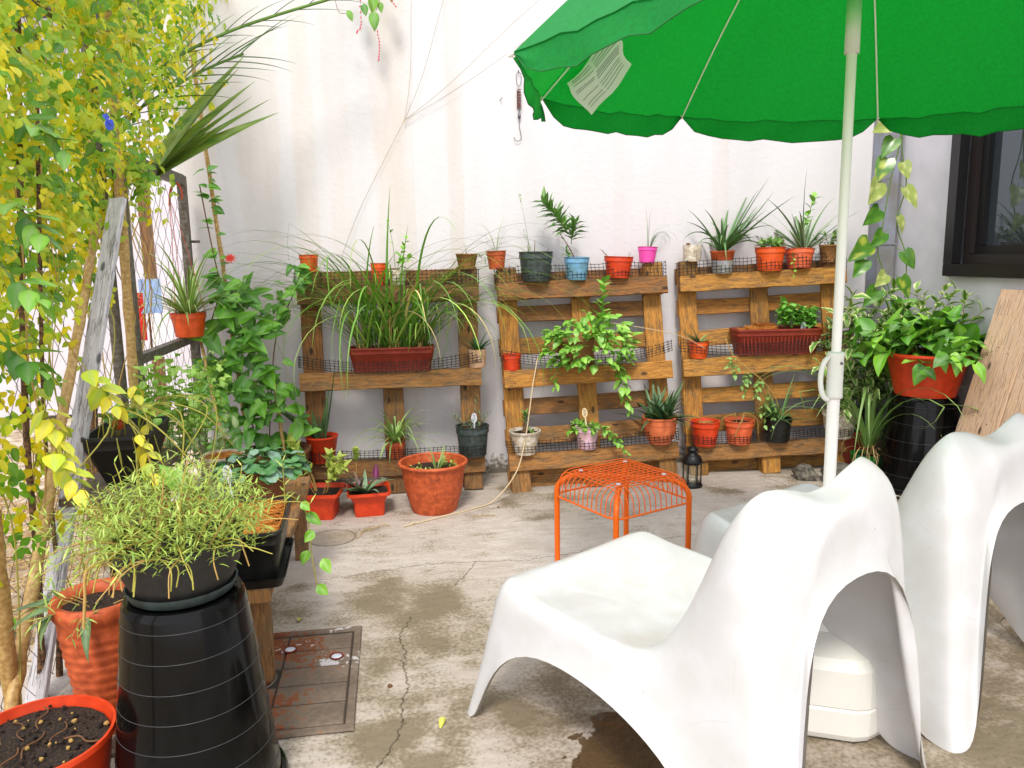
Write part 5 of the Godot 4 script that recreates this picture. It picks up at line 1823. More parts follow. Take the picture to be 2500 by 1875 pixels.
	t = plant("variegated_shrub", "tall shrub with white edged leaves in the corner behind the lemongrass", pots.hidden)
	for k in 42:
		var a := rf(0, TAU)
		var x := rf(-.16, .15)
		sprig(t, Vector3(x * .5, rf(.05, .62), rf(-.06, .1)), Vector3(x * 3.0, rf(.4, 1.2), rf(-.2, .7)), rf(.16, .34), 7, "varieg", rf(.075, .105), Vector3(0, -.3, .1), .002, M.stem, false, .2)
	t = plant("leafy_shrub", "dense green and white leaved shrub filling the corner beside the steel column", Vector3(2.50, 0.35, 0.16))
	for k in 36:
		var x := rf(-.15, .12)
		sprig(t, Vector3(x * .7, rf(.0, .42), rf(-.1, .08)), Vector3(x * 2.5, rf(.3, 1.1), rf(.1, .8)), rf(.14, .28), 8, "varieg" if k % 3 else "broad", rf(.07, .10), Vector3(0, -.35, .1), .002, M.stem, false, .2)
	part(t, "trunk", tube([Vector3(0, -.35, 0), Vector3(0, 0, 0), Vector3(-.02, .4, 0)], [.012, .009, .005], 7), M.bark)
	t = plant("broad_leaf_plant", "bushy plant with broad toothed green leaves in the big red pot", pots.bigred)
	for k in 44:
		var a := rf(0, TAU)
		sprig(t, dirv(a, 0) * rf(.0, .11), dirv(a, rf(.15, 1.5)), rf(.18, .40), 6, "broad", rf(.09, .135), Vector3(0, -.45, 0), .0022, M.stem, false, .3)
	for k in 7:
		sprig(t, Vector3(rf(-.1, .15), .05, rf(-.05, .08)), Vector3(rf(-.5, .7), 1, rf(-.1, .3)), rf(.28, .40), 9, "varieg", rf(.065, .085), Vector3(.1, -.1, 0), .002, M.stem_brown, false, .35)


func vine_on(t: Node, path: Array, rad: float, n: int, set_: String, size: Vector2, hang := 0.4, off := 0.03, m: Material = null, sm: Material = null) -> void:
	var p := spline(path, 6)
	part(t, "stem", tube(p, rad, 5), sm if sm else M.stem)
	for k in n:
		var f := rf(0, p.size() - 1.01)
		var i := int(f)
		var q: Vector3 = p[i].lerp(p[i + 1], f - i)
		var o := Vector3(rf(-1, 1), rf(-.7, .6), rf(-.2, 1)).normalized()
		put_leaf(t, set_, q + o * off * rf(.3, 1.0), o + Vector3(0, -hang, 0), rf(size.x, size.y), Vector3(o.x * .4, .5, 1.0), m)


func make_wall_plants() -> void:
	var t := plant("pothos", "pothos vines with mottled yellow leaves hanging in front of the steel column", Vector3(2.437, 0.081, 0.33))
	t.scale = Vector3.ONE * 0.93
	for l in [[Vector3(.03, 2.1, 0), Vector3(.05, 1.75, .03), Vector3(.02, 1.55, .02), Vector3(-.02, 1.3, .03), Vector3(-.04, 1.15, .03), Vector3(.02, 1.0, .03), Vector3(.06, .86, .04)], [Vector3(.05, 2.1, .02), Vector3(.06, 1.7, .03), Vector3(.10, 1.5, .03), Vector3(.06, 1.3, .03), Vector3(.12, 1.12, .04), Vector3(.13, .9, .04)]]:
		part(t, "stem", tube(spline(l, 6), .003, 6), M.stem)
	for q in [[-.01, 1.80, .13], [.0, 1.70, .11], [-.03, 1.60, .10], [.06, 1.58, .075], [-.07, 1.48, .12], [.08, 1.45, .10], [-.06, 1.34, .12], [.05, 1.30, .07], [-.03, 1.22, .09], [-.11, 1.17, .13], [-.13, 1.08, .10], [.10, 1.12, .10], [.0, 1.0, .085], [.09, .98, .09], [-.05, .92, .1], [.06, .86, .11]]:
		var dx := -1.0 if q[0] < 0.02 else 0.6
		var s := part(t, "petiole", tube([Vector3(q[0] * .3 + .03, q[1] + .05, .03), Vector3(q[0], q[1] + .03, .05)], .0014, 4), M.stem)
		put_leaf(t, "pothos", Vector3(q[0], q[1] + .03, .05), Vector3(dx * rf(.3, .9), -rf(.4, .9), rf(.1, .4)), q[2] * 1.25, Vector3(0, .3, 1), M.leaf_gloss)
	t = plant("coral_vine", "green vine tips with strings of tiny pink flowers hanging from above", Vector3(-0.09, 2.07, 0.05))
	for l in [[Vector3(-.03, .55, 0), Vector3(.0, .38, 0), Vector3(.05, .24, .02), Vector3(.06, .13, .02)], [Vector3(.1, .55, 0), Vector3(.13, .42, 0), Vector3(.10, .30, .02), Vector3(.07, .22, .02)], [Vector3(-.12, .55, 0), Vector3(-.115, .3, 0), Vector3(-.10, .215, .01), Vector3(-.07, .205, .02)]]:
		part(t, "stem", tube(spline(l, 5), .0013, 5), M.stem_brown)
	for q in [[.0, .37, .10, -.1], [.07, .30, .10, -.3], [.13, .37, .12, .2], [.06, .22, .085, .0], [.015, .25, .06, .15], [-.03, .40, .06, .4], [.09, .26, .05, .1], [-.06, .22, .055, .5], [.10, .44, .08, .5], [-.05, .46, .07, -.5]]:
		put_leaf(t, "green", Vector3(q[0], q[1], .02), Vector3(q[3], -1, .15), q[2], Vector3(0, .2, 1))
	for l in [[Vector3(.06, .45, .01), Vector3(.1, .34, .02), Vector3(.16, .24, .02)], [Vector3(.0, .3, .01), Vector3(.0, .17, .02), Vector3(-.02, .12, .02)], [Vector3(.07, .15, .02), Vector3(.08, .07, .02), Vector3(.075, .0, .02)], [Vector3(.05, .55, .01), Vector3(.08, .42, .02), Vector3(.13, .36, .02)]]:
		var p := spline(l, 6)
		var s := part(t, "flower_string", tube(p, .0007, 4), M.stem_brown)
		for k in range(2, p.size()):
			part(s, "bud", lathe([[0, -.004], [.004, -.001], [.003, .003], [0, .005]], 6), M.petal_pink, at(p[k] + Vector3(rf(-.004, .004), 0, rf(0, .004))))


# ---------------------------------------------------------------- the fence side
func chain_link(st: SurfaceTool, o: Vector3, u: Vector3, w: float, h: float, cell: float) -> void:
	# twisted zigzag wires hanging side by side
	var n := int(w / (cell * 0.5))
	var rows := int(h / (cell * 0.62))
	var nrm := u.cross(Vector3.UP).normalized()
	for k in n + 1:
		var pts := []
		for r in rows + 1:
			var s := 1.0 if (r + k) % 2 == 0 else -1.0
			var x := clampf((k + 0.5 * s) * cell * 0.5, 0.0, w)
			pts.append(o + u * x + Vector3(0, r * cell * 0.62, 0) + nrm * (0.002 * s) + Vector3(rf(-.0015, .0015), rf(-.0015, .0015), 0))
		add_tube(st, pts, 0.0011, 3)


func pole_bamboo(label: String, a: Vector3, b: Vector3, r: float) -> void:
	var t := thing("bamboo_pole", label, "pole", a, "bamboo poles on the fence")
	var d := b - a
	var n := maxi(2, int(d.length() / 0.05))
	var pts := []
	var rad := []
	for i in n + 1:
		pts.append(d * i / n + Vector3(rf(-.002, .002), 0, rf(-.002, .002)))
		rad.append(r * (1.12 if i % 4 == 0 else 1.0) * lerpf(1.0, 0.8, float(i) / n))
	part(t, "cane", tube(pts, rad, 10), M.bamboo)


func make_fence_side() -> void:
	var X := -0.985
	# chain-link fence from the gate towards the viewer
	var f := thing("chain_link_fence", "rusty chain link fence overgrown with the yellow vine", "fence", Vector3(X, 0, 0.95))
	var st := begin()
	chain_link(st, Vector3(0, 0.02, 0), Vector3(0, 0, 1), 2.0, 1.85, 0.11)
	part(f, "wire_mesh", done(st), M.wire)
	for z in [0.03, 1.98]:
		part(f, "post", tube([Vector3(0, 0, z), Vector3(0, 1.95, z)], 0.02, 12), M.steel)
	part(f, "top_rail", tube([Vector3(0, 1.9, 0), Vector3(0, 1.9, 2.0)], 0.014, 10), M.steel)
	# steel framed gate against the wall
	var g := thing("metal_gate", "grey steel framed gate with chain link beside the white wall", "gate", Vector3(-0.945, 0, 0.05))
	for z in [0.0, 0.865]:
		part(g, "gate_post", box(Vector3(0.035, 1.52 - z * 0.02, 0.045), 0.003), M.steel, at(Vector3(0, 0.79, z)))
	part(g, "top_bar", box(Vector3(0.036, 0.045, 0.825), 0.003), M.steel, at(Vector3(0, 1.53, 0.4325)))
	part(g, "middle_bar", box(Vector3(0.036, 0.035, 0.82), 0.003), M.steel, at(Vector3(0, 0.80, 0.4325)))
	part(g, "bottom_bar", box(Vector3(0.036, 0.04, 0.82), 0.003), M.steel, at(Vector3(0, 0.10, 0.4325)))
	part(g, "hinge", box(Vector3(0.05, 0.012, 0.012), 0.002), M.steel, at(Vector3(0.03, 1.25, -0.02)))
	st = begin()
	chain_link(st, Vector3(0, 0.12, 0.03), Vector3(0, 0, 1), 0.81, 1.39, 0.11)
	part(g, "wire_mesh", done(st), M.wire)
	# leaning plank, canes
	var t := thing("leaning_plank", "narrow plank with flaking white paint leaning on the fence", "plank")
	var a := Vector3(-0.985, 0.0, 1.86)
	var b := Vector3(-0.865, 1.36, 1.20)
	t.transform = Transform3D(aim(Vector3.ZERO, Vector3(1, 0.05, 0.35).cross(b - a), b - a).basis * Basis(Vector3(0, 0, 1), PI / 2), (a + b) / 2)
	part(t, "board", board(a.distance_to(b), 0.058, 0.018, 0.0015, 0.002), M.wood_white)
	pole_bamboo("thick upright bamboo cane tied to the left gate post", Vector3(-0.915, 0, 1.12), Vector3(-0.915, 2.4, 0.94), 0.017)
	pole_bamboo("slanting bamboo cane behind the white painted plank", Vector3(-0.95, 0, 2.12), Vector3(-0.945, 1.3, 1.16), 0.016)
	pole_bamboo("pale bamboo cane at the very left edge above the soil pot", Vector3(-0.985, 0, 1.97), Vector3(-0.90, 0.62, 2.12), 0.02)
	pole_bamboo("tall bamboo stick carrying the red flowered vine against the white wall", Vector3(-0.70, 0, 0.12), Vector3(-0.86, 2.2, 0.06), 0.011)
	pole_bamboo("thin bamboo stick slanting down from the gate into the white pot", Vector3(-0.70, 0.35, 0.70), Vector3(-0.92, 0.88, 0.10), 0.008)
	pole_bamboo("thin bamboo stick standing in the clay bowl of the climbing vine", Vector3(-0.53, 0.2, 0.26), Vector3(-0.57, 0.62, 0.20), 0.009)
	# bench of planks
	t = thing("plank_bench", "low rough plank bench carrying pots along the fence", "bench", Vector3(-0.55, 0, 1.42))
	for k in 3:
		part(t, "plank", board(1.08, 0.128, 0.032, 0.003, 0.004), M.wood_grey if k != 2 else M.wood_a, Transform3D(Basis(Vector3(0, 0, 1), Vector3(1, 0, 0), Vector3(0, 1, 0)), Vector3(-0.135 + 0.137 * k, 0.294, 0.0)))
	for q in [[-.16, .46], [.16, .44], [-.16, -.46], [.16, -.46]]:
		part(t, "leg", board(0.277, 0.05, 0.04, 0.001, 0.003), M.wood_c, Transform3D(Basis(Vector3(0, 1, 0), Vector3(-1, 0, 0), Vector3(0, 0, 1)), Vector3(q[0], 0.139, q[1])))
	t = thing("plank_shelf", "weathered plank shelf under the black planter box by the fence", "shelf", Vector3(-0.86, 0, 1.36))
	part(t, "plank", board(0.58, 0.20, 0.025, 0.003, 0.004), M.wood_grey, Transform3D(Basis(Vector3(0, 0, 1), Vector3(1, 0, 0), Vector3(0, 1, 0)), Vector3(0, 0.486, 0)))
	for z in [-.22, .2]:
		part(t, "leg", board(0.472, 0.06, 0.04, 0.001, 0.003), M.wood_c, Transform3D(Basis(Vector3(0, 1, 0), Vector3(-1, 0, 0), Vector3(0, 0, 1)), Vector3(0.02, 0.237, z)))
	make_left_pots()
	make_beyond()


func make_left_pots() -> void:
	var t := box_planter("black_box", "planter_box", "black planter box with trailing stems on the plank shelf", Vector3(-0.825, 0.5, 1.44), 0.05, 0.095, 0.15, 0.155, M.black_matte, 0.7)
	part(t, "disc_tag", lathe([[0, 0], [.018, 0], [.018, .003], [0, .003]], 14), M.orange, Transform3D(Basis(Vector3.RIGHT, 1.3), Vector3(-.02, .17, .02)))
	t = box_planter("coir_box", "planter_box", "dark rectangular planter filled with orange coconut fibre on the bench", Vector3(-0.400, 0.324, 1.80), 0.04, 0.088, 0.16, 0.14, M.charcoal, 0.82)
	part(t, "coconut_fibre", fibre_mat(0.074, 0.145, 0.118, 750, 0.09), M.coir)
	part(t, "coconut_fibre", fibre_mat(0.074, 0.145, 0.112, 300, 0.08), M.coir_dark)
	part(t, "tray", loft([rrect(.078, .15, .02, -.013, 4), rrect(.088, .16, .025, .012, 4), rrect(.084, .156, .025, .012, 4), rrect(.076, .148, .02, -.008, 4)], true, true, [1, 2]), M.charcoal)
	make_pot("coir_white", "flower_pot", "white pot topped with coconut fibre on the bench", "pot", Vector3(-0.635, 0.311, 1.06), 0.078, 0.15, M.white_pot, "plain", 0.78)
	var cf := thing("coconut_fibre", "orange coconut fibre heaped on the white pot", "fibre", pots.coir_white)
	part(cf, "fibre", fibre_mat(0.06, 0.06, 0.0, 420, 0.08), M.coir)
	make_pot("brown", "flower_pot", "earthy brown clay pot holding the round leaved plant", "pot", Vector3(-0.475, 0.311, 1.21), 0.085, 0.135, M.brown_clay, "plain", 0.78)
	make_pot("small_terra", "flower_pot", "terracotta pot squeezed between the black bowl and the fibre planter", "pot", Vector3(-0.525, 0.311, 1.86), 0.078, 0.10, M.terra, "plain", 0.75)
	make_pot("bench_terra", "flower_pot", "shallow terracotta bowl half hidden behind the wiry plant", "pot", Vector3(-0.67, 0.311, 1.42), 0.085, 0.075, M.terra, "bowl", 0.7)
	make_pot("vine_bowl", "clay_bowl", "wide clay bowl with dry stems at the foot of the climbing vine", "bowl", Vector3(-0.56, 0, 0.25), 0.15, 0.28, M.brown_clay, "plain", 0.7)
	make_bucket(Vector3(-0.46, 0, 2.30), 0.122, 0.172, 0.47, "tall upturned shiny black bucket in the front carrying the wiry plant", 7)
	t = thing("pot_saucer", "dark round saucer under the black bowl on the upturned bucket", "saucer", Vector3(-0.463, 0.471, 2.296))
	part(t, "dish", lathe([[0, 0], [.10, 0], [.104, .003], [.112, .022, 1], [.108, .022, 1], [.10, .006], [0, .005]], 44), M.slate)
	make_pot("bowl", "flower_bowl", "black plastic bowl overflowing with wiry succulent stems", "bowl", Vector3(-0.463, 0.478, 2.294), 0.132, 0.115, M.black_matte, "bowl", 0.72, Vector3.ZERO, 0.86)
	# ribbed terracotta jar
	t = thing("ribbed_pot", "large terracotta pot with horizontal ribs behind the black bucket", "pot", Vector3(-0.745, 0, 2.0))
	var p := [[0, 0], [.048, 0, 1], [.05, .01]]
	for k in 11:
		var s := k / 11.0
		var r := lerpf(.05, .094, pow(s, 0.7))
		p.append([r, .012 + .27 * s])
		p.append([r + .006, .012 + .27 * (s + .03)])
		p.append([r + .005, .012 + .27 * (s + .055)])
	p.append_array([[.096, .30], [.102, .312], [.109, .325], [.109, .345], [.104, .352, 1], [.09, .35], [.085, .33], [.06, .2]])
	part(t, "body", lathe(p, 48), M.terra)
	part(t, "soil", soil_disc(.088, .325), M.soil)
	pots.ribbed = Vector3(-0.745, .325, 2.0)
	# pot of bare soil in the corner of the view
	t = make_pot("soil", "soil_pot", "red plastic pot of bare dark soil in the front corner", "pot", Vector3(-0.765, 0, 2.345), 0.152, 0.20, M.red, "plain", 0.78, Vector3.ZERO, 0.9)
	for k in 130:
		var q := Vector3(rf(-.13, .13), 0.182 + rf(0, .006), rf(-.13, .13))
		if Vector2(q.x, q.z).length() < 0.135:
			part(t, "soil_crumb", crumb(rf(.0025, .007)), M.soil if k % 4 else M.stem_dry, at(q))
	for k in 6:
		var a := rf(0, 6)
		var c := Vector3(rf(-.07, .03), .187, rf(-.05, .08))
		part(t, "dry_root", tube(spline([c, c + dirv(a, .1) * .03, c + dirv(a + .4, .05) * .06, c + dirv(a + .2, 0) * .09], 4), rf(.0012, .0022), 5), M.stem_brown)
	# hanging pot on the gate
	t = make_pot("hang", "hanging_pot", "orange pot hung on the gate with a striped spider plant", "pot", Vector3(-0.915, 0.822, 0.25), 0.077, 0.108, M.orange, "nursery", 0.78)
	t = thing("hanger_wire", "rusty orange wire hanger looped over the gate", "hanger", Vector3(-0.945, 0, 0.25))
	for k in 3:
		var a := TAU * k / 3.0
		part(t, "wire", tube(spline([Vector3(cos(a) * .075 + .03, .925, sin(a) * .075), Vector3(cos(a) * .03 + .01, 1.25, sin(a) * .03), Vector3(-.01, 1.44, 0)], 5), .0016, 5), M.orange_wire)
	part(t, "hook", tube(spline([Vector3(-.01, 1.40, 0), Vector3(.0, 1.47, 0), Vector3(.025, 1.50, 0), Vector3(.045, 1.47, 0), Vector3(.045, 1.43, 0)], 6), .005, 7), M.orange_wire)


func crumb(r: float) -> ArrayMesh:
	var l := []
	for q in [[.5, -.6], [1.0, 0.0], [.6, .6]]:
		var p := PackedVector3Array()
		for j in 6:
			var a := TAU * j / 6
			p.append(Vector3(cos(a), 0, sin(a)) * r * q[0] * rf(.7, 1.3) + Vector3(0, r * q[1], 0))
		l.append(p)
	return loft(l, true, true)


func make_left_plants() -> void:
	var Z := Vector3.ZERO
	var t: Node3D
	t = plant("spider_plant", "striped spider plant in the orange pot hung on the gate", pots.hang)
	tuft(t, Z, 52, Vector2(.22, .46), .014, Vector2(.3, 1.45), Vector2(.5, 2.3), C(.17, .33, .05), C(.60, .62, .28), true, .02)
	tuft(t, Z, 12, Vector2(.3, .5), .013, Vector2(.3, .7), Vector2(.8, 1.6), C(.17, .33, .05), C(.60, .62, .28), true, .02, 0, Vector2(-.6, .6))
	t = plant("wiry_succulent", "mass of wiry yellow green stems with needle leaves spilling over the black bowl", pots.bowl)
	var lc := 0
	for k in 95:
		var a := rf(0, TAU)
		var rr := sqrt(rng.randf()) * .125
		var o := dirv(a, 0) * rr
		var e := rf(.55, 1.5)
		var L := rf(.09, .22)
		var d := (dirv(a, e) + Vector3(rf(-.3, .3), 0, rf(-.3, .3))).normalized()
		var bend := Vector3(rf(-.2, .2), -.15 if e > 1.0 else -.5, rf(-.2, .2))
		var pts := []
		for i in 7:
			var s := i / 6.0
			pts.append(o + d * L * s + bend * L * s * s)
		part(t, "stem", tube(pts, [.002, .0018, .0016, .0015, .0014, .0012, .001], 5), M.stem_pale if k % 3 else M.stem_dry)
		for i in 4:
			if lc < 290:
				var q: Vector3 = pts[6 - i] if i > 0 else pts[6]
				var b := rf(0, TAU)
				put_leaf(t, "needle", q, dirv(b, rf(.1, 1.0)), rf(.022, .034))
				lc += 1
	needles(t, 74, 9)
	for k in 16:
		var a := rf(-.6, PI + .6)
		var o := dirv(a, 0) * .10
		var b: float = a + [-1.0, 1.0][k % 2] * rf(.5, 1.1)
		part(t, "stem", tube(spline([o, o + dirv(a, .5) * .03, o + dirv(b, .1) * .06 + dirv(a, 0) * .02, o + dirv(b, -.5) * rf(.06, .09) + dirv(a, 0) * .03], 4), rf(.0011, .0018), 5), M.stem_dry if k % 2 else M.stem_pale)
	part(t, "stem", tube(spline([Vector3(-.10, .0, .10), Vector3(-.135, .0, .125), Vector3(-.145, -.06, .125), Vector3(-.155, -.12, .12)], 5), .003, 6), M.stem_dry)
	t = plant("trailing_succulent", "wiry stems and grey green leaves growing in the large ribbed pot", pots.ribbed)
	for k in 16:
		var a := rf(0, TAU)
		sprig(t, dirv(a, 0) * rf(.02, .09), dirv(a, rf(.3, 1.2)), rf(.08, .16), 9, "needle", .035, Vector3(0, -.4, 0), .0016, M.stem_dry)
	for k in 16:
		var a := rf(0, TAU)
		put_leaf(t, "olive", dirv(a, 0) * rf(.08, .11) + Vector3(0, .02, 0), dirv(a, rf(-.7, .1)), rf(.09, .14))
	t = plant("stringy_succulent", "long bending bare stems in the black planter box", pots.black_box)
	for k in 13:
		var x := rf(-.07, .07)
		var z := rf(-.1, .12)
		var a := rf(-.4, 1.2)
		var L := rf(.15, .34)
		part(t, "stem", tube(spline([Vector3(x, 0, z), Vector3(x, .05, z) + dirv(a, .6) * L * .3, Vector3(x, .05, z) + dirv(a, .1) * L * .8, Vector3(x, -.02, z) + dirv(a + rf(-.6, .6), rf(-.6, .1)) * L], 5), rf(.0013, .0024), 5), M.stem_pale)
	for k in 5:
		var x := rf(-.08, .08)
		part(t, "stem", tube(spline([Vector3(x, 0, .13), Vector3(x + .01, .02, .165), Vector3(x + .02, -.06, .175), Vector3(x + rf(-.02, .05), rf(-.12, -.08), .17)], 5), .0014, 5), M.stem_pale)
	for k in 5:
		sprig(t, Vector3(rf(-.05, .08), 0, rf(-.1, .1)), Vector3(rf(-.2, .5), 1, 0), rf(.06, .12), 5, "mint", .06, Z, .002)
	t = plant("feathery_herbs", "feathery green herbs behind the black planter box", Vector3(-0.87, 0.50, 1.16))
	for k in 33:
		var x := rf(-.09, .20)
		var z := rf(-.16, .06)
		sprig(t, Vector3(x, -.02, z), Vector3(rf(-.15, .25), 1, rf(-.2, .2)), rf(.16, .36), 9, "fern", rf(.04, .06), Z, .0014, M.stem, false, .2, .35, .2)
	t = plant("grey_herbs", "soft pale green leaves between the gate and the white pot", Vector3(-0.80, 0.32, 0.78))
	for k in 16:
		sprig(t, Vector3(rf(-.1, .12), 0, rf(-.15, .15)), Vector3(rf(-.3, .3), 1, rf(-.2, .2)), rf(.12, .26), 7, "pale2", rf(.05, .07), Z, .002)
	t = plant("round_leaf_plant", "dense mound of dark round leaves in the earthy brown pot", pots.brown)
	for k in 130:
		var a := rf(0, TAU)
		var rr := sqrt(rng.randf())
		var p := Vector3(cos(a) * rr * .135, .075 * (1.0 - rr * rr) + rf(-.005, .02), sin(a) * rr * .12)
		if k % 3 == 0:
			part(t, "stalk", tube([dirv(a, 0) * rr * .05, p], .0012, 4), M.stem)
		put_leaf(t, "round", p, dirv(a + rf(-.6, .6), rf(-.5, .3)), rf(.03, .05), Vector3(cos(a) * .5, 1, sin(a) * .5))
	name_tag("spoon_tag", "white plastic spoon tag with handwriting by the round leaved plant", Vector3(-0.535, 0.40, 1.42), 0.07, M.spoon, Vector3(0, 0, 0.12))
	t = plant("striped_leaf_plant", "striped pointed leaves in the terracotta pot behind the bowl", pots.small_terra)
	tuft(t, Z, 16, Vector2(.09, .15), .022, Vector2(.2, 1.1), Vector2(.6, 1.6), C(.12, .24, .07), C(.42, .48, .26), true, .03, 0, Vector2(-1.2, 1.8), .4, 2.0)
	t = plant("fibre_sprout", "thin wandering stems with a few round leaves over the bench edge", pots.coir_box)
	for l in [[Vector3(-.05, 0, .08), Vector3(0, .05, .03), Vector3(.09, .06, -.03), Vector3(.13, -.02, -.08), Vector3(.14, -.14, -.06), Vector3(.15, -.22, -.05)], [Vector3(-.06, 0, .1), Vector3(-.02, .06, .06), Vector3(.06, .02, .05)]]:
		part(t, "stem", tube(spline(l, 6), .0018, 5), M.stem_pale)
	for q in [[.13, -.01, -.08, .05], [.15, -.05, -.04, .045], [.13, -.12, -.07, .05], [.17, -.14, -.05, .055], [.15, -.22, -.05, .05], [.12, .03, -.06, .04]]:
		put_leaf(t, "mint", Vector3(q[0], q[1], q[2]), Vector3(rf(-.5, .8), -.6, .4), q[3], Vector3(0, .5, 1))
	sprig(t, Vector3(.07, 0, -.08), Vector3(.05, 1, .1), .15, 14, "needle", .034, Z, .002, M.stem_pale)
	# vine on the stick by the wall
	t = plant("passion_vine", "dense dark green climbing vine on bamboo sticks against the white wall", Vector3(-0.71, 0, 0.12))
	for l in [[Vector3(.05, .25, .1), Vector3(.0, .6, .05), Vector3(-.05, .9, .04), Vector3(-.10, 1.2, .02), Vector3(-.14, 1.5, .0)], [Vector3(.1, .25, .1), Vector3(.12, .5, .06), Vector3(.16, .8, .04), Vector3(.25, 1.0, .02), Vector3(.30, 1.12, .02)], [Vector3(.05, .25, .12), Vector3(-.1, .5, .06), Vector3(-.14, .8, .05), Vector3(-.08, 1.0, .05)]]:
		part(t, "stem", tube(spline(l, 6), .003, 5), M.stem_brown)
	var n := 0
	var gaps := noise(6.0, 19, 2)
	var left := 235
	while left > 0:
		var y := rf(.26, 1.06)
		var w := lerpf(.21, .09, smoothstep(.55, 1.05, y))
		var x := rf(-w, w) * 1.1 + .03 - .06 * smoothstep(.6, 1.05, y)
		if gaps.get_noise_2d(x, y) < -.12 or (absf(x) > w * .8 and rng.randf() < .5):
			continue
		left -= 1
		var p := Vector3(x, y, .03 + rf(0, .15) * (1.0 - absf(x) * 2.0))
		var o := Vector3(rf(-1, 1), rf(-.8, .5), rf(.0, 1.0))
		put_leaf(t, "vine", p, o, rf(.06, .11), Vector3(rf(-.6, .6), .7, .8))
	for k in 34:
		var s := rng.randf()
		var p := Vector3(-.065, 1.0, .03).lerp(Vector3(-.11, 1.58, -.02), s)
		var o := Vector3([-1, 1][k % 2] * rf(.5, 1.0), rf(-.3, .4), rf(0, .7))
		put_leaf(t, "vine", p + o * .012, o, rf(.05, .10) * (1.0 - .35 * s), Vector3(0, .8, .6))
	for k in 40:
		var s := rng.randf()
		var p := Vector3(.12, .80, .04).lerp(Vector3(.27, 1.10, .02), s) + Vector3(rf(-.05, .05), rf(-.06, .06), rf(0, .05))
		put_leaf(t, "vine", p, Vector3(rf(-1, 1), rf(-.8, .4), rf(.1, .8)), rf(.05, .08), Vector3(0, .7, .8))
	t = thing("red_flower", "single red passion flower on the vine stick", "flower", Vector3(-0.735, 1.17, 0.15))
	for k in 10:
		var a := TAU * k / 10
		part(t, "petal", leaf(.032, .010, 1, .2, .4, 0, C(.8, .05, .08), C(.7, .04, .06)), M.petal_red, aim(Z, dirv(a, 0).rotated(Vector3.RIGHT, 1.0), Vector3(0, .4, 1)))
	# palm
	t = thing("palm", "palm fronds reaching over the gate in front of the wall", "palm", Vector3(-1.0, 0, 0.45))
	part(t, "trunk", tube(spline([Vector3(-.35, 0, -.1), Vector3(-.3, .7, -.05), Vector3(-.12, 1.3, 0)], 6), [.05, .04, .03], 10), M.bark)
	var B := Vector3(.03, 1.48, .05)
	for q in [[Vector3(.40, 2.08, -.2), .085], [Vector3(.37, 2.02, -.2), .06], [Vector3(.43, 1.97, -.22), .07], [Vector3(.53, 1.84, -.22), .09], [Vector3(.50, 1.90, -.22), .05], [Vector3(.42, 1.90, -.2), .04], [Vector3(.30, 1.75, -.1), .05]]:
		var d: Vector3 = q[0] - B
		var lf := leaf(d.length(), q[1], 1, .55, .12, .03, C(.08, .20, .03), C(.20, .28, .04), 3, 8, 14)
		part(t, "frond_segment", lf, M.leaf_gloss, aim(B, d, Vector3(-.3, .6, .8)))
	var R := spline([Vector3(-.25, 1.45, .3), Vector3(.05, 1.85, .1), Vector3(.35, 2.10, -.1), Vector3(.85, 2.30, -.2)], 8)
	part(t, "rachis", tube(R, .007, 6), M.stem)
	for k in 26:
		var i := int(lerpf(2, R.size() - 2, k / 25.0))
		var dd: Vector3 = (R[i + 1] - R[i]).normalized()
		part(t, "leaflet", blade(rf(.16, .26), .014, .1, rf(.2, .5), -1, C(.06, .18, .03), C(.10, .24, .04), false, .5, 2.2), M.leaf_gloss, aim(R[i], dd + Vector3(rf(-.1, .1), [-.35, .25][k % 2], .15), Vector3(-.3, 1, .3)))
	var R2 := spline([Vector3(-.3, 1.3, .4), Vector3(-.05, 1.65, .2), Vector3(.22, 1.90, .0), Vector3(.42, 2.02, -.1)], 8)
	part(t, "rachis", tube(R2, .006, 6), M.stem)
	for k in 22:
		var i := int(lerpf(2, R2.size() - 2, k / 21.0))
		part(t, "leaflet", blade(rf(.25, .40), .018, .1, rf(.1, .5), -1, C(.08, .2, .03), C(.14, .28, .05), false, .5, 2.2), M.leaf_gloss, aim(R2[i], (R2[i + 1] - R2[i]).normalized() + Vector3(rf(0, .2), [-.45, .2][k % 2], .1), Vector3(-.3, 1, .3)))
	make_curtain()


func needles(t: Node, stems: int, per: int) -> void:
	# the finer needle leaves of the wiry plant, too many to pick apart
	var mm := MultiMesh.new()
	mm.transform_format = MultiMesh.TRANSFORM_3D
	mm.mesh = LV.needle[0]
	var xs := []
	for k in 3100:
		var a := rf(0, TAU)
		var rr := sqrt(rng.randf()) * .18
		var y := rf(-.01, .20) * (1.0 - .5 * rr / .17)
		xs.append(aim(Vector3(cos(a) * rr, y, sin(a) * rr), dirv(rf(0, TAU), rf(-.2, 1.2)), Vector3.UP, rf(.018, .034)))
	for k in 260:
		xs.append(aim(Vector3(-.14 + rf(-.12, .02), rf(-.05, .08), rf(-.08, .12)), dirv(rf(0, TAU), rf(-.2, 1.2)), Vector3.UP, rf(.018, .034)))
	mm.instance_count = xs.size()
	for k in xs.size():
		mm.set_instance_transform(k, xs[k])
	var o := MultiMeshInstance3D.new()
	o.name = "needle_leaves"
	o.multimesh = mm
	o.material_override = M.leaf
	o.set_meta("kind", "stuff")
	t.add_child(o)


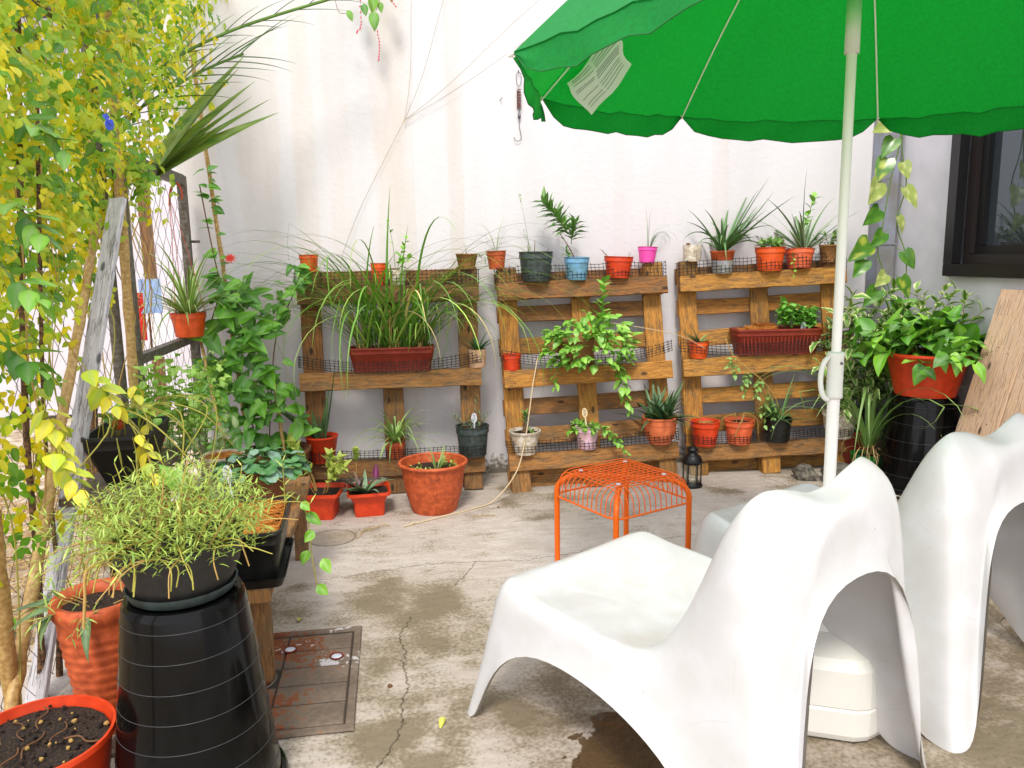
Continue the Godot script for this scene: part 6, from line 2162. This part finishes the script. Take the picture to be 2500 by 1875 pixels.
func curtain_spot() -> Array:
	# a point in the vine's volume along the fence: denser high up and near the viewer, ragged below
	while true:
		var z := rf(-0.05, 2.25)
		var y := rf(0.45, 2.75)
		var low := 1.75 if z < 0.55 else lerpf(1.55, 0.85, smoothstep(0.55, 1.5, z))
		var dens := smoothstep(low - 0.12, low + 0.35, y)
		if z > 1.45:
			dens = maxf(dens, 0.5)
		dens *= 1.0 - 0.55 * smoothstep(0.9, 0.1, z)
		var hole := curtain_noise.get_noise_2d(z * 3.2, y * 3.2)
		dens *= clampf(0.75 + hole * 1.7, 0.08, 1.0)
		if rng.randf() < dens:
			var x := -0.95 + rf(-0.10, 0.12) + 0.10 * smoothstep(1.6, 2.5, y)
			if y < 1.5 and z > 1.0:
				x = minf(x, -0.93) - 0.03
			return [Vector3(x, y, z), y]
	return []


var curtain_noise: FastNoiseLite


func make_curtain() -> void:
	curtain_noise = noise(1.0, 77, 3)
	var t := plant("yellowing_vine", "thick curtain of yellow and green vine leaves covering the fence", Vector3.ZERO)
	# twining stems
	for k in 18:
		var z := rf(.5, 2.1)
		var pts := []
		var y := rf(0.0, .3)
		while y < rf(1.9, 2.5):
			pts.append(Vector3(-0.97 + rf(-.05, .05), y, z + rf(-.05, .05)))
			y += .22
			z -= rf(-.02, .06)
		if pts.size() > 2:
			part(t, "stem", tube(spline(pts, 4), rf(.0012, .0025), 5), M.stem_dry if k % 3 else M.stem_pale)
	for q in [[1.83, .015], [1.72, .010]]:
		part(t, "trunk", tube(spline([Vector3(-.98, -.01, q[0]), Vector3(-.965, .35, q[0] - .03), Vector3(-.985, .7, q[0] - .10), Vector3(-.96, 1.2, q[0] - .14), Vector3(-.95, 1.8, q[0] - .25)], 6), [q[1], q[1], q[1] * .8, q[1] * .6], 8), M.bark)
	# the leaves that show largest, one by one
	var n := 0
	while n < 300:
		var s: Array = curtain_spot()
		var p: Vector3 = s[0]
		if p.z < 0.75 and rng.randf() < 0.6:
			continue
		p.x += 0.09 if p.y > 1.5 else 0.04
		var kind: String = ["yellow", "yellow", "pale", "green", "pale", "yellow", "green"][rng.randi() % 7]
		put_leaf(t, kind, p, Vector3(rf(-.5, .9), rf(-1.1, -.1), rf(-.6, .6)), rf(.03, .05), Vector3(1, .3, .5), M.leaf_thin)
		n += 1
	# the rest of the curtain
	var mm := MultiMesh.new()
	mm.transform_format = MultiMesh.TRANSFORM_3D
	mm.use_colors = true
	mm.mesh = leaf(1.0, .6, 0, .12, .5, .08, C(1, 1, 1), C(.8, .9, .75), 0, 4, 5)
	var pal := [C(.78, .66, .015), C(.82, .74, .03), C(.60, .66, .03), C(.42, .60, .03), C(.30, .52, .03), C(.15, .38, .02), C(.54, .68, .05)]
	var xs := []
	for k in 3100:
		var s: Array = curtain_spot()
		var p: Vector3 = s[0]
		var d := Vector3(rf(-.7, .7), rf(-.9, .2), rf(-.7, .7)).normalized()
		var c: Color = pal[rng.randi() % pal.size()]
		# a feathered leaf: leaflets in pairs along a short stalk
		var side := d.cross(Vector3(.8, .3, .5)).normalized()
		var m := 3 if p.y > 1.3 else 2
		for i in m:
			var v := rf(.8, 1.2)
			var q := p + d * .045 * i
			xs.append([aim(q, d * .5 + side + Vector3(0, -.35, 0), Vector3(.8, .5, .4), rf(.022, .039)), Color(c.r * v, c.g * v, c.b * v)])
			xs.append([aim(q, d * .5 - side + Vector3(0, -.35, 0), Vector3(.8, .5, .4), rf(.022, .039)), Color(c.r * v, c.g * v, c.b * v)])
	mm.instance_count = xs.size()
	for k in xs.size():
		mm.set_instance_transform(k, xs[k][0])
		mm.set_instance_color(k, xs[k][1])
	var o := MultiMeshInstance3D.new()
	o.name = "foliage"
	o.multimesh = mm
	o.material_override = M.leaf_thin
	o.set_meta("kind", "stuff")
	t.add_child(o)
	var fl := thing("blue_flower", "single blue pea flower hanging in the yellow vine", "flower", Vector3(-0.80, 1.57, 1.42))
	for q in [[Vector3(.2, -1, .3), .032, .024], [Vector3(-.3, .6, .4), .02, .016], [Vector3(.6, -.4, .4), .02, .013]]:
		part(fl, "petal", leaf(q[1], q[2], 3, .25, .5, .1, C(.1, .2, .8), C(.2, .3, .9)), M.petal_blue, aim(Vector3.ZERO, q[0], Vector3(.5, .3, .8)))
	# near sprays of larger green leaves hanging free
	var sp := plant("vine_sprays", "loose sprays of larger yellow leaves hanging below the vine in front of the plank", Vector3(-0.84, 0, 1.75))
	for q in [[Vector3(.0, .86, -.1), Vector3(.5, -.6, .1), "yellow", .075], [Vector3(.05, .78, -.3), Vector3(.3, -1, .2), "yellow", .06], [Vector3(.1, .66, -.15), Vector3(.5, -1, .1), "yellow", .06], [Vector3(-.06, .78, .05), Vector3(.4, -.8, .2), "yellow", .08], [Vector3(-.02, .68, .12), Vector3(.6, -.6, .1), "yellow", .08], [Vector3(-.10, .95, .1), Vector3(.6, -.3, .1), "green", .08], [Vector3(-.03, 1.3, .15), Vector3(.6, -.3, .2), "green", .09], [Vector3(-.05, 1.15, .2), Vector3(.6, -.3, .2), "green", .08], [Vector3(.0, 1.5, .1), Vector3(.6, -.3, .2), "green", .08]]:
		var e := sprig(sp, q[0] - q[1].normalized() * .05, q[1], .13, 5, q[2], q[3], Vector3(0, -.3, 0), .0014, M.stem_pale, true)
	sprig(sp, Vector3(.24, .52, .1), Vector3(.3, .5, .1), .06, 2, "mint", .085, Vector3.ZERO, .002, M.stem_pale, true, .7)


func make_beyond() -> void:
	# what stands beyond the fence
	var h := thing("white_house", "white neighbouring house seen through the fence", "house", Vector3(-4.3, 0, -2.4))
	part(h, "wall", box(Vector3(6.2, 2.9, 0.2), 0.003), M.plain_wall, at(Vector3(0, 1.45, -0.1)))
	part(h, "roof", board(6.6, 0.9, 0.08, 0.0, 0.01), M.silver, Transform3D(Basis(Vector3.RIGHT, 1.2), Vector3(0, 3.05, 0.1)))
	for x in [-1.2, 1.0]:
		var w := part(h, "window", box(Vector3(0.9, 1.0, 0.03), 0.004), M.frame_brown, at(Vector3(x, 1.5, 0.01)))
		part(w, "pane", box(Vector3(0.8, 0.9, 0.01), 0.001), M.silver, at(Vector3(0, 0, 0.02)))
	var b := thing("white_shed", "white wall of a side building beyond the overgrown fence", "building", Vector3(-4.2, 0, 1.2))
	part(b, "wall", box(Vector3(0.2, 2.3, 5.0), 0.003), M.plain_wall, at(Vector3(0, 1.15, 0)))
	part(b, "door", box(Vector3(0.04, 1.9, 0.8), 0.004), M.silver, at(Vector3(0.115, 0.95, -1.2)))
	var p := thing("wooden_post", "brown wooden post beyond the gate", "post", Vector3(-1.43, 0, -1.0))
	part(p, "shaft", board(1.75, 0.06, 0.05, .002, .003), M.wood_c, Transform3D(Basis(Vector3(0, 1, 0), Vector3(-1, 0, 0), Vector3(0, 0, 1)), Vector3(0, .875, -.03)))
	for q in [["red_cloth", "red cloth hanging beyond the gate", -1.50, .70, .98, .10, "cloth_red"], ["blue_cloth", "blue and white cloth hanging beyond the gate", -1.41, .86, 1.06, .12, "cloth_blue"], ["white_cloth", "white cloth hanging beyond the gate below the blue one", -1.36, .60, .86, .12, "cloth_white"]]:
		var c := thing(q[0], q[1], "laundry", Vector3(q[2], 0, -.93))
		var l := []
		for z in [0.0, .012]:
			var lp := PackedVector3Array()
			for k in 13:
				lp.append(Vector3(-q[5] / 2 + q[5] * k / 12.0, q[3], z + .012 * sin(k * 1.3)))
			for k in 13:
				lp.append(Vector3(q[5] / 2 - q[5] * k / 12.0, q[4], z + .006 * sin((12 - k) * 1.3)))
			l.append(lp)
		part(c, "fabric", loft(l, true, true), M[q[6]])
	# straw and chips on the earth beyond the fence
	var st := begin()
	for k in 1500:
		var c := Vector3(rf(-2.6, -1.13), -.026 + rf(0, .02), rf(-.3, 2.4))
		var a := rf(0, TAU)
		var L := rf(.04, .16)
		add_tube(st, [c - dirv(a, rf(-.1, .1)) * L, c + Vector3(0, .008, 0), c + dirv(a + rf(-.3, .3), rf(-.05, .15)) * L], rf(.0012, .003), 3)
	var s := structure("straw", done(st), mat(Color(.74, .62, .42), .9))
	s.set_meta("kind", "stuff")
	tag(s, "dry straw and stalks scattered on the earth beyond the fence", "straw")
	var t := plant("weeds", "small green weeds growing at the foot of the fence", Vector3(-1.12, -.02, 1.75))
	for k in 9:
		sprig(t, Vector3(rf(-.25, .06), 0, rf(-.3, .4)), Vector3(rf(-.4, .4), 1, rf(-.4, .4)), rf(.06, .16), 7, "mint", rf(.03, .05))


# ---------------------------------------------------------------- small things
func make_hatch() -> void:
	var x0 := -0.72
	var x1 := -0.137
	var z0 := 1.59
	var z1 := 2.14
	var w := 384
	var d := PackedByteArray()
	d.resize(w * w * 3)
	var a := noise(3.0, 101, 5)
	var b := noise(24.0, 102, 4)
	for j in w:
		for i in w:
			var u := float(i) / w
			var v := float(j) / w
			var n := a.get_noise_2d(u, v)
			var g := b.get_noise_2d(u, v)
			var c := Color(0.40, 0.345, 0.295).lerp(Color(0.52, 0.46, 0.40), clampf(.5 + n + g * .5, 0, 1))
			# rust down the left half, flaking cement smears near the top corner
			var r := smoothstep(.0, .28, .30 - absf(u - .56) * 1.5 + n * .6 + g * .45)
			c = c.lerp(Color(.42, .19, .09).lerp(Color(.54, .29, .14), clampf(.5 + g, 0, 1)), r * .9)
			var cem := smoothstep(.28, .34, n * .8 + g * .45 + (.04 if u > .78 and v < .42 and (u > .93 or v > .34 or v < .07) else -.2))
			c = c.lerp(Color(.78, .76, .76), cem)
			var o := (j * w + i) * 3
			d[o] = int(c.r * 255); d[o + 1] = int(c.g * 255); d[o + 2] = int(c.b * 255)
	var m := mat(Color.WHITE, .7, .15)
	m.albedo_texture = ImageTexture.create_from_image(Image.create_from_data(w, w, false, Image.FORMAT_RGB8, d))
	var t := thing("drain_cover", "rusty square metal drain cover set in the concrete floor", "drain cover", Vector3((x0 + x1) / 2, 0, (z0 + z1) / 2))
	var hx := (x1 - x0) / 2
	var hz := (z1 - z0) / 2
	var plate := sheet(Vector3(-hx, .004, hz), Vector3(2 * hx, 0, 0), Vector3(0, 0, -2 * hz), Vector2(0, 1), Vector2(1, 0))
	part(t, "plate", plate, M.joint)
	var strip := func(cx: float, cz: float, sx: float, sz: float, hgt: float) -> void:
		var st := begin()
		var e := .0025
		var lo := [Vector3(cx - sx, .0042, cz - sz), Vector3(cx + sx, .0042, cz - sz), Vector3(cx + sx, .0042, cz + sz), Vector3(cx - sx, .0042, cz + sz)]
		var hi := []
		for q: Vector3 in lo:
			hi.append(Vector3(lerpf(q.x, cx, e / sx), .0045 + hgt, lerpf(q.z, cz, e / sz)))
		var tris := []
		for k in 4:
			var k2 := (k + 1) % 4
			tris.append_array([lo[k], lo[k2], hi[k], lo[k2], hi[k2], hi[k]])
		tris.append_array([hi[0], hi[1], hi[2], hi[0], hi[2], hi[3]])
		for k in tris.size():
			st.set_smooth_group(k / 6)
			var q: Vector3 = tris[k]
			st.set_uv(Vector2((q.x + hx) / (2 * hx), (q.z + hz) / (2 * hz)))
			st.add_vertex(q)
		part(t, "raised_panel", done(st), m)
	# frame, then raised panels with sunken joints
	strip.call(0, -hz + .012, hx, .012, .006)
	strip.call(0, hz - .012, hx, .012, .006)
	strip.call(hx - .012, 0, .012, hz - .026, .006)
	strip.call(-hx + .012, 0, .012, hz - .026, .006)
	var zs := [-.24, -.145, -.05, .045, .14, .245]
	for k in 5:
		var zc: float = (zs[k] + zs[k + 1]) / 2
		var sz: float = (zs[k + 1] - zs[k]) / 2 - .004
		strip.call(.170, zc, .094, sz, .004)
		strip.call(-.17, zc, .094, sz, .004)
		if k != 2:
			strip.call(.0, zc, .0725, sz, .004)
	part(t, "ring", tube(closed_ring(.066, .0085, 36), .003, 5), M.steel, at(Vector3(0, 0, -.003)))
	part(t, "ring", tube(closed_ring(.056, .0085, 36), .002, 5), M.rust, at(Vector3(0, 0, -.003)))
	for k in 3:
		part(t, "emblem_bar", tube([dirv(TAU * k / 3 + .5, 0) * .05, dirv(TAU * k / 3 + 2.6, 0) * .05], .003, 5), M.rust, at(Vector3(0, .0085, -.003)))
	for q in [[.085, -.155], [.225, -.09]]:
		part(t, "keyhole_ring", tube(closed_ring(.018, .0115, 20), .0028, 5), M.rust, at(Vector3(q[0], 0, q[1])))
		part(t, "cement_plug", lathe([[0, .0135], [.01, .0132], [.017, .0112], [.0175, .009]], 14), M.spoon, at(Vector3(q[0], 0, q[1])))


func make_details() -> void:
	make_hatch()
	# spring and hook on the wall
	var t := thing("wall_hook", "metal spring hanger with a hook on the white wall left of the parasol", "hook", Vector3(0.67, 1.74, WALL_Z + 0.012))
	part(t, "carabiner", tube(spline([Vector3(0, .325, 0), Vector3(.012, .31, 0), Vector3(.01, .27, 0), Vector3(0, .258, 0), Vector3(-.01, .27, 0), Vector3(-.012, .31, 0), Vector3(0, .325, 0)], 5), .0016, 5), M.metal_hook)
	part(t, "nail", tube([Vector3(0, .33, -.012), Vector3(0, .33, .006)], .003, 6), M.metal_hook)
	var coil := []
	for k in 105:
		coil.append(Vector3(cos(k * TAU / 8.0) * .0105, .24 - k * .0009, sin(k * TAU / 8.0) * .0105))
	part(t, "spring", tube(coil, .0016, 4), M.rust)
	part(t, "rod", tube([Vector3(0, .258, 0), Vector3(0, .10, 0)], .0016, 5), M.metal_hook)
	part(t, "swivel", lathe([[0, .098], [.006, .10], [.008, .112], [.006, .125], [0, .13]], 10), M.metal_hook)
	part(t, "hook", tube(spline([Vector3(0, .10, 0), Vector3(0, .06, 0), Vector3(.008, .02, 0), Vector3(.006, 0, 0), Vector3(-.012, -.008, 0), Vector3(-.026, .0, 0), Vector3(-.028, .012, 0)], 5), .0018, 5), M.metal_hook)
	t = thing("small_nail", "small bent nail in the white wall left of the spring hanger", "nail", Vector3(0.575, 1.93, WALL_Z))
	part(t, "pin", tube(spline([Vector3(0, 0, 0), Vector3(0, 0, .014), Vector3(.006, .004, .016), Vector3(.008, .014, .014)], 4), .002, 5), M.metal_hook)
	# threads strung across the wall
	t = thing("garden_twine", "thin knotted twine strung across the white wall", "twine", Vector3(0, 0, WALL_Z + 0.02))
	var K := Vector3(0.095, 1.825, 0)
	for q in [Vector3(.20, 2.75, 0), Vector3(.45, 2.75, 0), Vector3(.95, 2.55, 0), Vector3(1.15, 2.5, 0)]:
		var pts := []
		for k in 9:
			var s := k / 8.0
			pts.append(K.lerp(q, s) + Vector3(.012 * sin(s * 7.0), -.05 * s * (1.0 - s), .01 * sin(s * 3.0)))
		part(t, "strand", tube(pts, .0011, 4), M.thread)
	part(t, "strand", tube(spline([K, Vector3(-.02, 1.62, 0), Vector3(-.13, 1.42, 0), Vector3(-.22, 1.22, .01), Vector3(-.25, 1.12, .03)], 5), .0011, 4), M.thread)
	part(t, "knot", lathe([[0, -.006], [.005, 0], [0, .006]], 8), M.twine, at(K))
	# cord lying from the middle pallet to the floor, twine across it
	t = thing("cord", "pale knotted cord drooping from the middle pallet to the floor", "cord")
	part(t, "strand", tube(spline([Vector3(.70, .66, .20), Vector3(.665, .52, .24), Vector3(.62, .30, .30), Vector3(.56, .13, .36), Vector3(.44, .02, .44), Vector3(.33, .004, .50), Vector3(.18, .004, .585), Vector3(.06, .004, .65), Vector3(.01, .004, .68)], 7), .0033, 6), M.twine)
	part(t, "knot", lathe([[0, -.008], [.008, 0], [0, .008]], 8), M.twine, at(Vector3(.05, .008, .655)))
	t = thing("twine", "taut twine running from the mint to the aloe pallet", "twine")
	part(t, "strand", tube(spline([Vector3(1.02, .83, .20), Vector3(1.25, .79, .22), Vector3(1.45, .74, .19), Vector3(1.60, .665, .14)], 6), .0016, 4), M.twine)
	# planks leaning on the house
	t = thing("leaning_boards", "two pale pine boards leaning against the house wall", "boards")
	var up := Vector3(0.26, 0.97, 0.0).normalized()
	for k in 2:
		var bz := 0.93 + 0.235 * k
		var xf := Transform3D(Basis(up, Vector3(0, 0, -1), up.cross(Vector3(0, 0, -1))), Vector3(2.46, 0.006, bz) + up * 0.5)
		var o := part(t, "board", board(1.0 + .02 * k, 0.23, 0.026, .001, .003), M.wood_pine, xf)
		for q in [[.22, .05], [.2, .07], [.24, .02], [.22, -.04], [-.05, .06], [-.08, .04], [-.06, .02], [-.1, -.05]]:
			part(o, "nail_hole", lathe([[0, 0], [.003, 0], [0, .0004]], 8), M.ink, Transform3D(Basis(Vector3.RIGHT, PI / 2), Vector3(q[0], q[1], .0135)))
			part(o, "nail_hole", lathe([[0, 0], [.003, 0], [0, .0004]], 8), M.ink, Transform3D(Basis(Vector3.RIGHT, -PI / 2), Vector3(q[0], q[1], -.0135)))
	# rubble under the right pallet and by the house
	for q in [[2.06, .36, .07, "flat grey stone under the aloe pallet by the parasol pole"], [2.19, .44, .09, "rough broken lump of concrete at the right foot of the aloe pallet"], [2.30, .55, .06, "small grey stone between the aloe pallet and the green pot"]]:
		t = thing("stone", q[3], "stone", Vector3(q[0], q[2] * .42, q[1]), "stones by the aloe pallet")
		part(t, "rock", crumb(q[2]), M.stone)
	# dark soil that gathered along the edging strip
	var st := begin()
	for k in 420:
		var z := rf(.7, 2.3)
		var x := lerpf(2.25, 2.05, (z - .7) / 1.6) + absf(rng.randfn(0, .05))
		var r := rf(.004, .013)
		st.append_from(crumb(r), 0, at(Vector3(x, r * .4, z)))
	var s := structure("dirt", st.commit(), M.dirt)
	s.set_meta("kind", "stuff")
	tag(s, "dark soil gathered behind the edging strip by the house", "dirt")
	# fallen leaves and chips
	var spots := [[-.34, 1.52, 0, "narrow yellow leaf lying just above the drain cover"], [.085, 2.13, 0, "curled yellow leaf on the concrete beside the front chair's leg"], [-.105, .66, 1, "longer dry twig on the floor in front of the square pots"], [-.16, .74, 1, "dry twig lying across the round mark in the concrete"], [.37, .63, 1, "dry twig on the floor beside the cord's end"], [.45, .50, 2, "brown chip on the floor between cord and middle pallet"], [-.05, 1.95, 2, "reddish brown chip beside the long crack in the floor"], [1.47, 2.26, 3, "pale round petal lying nearest the rear leg of the second chair"], [1.62, 2.05, 3, "pale round petal on the brown floor halfway to the edging strip"], [1.70, 1.92, 3, "pale round petal close to the edging strip"]]
	for q in spots:
		var nm: String = ["fallen_leaf", "dry_twig_bit", "wood_chip", "pale_petal"][q[2]]
		var o := thing(nm, q[3], ["leaf", "twig", "chip", "petal"][q[2]], Vector3(q[0], 0.003, q[1]), "bits fallen on the floor", rf(0, 6))
		match q[2]:
			0: part(o, "blade", leaf(.04, .016, 0, .5, .6, .1, C(.5, .5, .06), C(.6, .55, .1)), M.leaf, at(Vector3(0, .006, 0)))
			1: part(o, "stick", tube(spline([Vector3(-.05, .002, 0), Vector3(-.01, .004, .012), Vector3(.02, .008, .006), Vector3(.05, .003, .02)], 4), .0018, 5), M.stem_dry)
			2: part(o, "piece", crumb(rf(.004, .008)), M.stem_brown)
			3: part(o, "blade", leaf(.018, .016, 3, .2, .4, .1, C(.8, .75, .6), C(.8, .78, .66)), M.leaf, at(Vector3(0, .003, 0)))


func _ready() -> void:
	rng.seed = 20240611
	make_camera_and_light()
	make_materials()
	make_setting()
	make_furniture()
	make_pots()
	M.stem_pale = mat(Color(0.62, 0.60, 0.24), 0.6)
	make_leaf_sets()
	make_fence_side()
	make_shelf_plants()
	make_wall_plants()
	make_left_plants()
	make_details()
